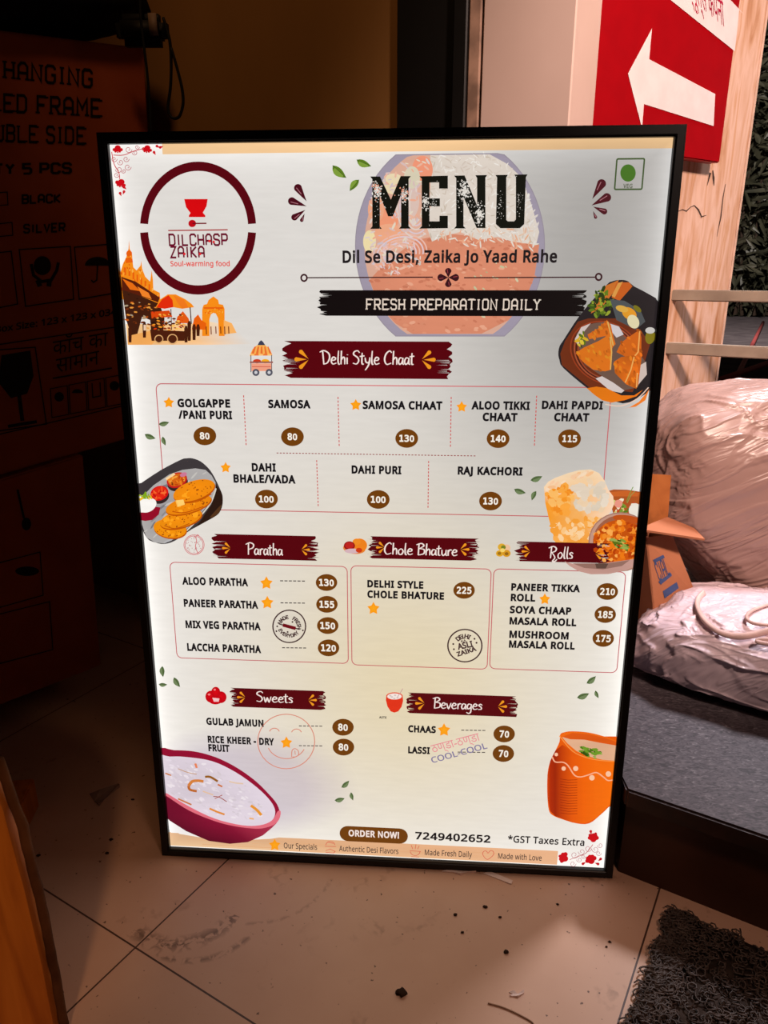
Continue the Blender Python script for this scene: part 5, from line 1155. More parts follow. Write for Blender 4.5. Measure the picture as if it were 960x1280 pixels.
# --- peach bands
a = Art(1)
u0 = S(203, 187)[0]
a.uvpoly([(u0, S(203, 193)[1]), (SW + .004, S(203, 193)[1]), (SW + .004, SH + .004), (u0, SH + .004)], (238, 196, 146))
a.done('top_band', SHEET, 'plain peach band along the top edge')
a = Art(1)
u1 = S(697, 1070)[0]; vt = S(350, 1046.6)[1]
a.uvpoly([(-.004, .0015), (u1, .0015), (u1, vt), (-.004, vt)], [(240, 200, 155), (236, 182, 140), (236, 180, 138), (238, 190, 148)])
for i in range(26):
    v = random.uniform(.003, vt - .002); x = random.uniform(0, u1 - .15)
    a.uvstroke([(x, v), (x + random.uniform(.04, .15), v + random.uniform(-.0008, .0008))], .0006, (228, 172, 125))
FT = (62, 48, 46)
a.text('Our Specials', 355, 396.5, 1060, 1053, FT, .008)
a.text('Authentic Desi Flavors', 424, 498, 1063.6, 1056.6, FT, .008)
a.text('Made Fresh Daily', 531, 590, 1068.5, 1061.5, FT, .008)
a.text('Made with Love', 622.5, 677, 1073, 1066, FT, .008)
a.star(343.5, 1056, 7.5, None)
R1 = (214, 92, 74)
a.stroke([(407, 1063), (413, 1061), (419, 1064), (417, 1066), (407, 1065)], 1, R1)     # open hand with a dish
a.ellline(413, 1056, 5.5, 4.5, 1, R1, 180, 360); a.stroke([(406, 1057.5), (420, 1058)], 1, R1); a.stroke([(409, 1052), (417, 1054)], .9, R1)
a.ellline(519, 1064, 6, 5, 1, R1, 0, 180); a.stroke([(512, 1063), (526, 1064)], 1, R1); a.stroke([(516, 1061), (514, 1056)], .9, R1); a.stroke([(519, 1061), (520, 1055)], .9, R1); a.stroke([(522, 1061), (524, 1057)], .9, R1); a.stroke([(514, 1070.5), (524, 1071)], 1, R1)
a.stroke([(609, 1074), (603.5, 1068), (604.5, 1064), (608, 1063.5), (610, 1066), (613, 1063), (616.5, 1064), (616.5, 1068.5)], 1, R1, True, 4)
a.done('footer_band', SHEET, 'peach strip of four short promises along the bottom edge')

# --- corner flower ornaments
def flower(a, x, y, r, rot=0, c=(205, 12, 24)):
    for k in range(5):
        t = math.radians(rot + (k - 2) * 34 - 90)
        a.drop((x + r * math.cos(t), y + r * math.sin(t)), (x - r * .2 * math.cos(t), y + .45 * r), c, None, .26)
    a.ell(x, y + r * .1, r * .55, r * .5, c)
def curl(a, x, y, r, d=1, c=(196, 120, 125), w=.8):
    P = []
    for i in range(18):
        t = i / 17 * 2 * math.pi * 1.25; q = r * (1 - i / 22)
        P.append((x + d * q * math.cos(t), y + q * math.sin(t)))
    a.stroke(P, w, c)
a = Art(2)
flower(a, 147.5, 184.5, 7, 180); flower(a, 184.5, 184.5, 7, 190); flower(a, 152, 227, 7.5, 200)
for x, y, t in ((195, 182, 30), (199, 185, -20), (192, 189, 60), (150, 240, 70), (156, 238, 110), (154, 233, 40)):
    r = math.radians(t); a.drop((x, y), (x + 6 * math.cos(r), y + 6 * math.sin(r)), (205, 20, 32), None, .3)
for x, y, r, d in ((161, 187, 4.5, 1), (169, 191, 3.5, -1), (158, 199, 4, 1), (151, 203, 4, -1), (160, 209, 4.5, 1), (149, 212, 4.5, -1), (143, 199, 4, 1), (172, 184, 3, 1), (146, 219, 3.5, 1), (155, 214, 3, -1)):
    curl(a, x, y, r, d)
a.stroke([(140, 190), (143, 205), (149, 216), (150, 224)], 1.1, (205, 60, 70), False, 4)
a.stroke([(142, 194), (155, 194), (168, 189), (180, 186)], 1.0, (205, 90, 95), False, 4)
a.done('corner_ornament', SHEET, 'red flower scroll in the top corner')
a = Art(2)
flower(a, 741.5, 1048, 7, 0); flower(a, 706, 1072, 7.5, -60); flower(a, 739, 1075, 7.5, -20)
for x, y, t in ((738, 1037, 80), (745, 1040, 110), (736, 1042, 50), (698, 1069, 20), (700, 1077, -30), (749, 1080, 200), (752, 1072, 140), (727, 1080, -30)):
    r = math.radians(t); a.drop((x, y), (x + 6 * math.cos(r), y + 6 * math.sin(r)), (196, 16, 30), None, .3)
for x, y, r, d in ((718, 1068, 5, 1), (727, 1064, 4.5, -1), (735, 1060, 4.5, 1), (744, 1061, 4.5, -1), (716, 1079, 4, 1), (724, 1074, 3.5, -1), (748, 1066, 3.5, 1), (729, 1070, 3, 1), (750, 1056, 3.5, -1)):
    curl(a, x, y, r, d, (190, 120, 128))
a.stroke([(712, 1074), (722, 1070), (732, 1066), (741, 1055)], 1.0, (190, 60, 70), False, 4)
a.done('corner_ornament', SHEET, 'red flower scroll in the bottom corner')

# --- shop emblem
a = Art(3)
for s0, s1 in ((4, 176), (184, 356)):
    cx, cy = 248, 285.3
    P0, P1 = [], []
    for i in range(37):
        t = math.radians(s0 + (s1 - s0) * i / 36)
        yo = -3.0 if s0 < 180 else 3.0
        P0.append((cx + 72.5 * math.cos(t), cy + 83 * math.sin(t))); P1.append((cx + 62.5 * math.cos(t), cy + 71.5 * math.sin(t)))
    a.up()
    for i in range(36): a.face([S(*P0[i]), S(*P0[i + 1]), S(*P1[i + 1]), S(*P1[i])], (88, 8, 18))
RED = (214, 10, 16)
a.poly([(230.7, 249), (260, 249), (258.5, 258), (254, 266), (257, 269.5), (257, 271.5), (236.5, 271.5), (236.5, 269.5), (238.5, 266.5), (233, 259)], RED)
a.ell(240.7, 279.5, 4.8, 4.6, (190, 10, 24)); a.stroke([(241, 279.5), (258.5, 279.3)], 1.6, (120, 14, 30))
a.stroke([(210.7, 288.3), (229, 288.1), (248, 287.9), (285, 287.3)], 1.5, (170, 60, 60))
a.oct('DILCHASP', 211.7, 285.7, 306.7, 293.3, (108, 14, 40), 1.15)
a.oct('ZAIKA', 212.7, 256.7, 322, 308.7, (108, 14, 40), 1.15)
for x, y in ((262.3, 301.5), (267.5, 302.5), (231, 317.5), (250.5, 317.5)): a.ell(x, y, 1.5, 1.7, (225, 40, 45))
a.text('Soul-warming food', 213.7, 287.7, 333, 326.3, (226, 84, 78), .02)
a.done('shop_emblem', SHEET, 'round maroon ring emblem with a red bowl and spoon')

# --- market picture under the emblem
a = Art(2)
OR1, OR2, OR3, DK = (246, 140, 24), (232, 96, 14), (250, 176, 70), (70, 28, 12)
gx = [(158, 405), (200, 405), (235, 405), (262, 402), (292, 408), (316, 430), (260, 431), (160, 431)]
a.fan((232, 424), gx, (250, 190, 120), [(250, 205, 150), (250, 200, 140), (250, 205, 150), (248, 214, 170), ('ink', 1, 1, 1), ('ink', 1, 1, 1), (250, 205, 160), (248, 190, 120)])
tower = [(151, 340), (154, 330), (158, 322), (161, 311), (161.6, 300), (162.4, 311), (165.5, 318), (166, 326), (167, 334), (171, 338), (176, 332), (177, 326), (178, 336), (182, 346), (188, 352), (189, 345), (190, 338), (191.5, 350), (192, 362), (200, 366), (201, 378), (190, 384), (160, 380), (152, 372)]
a.poly(tower, OR1)
a.poly([(157, 323), (165.5, 321), (166.5, 328), (157.5, 329)], OR2); a.ell(161.8, 317, 3.6, 4, OR2)
for x, y, w, h in ((155, 334, 3, 10), (161, 336, 2.2, 9), (166, 340, 2.2, 9), (171, 343, 2, 9), (176, 347, 2, 9), (181, 351, 2, 8), (186, 355, 2, 8)): a.poly([(x, y), (x + w, y + .6), (x + w, y + h), (x, y + h)], OR2)
a.flakes(60, in_poly(tower), 2.0, [OR2, OR3, (214, 76, 10), (252, 160, 50)], 80)
a.poly([(152, 346), (170, 352), (188, 364), (200, 372), (198, 378), (176, 370), (153, 362)], (90, 30, 12))
a.poly([(153, 348), (166, 354), (176, 364), (163, 362)], (232, 110, 20)); a.poly([(172, 358), (186, 366), (190, 374), (178, 370)], (240, 130, 40))
a.poly([(153, 362), (176, 370), (200, 380), (206, 398), (204, 420), (190, 424), (188, 400), (178, 396), (172, 418), (165, 420), (158, 400)], (66, 30, 16))
a.flakes(45, in_poly([(155, 366), (198, 382), (204, 412), (160, 408)]), 2.6, [(200, 90, 20), (120, 50, 16), (230, 150, 60), (44, 20, 12), (170, 150, 120)], 10)
a.poly([(160, 420), (190, 413), (196, 424), (190, 431), (160, 431)], (244, 170, 90))
# arch gate
gate = [(253, 420), (253, 386), (255, 381), (259, 380), (261, 375), (265, 372), (267, 370.5), (269, 372), (273, 375), (274, 380), (279, 381), (281, 386), (281, 420), (274, 420), (273, 398), (270, 392), (267, 391), (264, 393), (262, 399), (262, 420)]
a.poly(gate, OR1); a.poly([(255, 384), (279, 384), (279, 386), (255, 386)], OR2)
a.flakes(22, in_poly([(253, 384), (281, 384), (281, 392), (253, 392)]), 1.5, [OR2, OR3])
a.poly([(280, 400), (290, 404), (296, 416), (280, 418)], (248, 176, 96)); a.poly([(243, 398), (248, 393), (252, 400), (258, 404), (258, 412), (240, 412)], OR2)
a.poly([(222, 396), (229, 389), (236, 398), (238, 404), (220, 404)], (226, 90, 20))
for x, h in ((258, 10), (264, 10), (270, 9), (276, 9), (281, 10), (286, 9)): a.stroke([(x, 408), (x + .4, 408 + h)], 1.4, (130, 56, 16))
# umbrella and cart
a.poly([(195, 384), (201, 374), (210, 368), (220, 368), (232, 374), (240, 380), (243, 384), (235, 385), (228, 386), (217, 384), (206, 386)], OR1)
a.poly([(196, 384), (203, 374), (211, 369), (216, 375), (217, 384), (206, 386)], (226, 44, 12)); a.poly([(217, 369), (230, 374), (236, 384), (228, 386), (222, 378)], (240, 120, 30))
a.stroke([(238, 384), (239.5, 405)], 1.4, DK); a.stroke([(214, 386), (215, 412)], 1.1, DK)
a.poly([(189, 390), (212, 388), (216, 396), (190, 398)], (216, 70, 14))
a.flakes(70, in_poly([(191, 390), (230, 394), (234, 415), (192, 414)]), 2.2, [(224, 60, 16), (244, 150, 40), (150, 46, 14), (90, 34, 14), (250, 190, 90)], 10)
a.poly([(188, 412), (231, 414), (231, 426), (190, 426)], (76, 30, 14)); a.ellline(199, 424, 5, 5, 1.3, (224, 170, 110)); a.ellline(216, 424, 6, 6, 1.3, (224, 170, 110)); a.ell(199, 424, 4, 4, (80, 34, 16)); a.ell(216, 424, 5, 5, (80, 34, 16))
for x, y, h in ((181, 405, 17), (163, 410, 18), (237, 404, 22), (243, 408, 17), (233, 410, 18), (248, 408, 12)):
    a.ell(x, y - 1, 1.7, 1.9, DK); a.poly([(x - 2.4, y), (x + 2.4, y), (x + 1.8, y + h), (x - 1.8, y + h)], (72, 30, 14))
a.poly([(180, 406), (183, 406), (183, 413), (180, 413)], (236, 200, 170))
a.done('market_picture', SHEET, 'orange painted picture of a market street with an umbrella cart and an arch')

# --- curry bowl picture behind the title
a = Art(.5)
def cut_ellipse(rx, ry, y0, y1, n=72):
    return [(562.5 + rx * math.cos(2 * math.pi * i / n), min(max(307 + ry * math.sin(2 * math.pi * i / n), y0 - .012 * (rx * math.cos(2 * math.pi * i / n))), y1)) for i in range(n)]
BOWL = cut_ellipse(118, 138, 193, 420)
a.poly(BOWL, (158, 148, 164))
inner = cut_ellipse(107, 128, 193.6, 417.5)
a.poly(inner, (216, 168, 146))
CUR = [(206, 128, 98), (222, 146, 114), (200, 120, 92), (230, 164, 134), (214, 138, 108)]
curry = [(520, 300), (560, 292), (600, 296), (640, 300), (674, 306), (668, 346), (656, 376), (636, 400), (602, 417), (516, 417.5), (494, 404), (474, 382), (462, 350), (480, 330)]
a.poly(curry, (214, 136, 106))
a.flakes(260, in_poly(curry), 3.4, CUR, 10, .5)
a.flakes(16, in_poly([(590, 330), (650, 325), (640, 395), (580, 400)]), 3, [(196, 190, 150), (210, 200, 165), (180, 170, 125)], 40)
rice = [(538, 194), (612, 193), (634, 205), (652, 222), (664, 255), (674, 290), (670, 306), (640, 302), (622, 296), (598, 300), (575, 290), (556, 295), (540, 302), (532, 280), (538, 240)]
a.poly(rice, (220, 208, 196))
a.flakes(380, in_poly(rice), 4.2, [(232, 224, 214), (208, 192, 178), (226, 216, 206), (214, 200, 188), (198, 184, 166), (236, 230, 222)], None, .2)
a.flakes(70, in_poly([(545, 288), (672, 285), (672, 312), (560, 306)]), 4.5, [(228, 214, 200), (224, 190, 165), (232, 170, 135)], None, .2)
a.flakes(40, in_poly([(640, 215), (660, 240), (674, 285), (668, 296), (650, 250)]), 4.5, [(228, 220, 214), (216, 206, 198)], -55, .25)
# salad at the left
for x, y, rx, ry, c in ((528, 212, 13, 17, (238, 150, 118)), (482, 275, 16, 18, (238, 152, 116)), (470, 262, 10, 16, (234, 166, 130)), (492, 230, 14, 13, (232, 214, 176)), (462, 302, 8, 14, (236, 218, 168)), (486, 292, 18, 12, (236, 168, 132)), (508, 252, 16, 24, (218, 190, 178)), (515, 222, 10, 14, (214, 204, 178))):
    a.ell(x, y, rx, ry, c)
for k in range(5): a.ellline(500, 318, 16 + k * 4.5, 11 + k * 3.4, 1.8, (222, 198, 204) if k % 2 else (232, 184, 170), 150, 380, -15)
for k in range(5): a.ellline(520, 255, 8 + k * 4, 22 + k * 5, 1.7, (216, 196, 204) if k % 2 else (222, 206, 196), 60, 230)
a.flakes(60, in_poly([(470, 310), (520, 300), (530, 330), (490, 345), (468, 335)]), 3.4, [(232, 214, 206), (232, 176, 150), (226, 190, 190), (206, 196, 186)], None, .3)
a.flakes(170, in_poly([(462, 240), (500, 200), (536, 198), (536, 290), (520, 330), (474, 345), (458, 310)]), 4.2, [(222, 204, 196), (214, 186, 182), (232, 180, 156), (206, 190, 196), (226, 212, 190), (234, 168, 140)], None, .3)
a.stroke(BOWL, 1.2, (150, 140, 152), True)
a.done('curry_picture', SHEET, 'faded picture of a bowl of red curry, rice and salad behind the title')

# --- title
a = Art(3.6)
Z = lambda P: [(x * .2604 + 440, y * .2604 + 180) for x, y in P]
MENU = [
 [(88, 157), (135, 157), (187, 268), (234, 155), (283, 155), (272, 168), (272, 395), (283, 407), (226, 407), (236, 395), (236, 245), (196, 348), (174, 348), (134, 248), (134, 396), (144, 408), (88, 408), (98, 396), (98, 170)],
 [(323, 156), (460, 153), (460, 215), (418, 215), (418, 185), (372, 186), (372, 262), (422, 262), (422, 300), (372, 300), (372, 372), (420, 372), (420, 345), (460, 345), (460, 405), (323, 407), (335, 395), (335, 168)],
 [(490, 153), (540, 152), (600, 295), (600, 165), (592, 151), (648, 150), (640, 163), (640, 404), (598, 404), (535, 255), (535, 395), (546, 406), (490, 406), (500, 395), (500, 165)],
 [(688, 150), (748, 149), (740, 162), (740, 365), (748, 372), (778, 372), (786, 362), (786, 160), (778, 148), (842, 147), (834, 160), (826, 385), (805, 405), (712, 405), (690, 385), (696, 162)]]
for L in MENU: a.poly(Z(L), (22, 22, 16))
def speck(Lt, cx, cy, rx, ry, n, size, cols):
    for i in range(n):
        t = random.uniform(0, 6.28); k = abs(random.gauss(0, .5)); x, y = cx + rx * k * math.cos(t), cy + ry * k * math.sin(t)
        if inpoly((x, y), MENU[Lt]):
            s = size * random.uniform(.3, 1.1); P = []
            for q in range(5): P.append((x + s * random.uniform(.5, 1) * math.cos(q * 1.256), y + s * random.uniform(.5, 1) * math.sin(q * 1.256)))
            a.up(.5); a.uvpoly([S(*p) for p in Z(P)], random.choice(cols))
W4 = [(226, 220, 210), (214, 204, 194), (232, 228, 220)]
speck(0, 122, 225, 28, 60, 150, 6, W4 + [(226, 150, 120)]); speck(0, 250, 245, 26, 50, 120, 6, W4 + [(226, 150, 120)]); speck(0, 150, 330, 60, 90, 70, 3.5, W4)
speck(1, 352, 275, 16, 45, 70, 5.5, W4); speck(1, 390, 290, 60, 110, 60, 2.8, W4)
speck(2, 540, 225, 38, 60, 170, 6, W4); speck(2, 612, 335, 28, 60, 150, 6, W4); speck(2, 560, 300, 70, 110, 50, 3, W4)
speck(3, 710, 290, 30, 100, 40, 2.8, W4); speck(3, 800, 270, 30, 100, 40, 2.8, W4)
a.done('menu_title', SHEET, 'large black worn slab lettering MENU')
a = Art(3.6)
a.text('Dil Se Desi, Zaika Jo Yaad Rahe', 428.5, 695.7, 329, 313.2, (34, 28, 30), .026)
a.done('tagline', SHEET, 'black line of romanised Hindi under the title')
a = Art(3.6); LC = (58, 22, 28)
for x0, x1 in ((384.5, 541), (580, 743.5)): a.stroke([(x0, 347.2), (x1, 347.2 - (x1 - x0) * .004)], 1.5, LC)
for x, y in ((380.3, 347.4), (748, 346.2)): a.ellline(x, y, 3.6, 4.0, 2.2, LC)
for dx, dy in ((0, -12), (0, 12), (-13.5, 0), (13.5, 0)):
    a.drop((560.3 + dx, 347 + dy), (560.3, 347), LC, (150, 60, 66), .34)
a.done('divider_line', SHEET)
for base, mir in ((0, 0), (1, 1)):
    a = Art(3); c = (74, 14, 26)
    for p, q in ((((370, 231), (383.5, 252)), ((360.5, 250), (383.5, 258)), ((365, 274), (382, 262.5)), ((376.5, 277.5), (381, 267))), (((754.6, 225), (740, 249)), ((763, 244.5), (739, 257)), ((758.5, 266), (741, 258.5)), ((745, 273.5), (741, 264))))[mir]:
        a.drop(p, q, c, (170, 110, 118), .2)
    a.done('flourish', SHEET)
a = Art(3); G1 = (62, 84, 42)
P = [S(767, 199), S(803, 198), S(803, 237), S(767, 238)]
a.uvstroke(a.rrect(S(768, 236)[0], S(768, 237)[1], S(802, 236)[0], S(768, 199)[1], .0012, 2), .0016, G1, True)
a.ell(784.7, 216.5, 9.6, 10.8, (66, 112, 30)); a.text('VEG', 778.5, 790, 235.5, 230, (84, 92, 70), .02)
a.done('vegetarian_mark', SHEET, 'green dot in a green square')
a = Art(3.6)
a.brush(395, 736, 362.8, 394.6, (20, 14, 14), 15)
a.oct('FRESH PREPARATION DAILY', 457, 675.5, 386.7, 374.2, (226, 208, 192), 1.0, .4)
a.done('title_banner', SHEET, 'black brush banner FRESH PREPARATION DAILY')

# --- leaf sprigs
for L in (((416, 207), (433, 222.6), (446, 200), (464, 208), (449, 225), (437.5, 239)), ((199, 530), (212, 527.5), (181.6, 542.5), (195, 547.8), (204, 545.5), (207.5, 556.5)),
          ((663, 600), (677.5, 595), (642.6, 611), (657, 615.8), (670, 613.5), (664.5, 625)), ((203.5, 832), (204.5, 845.5), (199, 854.5), (209.5, 855), (218, 846), (225.5, 858)),
          ((427, 983.5), (436.5, 975), (418.5, 999.5), (431, 997), (439, 989.5), (441.5, 999.5)), ((733, 853.5), (744.5, 844.5), (721, 871.3), (736, 866), (744, 862.5), (747.8, 871.8))):
    a = Art(4)
    br = L[0][1] < 300
    for i in range(3): a.leaf(L[2 * i], L[2 * i + 1], .3, (92, 124, 30) if br else (84, 104, 62), (126, 156, 58) if br else (112, 130, 88))
    a.done('leaf_sprig', SHEET)

# --- outlines of the price panels
PL = (196, 92, 98)
def panel_box(tl, br, r=.007):
    a = Art(2); u0, v1 = S(*tl); u1, v0 = S(*br)
    a.uvstroke(a.rrect(u0, v0, u1, v1, r), .0011, PL, True); return a
a = panel_box((195, 479.5), (751, 646.5))
for p, q in (((304.7, 494), (308, 558)), ((422.6, 496), (424.2, 559)), ((564, 496), (563, 560)), ((670.7, 494.5), (667.8, 558.5)), ((396, 575), (398, 634)), ((535.8, 576), (535, 636))):
    for k in range(14):
        t0, t1 = k / 14, (k + .62) / 14
        a.stroke([(p[0] + (q[0] - p[0]) * t, p[1] + (q[1] - p[1]) * t) for t in (t0, t1)], 1.3, (204, 84, 84))
u0, v = S(346, 566); u1 = S(596, 568)[0]
for k in range(62): a.uvstroke([(u0 + (u1 - u0) * k / 62, v), (u0 + (u1 - u0) * (k + .6) / 62, v)], .0010, (150, 60, 60))
a.done('panel_outline', SHEET)
for tl, br in (((212.3, 702.5), (435.5, 829)), ((438.7, 706.8), (608.8, 836.2)), ((617.3, 710.8), (770.6, 840.6))): panel_box(tl, br).done('panel_outline', SHEET)

# --- dish pictures
a = Art(5)   # samosas in a dark bowl
OUT = [(773, 350), (783, 351), (792, 358), (830, 387), (830, 470), (812, 487), (800, 496), (778, 504), (752, 494), (735, 486), (704, 460), (699, 450), (697.5, 442), (699, 433), (704, 425), (726, 392), (757, 357), (764, 352)]
a.poly(OUT, (40, 34, 36), 3)
a.poly([(735, 398), (722, 402), (706, 426), (700, 442), (702, 456), (736, 484), (790, 490), (800, 470), (812, 430), (800, 412), (770, 398)], (112, 48, 24))
a.poly([(757, 357), (773, 350), (766, 366), (752, 384), (738, 392), (744, 378)], (200, 110, 40)); a.poly([(770, 353), (786, 353), (790, 358), (774, 376), (764, 372)], (196, 92, 30)); a.poly([(772, 354), (778, 352), (768, 372), (764, 370)], (238, 150, 70))
a.flakes(70, in_poly([(745, 366), (757, 359), (760, 374), (772, 380), (766, 390), (740, 396), (733, 390)]), 4, [(96, 120, 30), (60, 84, 24), (150, 160, 50), (44, 60, 20), (120, 140, 40)])
a.poly([(762, 374), (780, 376), (800, 388), (806, 402), (794, 412), (770, 400)], (78, 82, 84))
a.ell(786, 392, 10, 7, (236, 150, 40), 35); a.ell(791, 402, 9, 7, (222, 212, 170), 60); a.ell(777, 386, 8, 4, (244, 168, 70), 15); a.ell(796, 386, 6, 3, (120, 110, 24), 40)
a.ell(812, 421, 6, 9, (130, 116, 26), 10); a.ell(812, 413, 6, 4, (200, 196, 190))
for k, c in enumerate(((150, 60, 30), (96, 40, 22), (168, 84, 54), (70, 30, 20), (150, 70, 44))):
    a.ellline(757, 441, 46 - k * 2.6, 37 - k * 1.5, 1.6, c, 25, 300, 28)
a.poly([(722, 430), (720, 418), (728, 408), (742, 404), (756, 402), (774, 408), (779, 420), (790, 430), (806, 452), (807, 466), (796, 484), (778, 488), (756, 480), (744, 472), (752, 470), (730, 455)], (110, 84, 72))
a.poly([(718, 424), (726, 409), (738, 404), (730, 414), (722, 432)], (206, 190, 184)); a.poly([(760, 404), (773, 408), (779, 418), (770, 422), (762, 412)], (206, 198, 200))
a.poly([(744, 473), (752, 470), (766, 478), (780, 488), (776, 491), (762, 488)], (210, 196, 192)); a.poly([(800, 456), (807, 452), (808, 468), (796, 482), (798, 470)], (206, 186, 176))
a.flakes(18, in_poly([(720, 426), (730, 414), (734, 424), (724, 436)]), 3.5, [(90, 110, 24), (230, 170, 40), (60, 70, 20), (240, 190, 60)])
def samosa(P, base, ridge, seedn):
    c = (sum(p[0] for p in P) / len(P), sum(p[1] for p in P) / len(P))
    a.fan(c, P, base, [tuple(x * k for x in base) for k in (.82, 1.1, .8, 1.05, .85, 1.0, .9)[:len(P)]] if len(P) <= 7 else base)
    a.flakes(26, in_poly(P), 3.2, [tuple(min(255, x * k) for x in base) for k in (.8, .9, 1.1, 1.2)], 60, .5)
    for r in ridge: a.stroke(r, 1.6, (246, 170, 90))
samosa([(758, 400), (763, 406), (766, 420), (769, 430), (765, 434), (756, 420), (736, 424), (734, 418), (748, 410)], (214, 106, 28), [[(759, 402), (763, 418), (766, 432)]], 1)
samosa([(761, 418), (765, 432), (763, 462), (756, 464), (741, 462), (728, 452), (719, 441), (730, 434), (748, 426)], (222, 112, 28), [[(762, 421), (764, 440), (762.5, 462)]], 2)
samosa([(799, 412), (801, 422), (801, 450), (797, 482), (788, 476), (782, 446), (770, 440), (776, 428), (790, 418)], (206, 98, 24), [[(799, 414), (797, 440), (790, 448)]], 3)
samosa([(792, 444), (797, 460), (795, 486), (782, 480), (768, 466), (767, 452), (776, 446)], (216, 104, 24), [[(792, 446), (788, 462), (781, 478)], [(796, 466), (795, 484)]], 4)
a.poly([(733, 485), (745, 483), (758, 485), (776, 494), (792, 494), (803, 487), (795, 495), (780, 500), (764, 503), (752, 500), (742, 493)], (238, 118, 20))
a.poly([(774, 511), (786, 509), (798, 502), (808, 490), (811, 486), (806, 500), (794, 508)], (240, 126, 40)); a.stroke([(756, 505), (776, 507), (796, 498), (810, 484)], 1.4, (236, 200, 180), False, 4)
a.done('dish_picture', SHEET, 'picture of samosas in a dark bowl')

a = Art(5)   # stuffed flat breads on a slate board
Q = lambda P: [(x * .125 + 170, y * .125 + 560) for x, y in P]
OUT = Q([(20, 375), (60, 345), (250, 220), (450, 115), (510, 100), (570, 100), (650, 130), (730, 200), (790, 290), (860, 440), (872, 500), (868, 570), (840, 640), (780, 690), (560, 810), (400, 920), (290, 955), (200, 940), (110, 890), (40, 700)])
a.poly(OUT, (62, 56, 58), 3)
a.poly(Q([(800, 360), (860, 440), (872, 500), (868, 570), (840, 640), (780, 690), (580, 800), (640, 740), (760, 560)]), (44, 26, 18)); a.poly(Q([(820, 600), (860, 560), (840, 640), (780, 690), (740, 690)]), (84, 52, 28))
plate = Q([(60, 560), (60, 490), (180, 370), (340, 260), (470, 215), (600, 200), (700, 215), (760, 270), (800, 340), (800, 420), (760, 520), (680, 620), (560, 760), (420, 890), (290, 950), (200, 940), (110, 890), (60, 740)])
a.fan(Q([(400, 600)])[0], plate, (158, 154, 156), (176, 172, 170))
a.flakes(50, in_poly(plate), 6, [(184, 182, 184), (140, 136, 140), (196, 192, 186), (124, 122, 126)], -35, .2)
a.stroke(Q([(805, 400), (760, 530), (680, 640), (560, 775), (430, 895)]), 2, (214, 208, 196), False, 4)
def bowl3(cx, cy, rx, ry, rim, fill, fl):
    c = Q([(cx, cy)])[0]
    a.ell(c[0] + 1, c[1] + 4, rx * .125, ry * .125, (52, 36, 36), -20); a.ell(c[0], c[1], rx * .125, ry * .125, rim, -20); a.ell(c[0], c[1] - .4, rx * .107, ry * .10, fill, -20)
    a.flakes(26, in_ell(c[0], c[1], rx * .1, ry * .09), 2.6, fl)
bowl3(415, 318, 105, 75, (196, 30, 30), (214, 100, 20), [(236, 130, 30), (190, 70, 14), (120, 50, 14), (244, 160, 60)])
a.poly(Q([(300, 300), (385, 245), (400, 262), (312, 318)]), (248, 214, 160)); a.ell(*Q([(480, 262)])[0], 4.5, 2.6, (206, 120, 150), -20)
bowl3(240, 448, 92, 72, (214, 20, 24), (226, 40, 20), [(240, 80, 30), (250, 110, 50), (196, 20, 14)])
a.poly(Q([(40, 640), (70, 640), (180, 580), (250, 590), (235, 660), (170, 715), (100, 725), (40, 715)]), (150, 14, 40)); a.ell(*Q([(125, 570)])[0], 11.5, 8, (250, 246, 240), -30); a.poly(Q([(40, 480), (110, 460), (120, 640), (40, 640)]), (250, 246, 240))
a.flakes(14, in_ell(*Q([(100, 490)])[0], 7, 4), 3, [(130, 170, 30), (90, 130, 20), (180, 200, 60), (236, 190, 40)])
def bread(cx, cy, rx, ry, rot, c):
    q = Q([(cx, cy)])[0]
    a.ell(q[0] + .6, q[1] + 1.4, rx * .127, ry * .128, (190, 84, 6), rot)
    P = a.ell(q[0], q[1], rx * .125, ry * .125, c, rot, 28, tuple(x * .95 for x in c))
    a.flakes(38, in_ell(q[0], q[1], rx * .112, ry * .11, rot), 1.1, [(176, 84, 10), (214, 110, 10), (150, 70, 14)], None, .7)
    a.flakes(9, in_ell(q[0], q[1], rx * .1, ry * .09, rot), 3.6, [(255, 164, 30), (244, 140, 14)], None, .7)
bread(345, 800, 165, 92, 8, (250, 150, 14)); bread(455, 700, 215, 88, -16, (248, 146, 16)); bread(530, 560, 235, 82, -16, (246, 140, 14)); bread(585, 420, 215, 95, -18, (250, 144, 16))
a.stroke(Q([(500, 545), (620, 530), (760, 455)]), 1.3, (186, 80, 6), False, 4); a.stroke(Q([(370, 630), (500, 640), (680, 580)]), 1.3, (190, 80, 8), False, 4); a.stroke(Q([(290, 770), (400, 800), (540, 750)]), 1.3, (190, 84, 8), False, 4)
a.poly(Q([(400, 520), (480, 510), (495, 560), (420, 585)]), (255, 206, 110)); a.poly(Q([(400, 520), (420, 585), (425, 560), (415, 530)]), (250, 190, 90))
a.done('dish_picture', SHEET, 'picture of flat breads on a grey slate with red dip bowls')

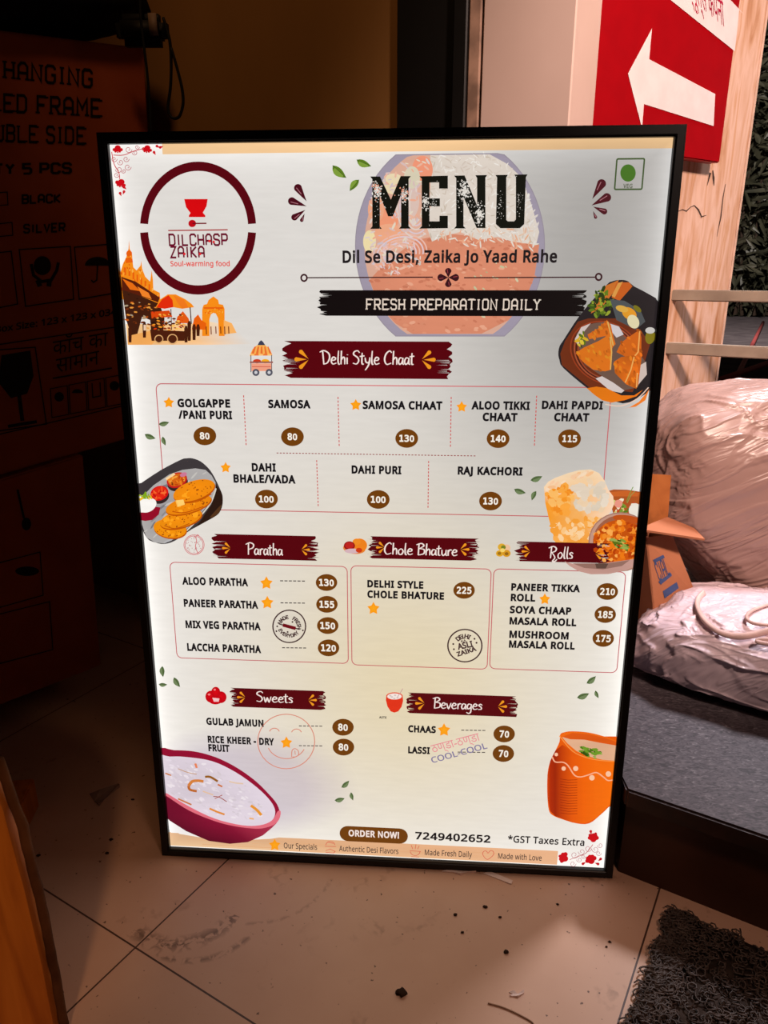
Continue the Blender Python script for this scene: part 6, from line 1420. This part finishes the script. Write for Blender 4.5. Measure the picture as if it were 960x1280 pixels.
a = Art(5)   # puffed bread and chickpea bowl
Q = lambda P: [(x * .16667 + 660, y * .16667 + 570) for x, y in P]
a.poly(Q([(590, 262), (640, 248), (740, 250), (840, 265), (900, 290), (900, 460), (780, 470), (640, 440)]), (176, 84, 34)); a.poly(Q([(600, 268), (740, 258), (830, 275), (820, 300), (640, 300)]), (204, 100, 40))
a.flakes(26, in_poly(Q([(650, 330), (820, 310), (830, 440), (650, 440)])), 4, [(120, 150, 50), (210, 200, 120), (236, 130, 110), (196, 60, 30), (240, 230, 200), (90, 120, 30)])
a.ell(*Q([(800, 405)])[0], 8, 9, (236, 228, 214)); a.ell(*Q([(675, 355)])[0], 5, 5, (234, 150, 130))
a.stroke(Q([(735, 340), (760, 280), (785, 228)]), 1.1, (120, 150, 60)); a.stroke(Q([(740, 350), (770, 290), (800, 260)]), .9, (140, 160, 80))
puri = Q([(118, 230), (150, 190), (200, 162), (300, 125), (380, 104), (470, 98), (530, 125), (570, 180), (600, 250), (636, 300), (642, 360), (620, 410), (590, 450), (560, 520), (470, 650), (205, 650), (185, 580), (155, 470), (128, 350)])
a.fan(Q([(380, 380)])[0], puri, (244, 178, 100), [(248, 214, 176)] * 8 + [(250, 214, 182)] * 6 + [(246, 160, 60)] * 2 + [(246, 154, 40)] * 3)
a.flakes(46, in_poly(Q([(130, 270), (270, 200), (340, 240), (300, 420), (200, 440)])), 6, [(246, 150, 40), (250, 166, 64), (240, 140, 36), (250, 186, 100)], None, .7)
a.flakes(60, in_poly(Q([(170, 470), (560, 470), (470, 640), (210, 640)])), 5, [(248, 170, 76), (250, 196, 130), (244, 158, 56), (250, 208, 156)], None, .6)
a.flakes(50, in_poly(Q([(340, 200), (520, 170), (600, 280), (560, 400), (380, 420)])), 6.5, [(226, 208, 186), (232, 216, 196), (236, 206, 170), (220, 204, 182)], None, .7)
a.flakes(24, in_poly(Q([(160, 200), (420, 115), (520, 130), (300, 180), (150, 250)])), 5, [(248, 216, 184), (250, 200, 160), (246, 190, 140)], -20, .4)
a.ell(*Q([(690, 640)])[0], 40, 37, (168, 120, 104)); a.ell(*Q([(690, 640)])[0], 38.5, 35.5, (196, 150, 130)); a.ell(*Q([(700, 636)])[0], 36, 33, (160, 96, 70))
ch = in_ell(*Q([(690, 650)])[0], 33, 28)
a.ell(*Q([(690, 648)])[0], 34, 29, (196, 82, 14)); a.ell(*Q([(740, 470)])[0], 18, 5, (190, 80, 24), 8)
a.flakes(230, ch, 3.6, [(226, 110, 20), (206, 84, 12), (240, 140, 40), (180, 62, 10), (248, 170, 80), (236, 120, 20)], None, .8)
a.flakes(22, in_ell(*Q([(690, 655)])[0], 13, 6, 15), 4, [(90, 110, 24), (60, 80, 18), (130, 150, 50), (150, 170, 80)], 20, .4)
a.poly(Q([(270, 785), (340, 805), (560, 800), (780, 770), (830, 745), (830, 800), (740, 850), (600, 880), (470, 882), (380, 860), (310, 820)]), (196, 150, 138)); a.poly(Q([(330, 800), (600, 800), (760, 775), (700, 820), (560, 845), (420, 835)]), (150, 110, 98)); a.poly(Q([(500, 800), (600, 800), (580, 838), (510, 838)]), (96, 70, 60))
a.done('dish_picture', SHEET, 'picture of puffed bread with a bowl of chickpeas')

a = Art(2)   # rice pudding bowl with a lavender shade around it
cx, cy = 300, 990
ring = []
for i in range(24):
    t = 2 * math.pi * i / 24; ring.append((max(208, cx + 150 * math.cos(t)), cy + (88 if math.sin(t) < 0 else 60) * math.sin(t)))
mid = [(cx + (x - cx) * .55, cy + (y - cy) * .55) for x, y in ring]
LV = ('ink', .80, .76, .90)
a.fan((cx, cy), mid, LV, LV); a.up()
for i in range(24):
    j = (i + 1) % 24
    a.face([S(*mid[i]), S(*ring[i]), S(*ring[j]), S(*mid[j])], [LV, PAPER, PAPER, LV])
a.poly([(205, 1026), (240, 1040), (330, 1044), (350, 1046.4), (214, 1040.4)], ('ink', .97, .97, 1))
Q = lambda P: [(x * .1875 + 190, y * .1875 + 920) for x, y in P]
body = Q([(40, 300), (850, 500), (852, 540), (830, 580), (800, 610), (740, 660), (640, 705), (520, 716), (380, 697), (230, 632), (120, 562), (40, 520)])
a.fan(Q([(450, 560)])[0], body, (140, 18, 52), [(110, 12, 40), (190, 60, 90), (196, 70, 96), (180, 50, 80), (170, 46, 74), (160, 40, 66), (120, 16, 44), (98, 10, 36), (92, 10, 34), (96, 10, 36), (104, 14, 40), (104, 12, 40)])
a.poly(Q([(40, 96), (150, 92), (280, 100), (400, 130), (500, 172), (600, 230), (700, 305), (780, 385), (830, 445), (852, 500), (850, 540), (820, 580), (760, 605), (690, 612), (560, 598), (420, 562), (250, 492), (120, 412), (40, 360)]), (150, 16, 50), 4)
a.poly(Q([(858, 500), (852, 545), (822, 584), (760, 608), (690, 615), (560, 600), (420, 565), (250, 495), (110, 405), (60, 370), (60, 350), (110, 380), (250, 468), (420, 545), (600, 592), (720, 592), (800, 560), (838, 500)]), (226, 110, 126), 4)
milk = Q([(40, 138), (120, 135), (220, 137), (400, 165), (560, 240), (700, 340), (790, 430), (822, 500), (800, 560), (720, 592), (600, 592), (420, 548), (250, 468), (105, 382), (40, 340)])
a.poly(milk, (226, 213, 224), 4)
a.flakes(190, in_poly(Q([(90, 150), (400, 180), (760, 420), (740, 570), (420, 530), (110, 370)])), 3.2, [(232, 220, 230), (218, 206, 216), (226, 214, 222), (212, 200, 208), (236, 226, 232)], 25, .4)
for P, w, c in (([(245, 330), (270, 300), (310, 295), (345, 300)], 5, (214, 128, 60)), ([(245, 330), (255, 355), (300, 365)], 4.5, (190, 104, 44)), ([(355, 270), (390, 270), (440, 300)], 4, (150, 92, 30)), ([(440, 320), (470, 335)], 3, (206, 110, 50)), ([(385, 480), (430, 500), (485, 520)], 3.6, (226, 140, 60)), ([(660, 460), (700, 490), (730, 525)], 5, (232, 150, 50)), ([(175, 415), (220, 435), (265, 455)], 3, (204, 120, 70)), ([(410, 400), (450, 405), (500, 435)], 1.4, (156, 60, 40)), ([(420, 415), (470, 390)], 1.2, (170, 70, 50)), ([(175, 215), (240, 240), (300, 252)], 1.4, (196, 150, 110)), ([(515, 300), (560, 310), (610, 315)], 2.6, (226, 196, 170)), ([(90, 245), (130, 260)], 2.4, (206, 120, 60)), ([(650, 545), (680, 550)], 3, (238, 176, 120)), ([(290, 180), (300, 210)], 3.6, (232, 130, 90)), ([(340, 365), (410, 390)], 2.4, (228, 190, 160))):
    a.stroke(Q(P), w, c, False, 4)
a.done('dish_picture', SHEET, 'picture of a dark red bowl of rice pudding with nuts')

a = Art(5)   # clay cup
Q = lambda P: [(x * .25 + 560, y * .25 + 820) for x, y in P]
cup = Q([(560, 388), (580, 377), (620, 372), (700, 378), (780, 398), (860, 425), (850, 690), (800, 752), (760, 790), (705, 832), (640, 832), (560, 808), (520, 790), (503, 765), (496, 700), (495, 620), (500, 560), (515, 510), (535, 470), (556, 425)])
a.poly(cup, (232, 92, 12), 3)
def grad(P, cols):
    a.up(); n = len(P)
    for i in range(n - 1): a.face([S(*P[i][0]), S(*P[i + 1][0]), S(*P[i + 1][1]), S(*P[i][1])], [cols[i], cols[i + 1], cols[i + 1], cols[i]])
g = [(Q([(x, yt)])[0], Q([(x, yb)])[0]) for x, yt, yb in ((496, 590, 700), (510, 520, 770), (535, 470, 795), (570, 440, 808), (620, 470, 828), (680, 500, 832), (740, 515, 806), (830, 520, 715))]
grad(g, [(214, 70, 8), (176, 44, 6), (158, 38, 6), (196, 64, 8), (228, 88, 10), (240, 100, 10), (244, 108, 14), (248, 112, 14)])
for k in range(14):
    y = 610 + k * 13; a.stroke(Q([(560, y), (600, y + 6), (645, y + 4)]), .8, (140, 34, 6))
a.poly(Q([(556, 395), (580, 378), (620, 372), (700, 378), (780, 398), (850, 424), (840, 522), (760, 516), (690, 502), (620, 468), (575, 425)]), (240, 106, 20))
a.poly(Q([(570, 402), (610, 392), (690, 396), (770, 412), (850, 432), (840, 520), (770, 514), (700, 498), (640, 470), (595, 432)]), (228, 176, 140))
a.poly(Q([(570, 400), (620, 380), (700, 386), (780, 404), (850, 428), (850, 445), (760, 430), (680, 414), (610, 412)]), (222, 88, 20))
a.flakes(26, in_ell(*Q([(715, 480)])[0], 15, 5.5, 18), 4, [(76, 110, 22), (110, 150, 40), (50, 80, 16), (140, 170, 70)], 20, .4)
a.stroke(Q([(520, 500), (535, 525), (575, 527), (600, 545), (630, 590), (660, 600), (700, 590), (740, 578), (775, 600), (800, 618), (840, 610)]), 2.0, (250, 178, 140), False, 4)
for x, y, r in ((540, 488, 2.2), (577, 558, 2.7), (637, 558, 3.2), (718, 604, 3.4), (800, 585, 3.4)): a.ell(*Q([(x, y)])[0], r, r, (250, 196, 160))
a.stroke(Q([(556, 395), (620, 470), (690, 503), (760, 517), (850, 523)]), 1.4, (250, 150, 70), False, 4)
a.done('dish_picture', SHEET, 'picture of an orange clay cup of spiced buttermilk')
# --- section banners
WH = (244, 226, 218)
def banner(x0, x1, y0, y1, word, tx0, tx1, tb, tt, arrows, y0r=None, wt=.085, rag=16):
    a = Art(6); a.brush(x0, x1, y0, y1, MAROON, rag)
    for ax0, ax1, yc, r in arrows: a.arrow(ax0, ax1, yc, r)
    a.script(word, tx0, tx1, tb, tt, WH, wt)
    return a.done('section_banner', SHEET, 'maroon brush banner reading ' + word)
banner(350, 568, 426, 472, 'Delhi Style Chaat', 400, 518, 455, 438, ((368, 386, 449, True), (527.6, 545, 449.5, False)), rag=18)
banner(263, 401, 666.6, 697, 'Paratha', 308, 354.5, 692.5, 677.5, ((278, 288.5, 684.4, True), (377.5, 388, 686.4, False)))
banner(458, 602, 669.5, 697, 'Chole Bhature', 480, 572, 692, 677.5, ((470, 480.5, 683.5, True), (575.5, 587, 686, False)))
banner(642, 766, 676, 700.5, 'Rolls', 684.4, 716, 697, 682, ((651.5, 662, 688.5, True), (744, 754.5, 691.3, False)))
banner(286, 408.5, 858.5, 882, 'Sweets', 321, 367, 876, 863, ((296.5, 307, 870.4, True), (386, 396.6, 874, False)), rag=11)
banner(507, 649, 864.5, 890, 'Beverages', 540.6, 603, 884, 870.4, ((518.7, 530.5, 878, True), (622.5, 634, 882, False)), rag=12)

# --- dish names
def name(lines):
    a = Art(6)
    for s, x0, x1, yb, cap in lines: a.text(s, x0, x1, yb, yb - cap, BLACK, .042)
    return a.done('dish_name', SHEET)
for L in ([('GOLGAPPE', 223, 288.5, 508.7, 10.6), ('/PANI PURI', 224, 291, 523.2, 10.6)], [('SAMOSA', 336, 388.7, 509.8, 10.6)], [('SAMOSA CHAAT', 453.6, 552.8, 511, 10.6)],
          [('ALOO TIKKI', 589, 661.8, 511.5, 10.6), ('CHAAT', 603, 646.3, 526, 10.6)], [('DAHI PAPDI', 676.8, 752.8, 511, 10.6), ('CHAAT', 692, 735.7, 526.2, 10.6)],
          [('DAHI', 315.5, 345.4, 588.8, 10.6), ('BHALE/VADA', 292.7, 370, 602.8, 10.6)], [('DAHI PURI', 439.8, 501.8, 591.5, 10.4)], [('RAJ KACHORI', 572, 652.7, 592.8, 10.4)],
          [('ALOO PARATHA', 228.7, 310.8, 730, 9.8)], [('PANEER PARATHA', 230.8, 323.3, 757.6, 9.8)], [('MIX VEG PARATHA', 233, 326.4, 784.2, 9.8)], [('LACCHA PARATHA', 235, 327, 812.6, 9.8)],
          [('DELHI STYLE', 459.4, 529.2, 733.4, 9.4), ('CHOLE BHATURE', 459.4, 555, 746.4, 9.4)], [('PANEER TIKKA', 638.6, 724.6, 737.4, 9.4), ('ROLL', 638, 668.6, 750.5, 9.4)],
          [('SOYA CHAAP', 636.8, 713.5, 765.6, 9.4), ('MASALA ROLL', 636.5, 720, 779.6, 9.4)], [('MUSHROOM', 636.3, 710.3, 796.4, 9.4), ('MASALA ROLL', 635.8, 718, 808.6, 9.4)],
          [('GULAB JAMUN', 258.8, 330, 904.8, 9.0)], [('RICE KHEER - DRY', 260.6, 343.2, 927.3, 9.0), ('FRUIT', 261.4, 287.7, 937.8, 9.0)],
          [('CHAAS', 510.2, 544.8, 914, 8.8)], [('LASSI', 510.2, 537.2, 940.4, 8.8)]):
    name(L)
# --- prices in brown ovals
BR = (112, 62, 14)
for t, x, y in (('80', 256.8, 544.5), ('80', 366, 545.5), ('130', 508.5, 547.6), ('140', 622.4, 547.9), ('115', 711.5, 548), ('100', 333.6, 623.2), ('100', 473, 623.7), ('130', 613, 625.7),
                ('130', 408.5, 727.3), ('155', 409, 754.5), ('150', 410, 781), ('120', 411, 808.8), ('225', 580, 737), ('210', 758.6, 738.5), ('185', 756, 767.2), ('175', 753.5, 797),
                ('80', 429, 907.8), ('80', 429.6, 932.6), ('70', 630, 916.2), ('70', 629, 940.6)):
    a = Art(6); big = y < 640
    a.ell(x, y, 14.2 if big else 13.4, 11.7 if big else 10.5, BR)
    w = 9.2 if len(t) == 3 else 6.0
    a.text(t, x - w, x + w, y + 4.2, y - 4.0, (246, 238, 226), .03, DIGI)
    a.done('price_badge', SHEET, 'brown oval price badge %s' % t if t in ('140', '115', '155', '150', '120', '225', '210', '185', '175') else None)
for x, y, r in ((212, 503, 7), (445, 506, 7.2), (577, 508.3, 7), (282.8, 584, 6.8), (333.6, 728, 8.2), (334.7, 752.4, 8.2), (467, 759.6, 8), (680.6, 748, 7.2), (358.5, 927, 7.6), (555, 911.2, 8.2)):
    a = Art(7); a.star(x, y, r); a.done('star_mark', SHEET)
# --- dashed leader lines
for x0, x1, y in ((350.5, 383, 725.3), (351, 383, 752.8), (353, 384.5, 808.8), (374, 404.5, 906.4), (374, 404.5, 931), (576.5, 608, 911.7), (572, 608, 939)):
    a = Art(5); n = 6
    for k in range(n): a.stroke([(x0 + (x1 - x0) * k / n, y + (x1 - x0) * k / n * .012), (x0 + (x1 - x0) * (k + .72) / n, y + (x1 - x0) * (k + .7) / n * .012)], 1.5, (70, 62, 62))
    a.done('leader_line', SHEET)
# --- round stamps, slogan, smiling face
a = Art(6); SK = (70, 46, 46)
a.ell(362, 782, 20.3, 20, ('ink', .96, .96, .98)); a.ellline(362, 782, 20.4, 20.2, 2.0, SK)
a.text_arc('MADE', 362, 782, 12.0, 165, 92, 5.4, SK, .034); a.text_arc('FRESH', 362, 782, 12.0, 68, -14, 5.4, SK, .034); a.text_arc('EVERYDAY', 362, 782, 17.6, 197, 325, 5.2, SK, .034, True)
a.stroke([(349, 779), (353, 780), (370, 784.5), (375, 786)], [1.4, 2, 2, 1.4], SK); a.stroke([(354, 780.3), (370, 784.6)], 5.4, (112, 14, 24))
for x, y in ((366, 776.5), (360, 789), (347, 782), (346, 788), (379, 787)): a.ell(x, y, 1.1, 1.1, SK)
a.done('round_stamp', SHEET, 'round stamp MADE FRESH EVERYDAY with a rolling pin')
a = Art(6)
a.ellline(581, 806, 21.2, 20.2, 2.1, SK)
a.text_arc('DELHI', 581, 806, 11.6, 142, 58, 6.4, SK, .034)
T = layout('ASLI', SANS, .032); a.text_line(T, (572.5, 811), (591.5, 807), 8.6, .482, SK); T = layout('ZAIKA', SANS, .034); a.text_line(T, (572, 819.5), (596, 812), 6.4, .482, SK); T = layout('KA', SANS, .02); a.text_line(T, (576.5, 802.2), (583, 801), 3.6, .482, SK)
for x, y in ((566.5, 804), (567.3, 810.5), (593, 797.5), (595.5, 802.5)): a.ell(x, y, 1.2, 1.2, SK)
a.done('round_stamp', SHEET, 'round stamp DELHI KA ASLI ZAIKA')
a = Art(6)
a.text_line(layout('COOL-COOL', SANS, .012), (540.5, 952.5), (609.5, 934), 9.4, .482, (128, 118, 156))
TT = [[(x, y) for x, y in t] for t in layout(['cool'], NAGARI)]
a.text_line(TT, (541, 939.5), (600.5, 924), 9.6, .5, (230, 138, 146))
a.done('slogan', SHEET, 'slanting pink and violet cool-cool slogan')
a = Art(6); SM = (216, 138, 118)
a.ellline(358.2, 925.6, 35.5, 34, 1.5, SM); a.ellline(343.5, 914.5, 6.2, 5.4, 1.5, SM, 195, 345); a.ellline(371, 915.5, 6.2, 5.4, 1.5, SM, 195, 345)
a.ellline(358.5, 927, 24, 20, 1.5, SM, 22, 158, 2); a.stroke([(365, 945), (365.5, 937), (369, 934.5), (373, 937), (373.5, 942), (370.5, 944.5), (366, 945)], 1.4, SM, False, 4); a.stroke([(369, 937), (369.5, 942)], 1.2, SM)
a.done('smiling_face', SHEET, 'pale red outline of a smiling face with its tongue out')
# --- order line
a = Art(6)
u0, v0 = S(425, 1049.5); u1, v1 = S(509.8, 1049.5)[0], S(425, 1030.6)[1]
a.uvpoly(a.rrect(u0, v0, u1, v1, (v1 - v0) * .48, 6), BR); a.text('ORDER NOW!', 436, 499, 1043.8, 1035.6, WH, .03)
a.done('order_button', SHEET, 'brown pill reading ORDER NOW!')
a = Art(6); a.text('7249402652', 519, 613, 1047.6, 1038.2, BLACK, .026); a.done('phone_number', SHEET)
a = Art(6); a.text('*GST Taxes Extra', 634.5, 730.2, 1051.4, 1042.6, BLACK, .018); a.done('tax_note', SHEET)

# --- small drawn food icons
a = Art(6)   # food cart
K = lambda P: [(x * .34375 + 150, y * .34375 + 410) for x, y in P]
a.poly(K([(502, 62), (508, 50), (515, 44), (522, 50), (530, 62)]), (60, 62, 84))
a.poly(K([(474, 98), (484, 76), (500, 62), (530, 62), (546, 76), (556, 98)]), (248, 176, 84))
for k in range(5): a.poly(K([(478 + k * 17, 96), (490 + k * 12, 68), (497 + k * 11, 66), (487 + k * 17, 98)]), (232, 110, 50))
for k in range(5): a.ell(*K([(482 + k * 16, 99)])[0], 2.8, 2.2, (236, 120, 50) if k % 2 else (250, 190, 110))
a.poly(K([(478, 100), (552, 100), (552, 124), (478, 124)]), (226, 220, 216)); a.stroke(K([(478, 98), (478, 160)]), 1, (70, 66, 76)); a.stroke(K([(553, 98), (553, 160)]), 1, (70, 66, 76))
a.ell(*K([(500, 120)])[0], 5, 2.6, (206, 60, 30)); a.ell(*K([(530, 120)])[0], 5, 2.6, (244, 170, 30)); a.stroke(K([(474, 124), (558, 124)]), 2, (150, 80, 70))
a.poly(K([(480, 128), (552, 128), (552, 156), (480, 156)]), (240, 160, 130)); a.stroke(K([(482, 140), (550, 140)]), 1, (206, 90, 70))
for x in (496, 544): a.ell(*K([(x, 161)])[0], 4.4, 4.4, (84, 84, 96)); a.ell(*K([(x, 161)])[0], 2, 2, (206, 206, 210))
a.done('section_icon', SHEET, 'little striped food cart')
a = Art(6); RD = (206, 84, 92)
for k in (0, 1.4): a.ellline(243.3, 680.3, 12.6 - k, 12.4 - k, .8, RD)
a.stroke([(244, 669), (246.5, 675), (245, 683), (248.5, 691)], 1, RD, False, 4); a.stroke([(246, 669), (248, 667.6), (250, 670)], .9, RD)
for i in range(42):
    p = in_ell(243.3, 680.3, 10, 10)(); a.ell(p[0], p[1], .55, .55, (190, 120, 124), 0, 6)
a.done('section_icon', SHEET, 'red line drawing of a flat bread')
a = Art(6)
a.ell(443, 685, 14, 6.6, (226, 130, 60), 6); a.ell(449.5, 681, 9.6, 8.6, (238, 130, 30)); a.ell(446, 676.5, 5, 4, (240, 140, 36)); a.ell(437, 681.5, 7, 5.6, (150, 20, 20)); a.ell(437, 681, 5.4, 4, (190, 36, 30)); a.ell(441, 688, 10, 3, (214, 180, 186)); a.ell(449, 687, 4, 3, (206, 60, 20))
a.done('section_icon', SHEET, 'orange puffed bread beside a red curry bowl')
a = Art(6)
a.ell(632, 685, 6, 5, (236, 190, 150), -30); a.ell(627, 683, 5, 4.4, (222, 170, 50)); a.ell(624.5, 691, 4.8, 4, (222, 164, 40)); a.ell(633, 691, 5, 4.4, (216, 152, 34)); a.ell(629, 683.5, 3, 2.6, (120, 130, 40)); a.ell(624, 691, 2.3, 2, (160, 110, 24)); a.ell(633, 691.4, 2.4, 2, (150, 100, 24)); a.ell(628, 687, 3, 2.4, (244, 210, 110))
a.done('section_icon', SHEET, 'three small golden rolls')
a = Art(6)
for x, y, rx, ry in ((264, 869.6, 6.6, 7.4), (276.6, 870.4, 7.2, 7.4), (270.3, 864, 5.6, 6.6), (270, 874, 8.6, 5.4)): a.ell(x, y, rx, ry, (220, 8, 22), 0, 20, (190, 4, 18))
a.poly([(266, 871), (275, 872), (274, 876), (268, 876)], (240, 196, 196)); a.ell(262, 867, 1.6, 1.2, (250, 130, 130)); a.ell(269, 861, 1.4, 1.2, (250, 130, 130))
a.done('section_icon', SHEET, 'shiny red round sweets')
a = Art(6)
a.poly([(483, 868), (482.5, 874), (484.5, 882), (488.5, 888), (493, 889.6), (498, 888), (502, 882.5), (504, 875), (503.4, 868)], (224, 52, 26)); a.ell(493.2, 869, 10.4, 4.8, (226, 90, 60)); a.ell(493.2, 869.4, 9, 3.8, (246, 228, 222)); a.stroke([(497, 870), (501, 864), (503.5, 859.6)], 1, (196, 150, 150))
for p in ((490, 870), (494, 868), (497, 871), (488, 868.5), (493, 872)): a.ell(p[0], p[1], 1.5, .9, (206, 190, 184))
a.text('ASTE', 474, 483.3, 896.8, 894.0, BLACK, .03)
a.done('section_icon', SHEET, 'red cup of buttermilk with a straw')
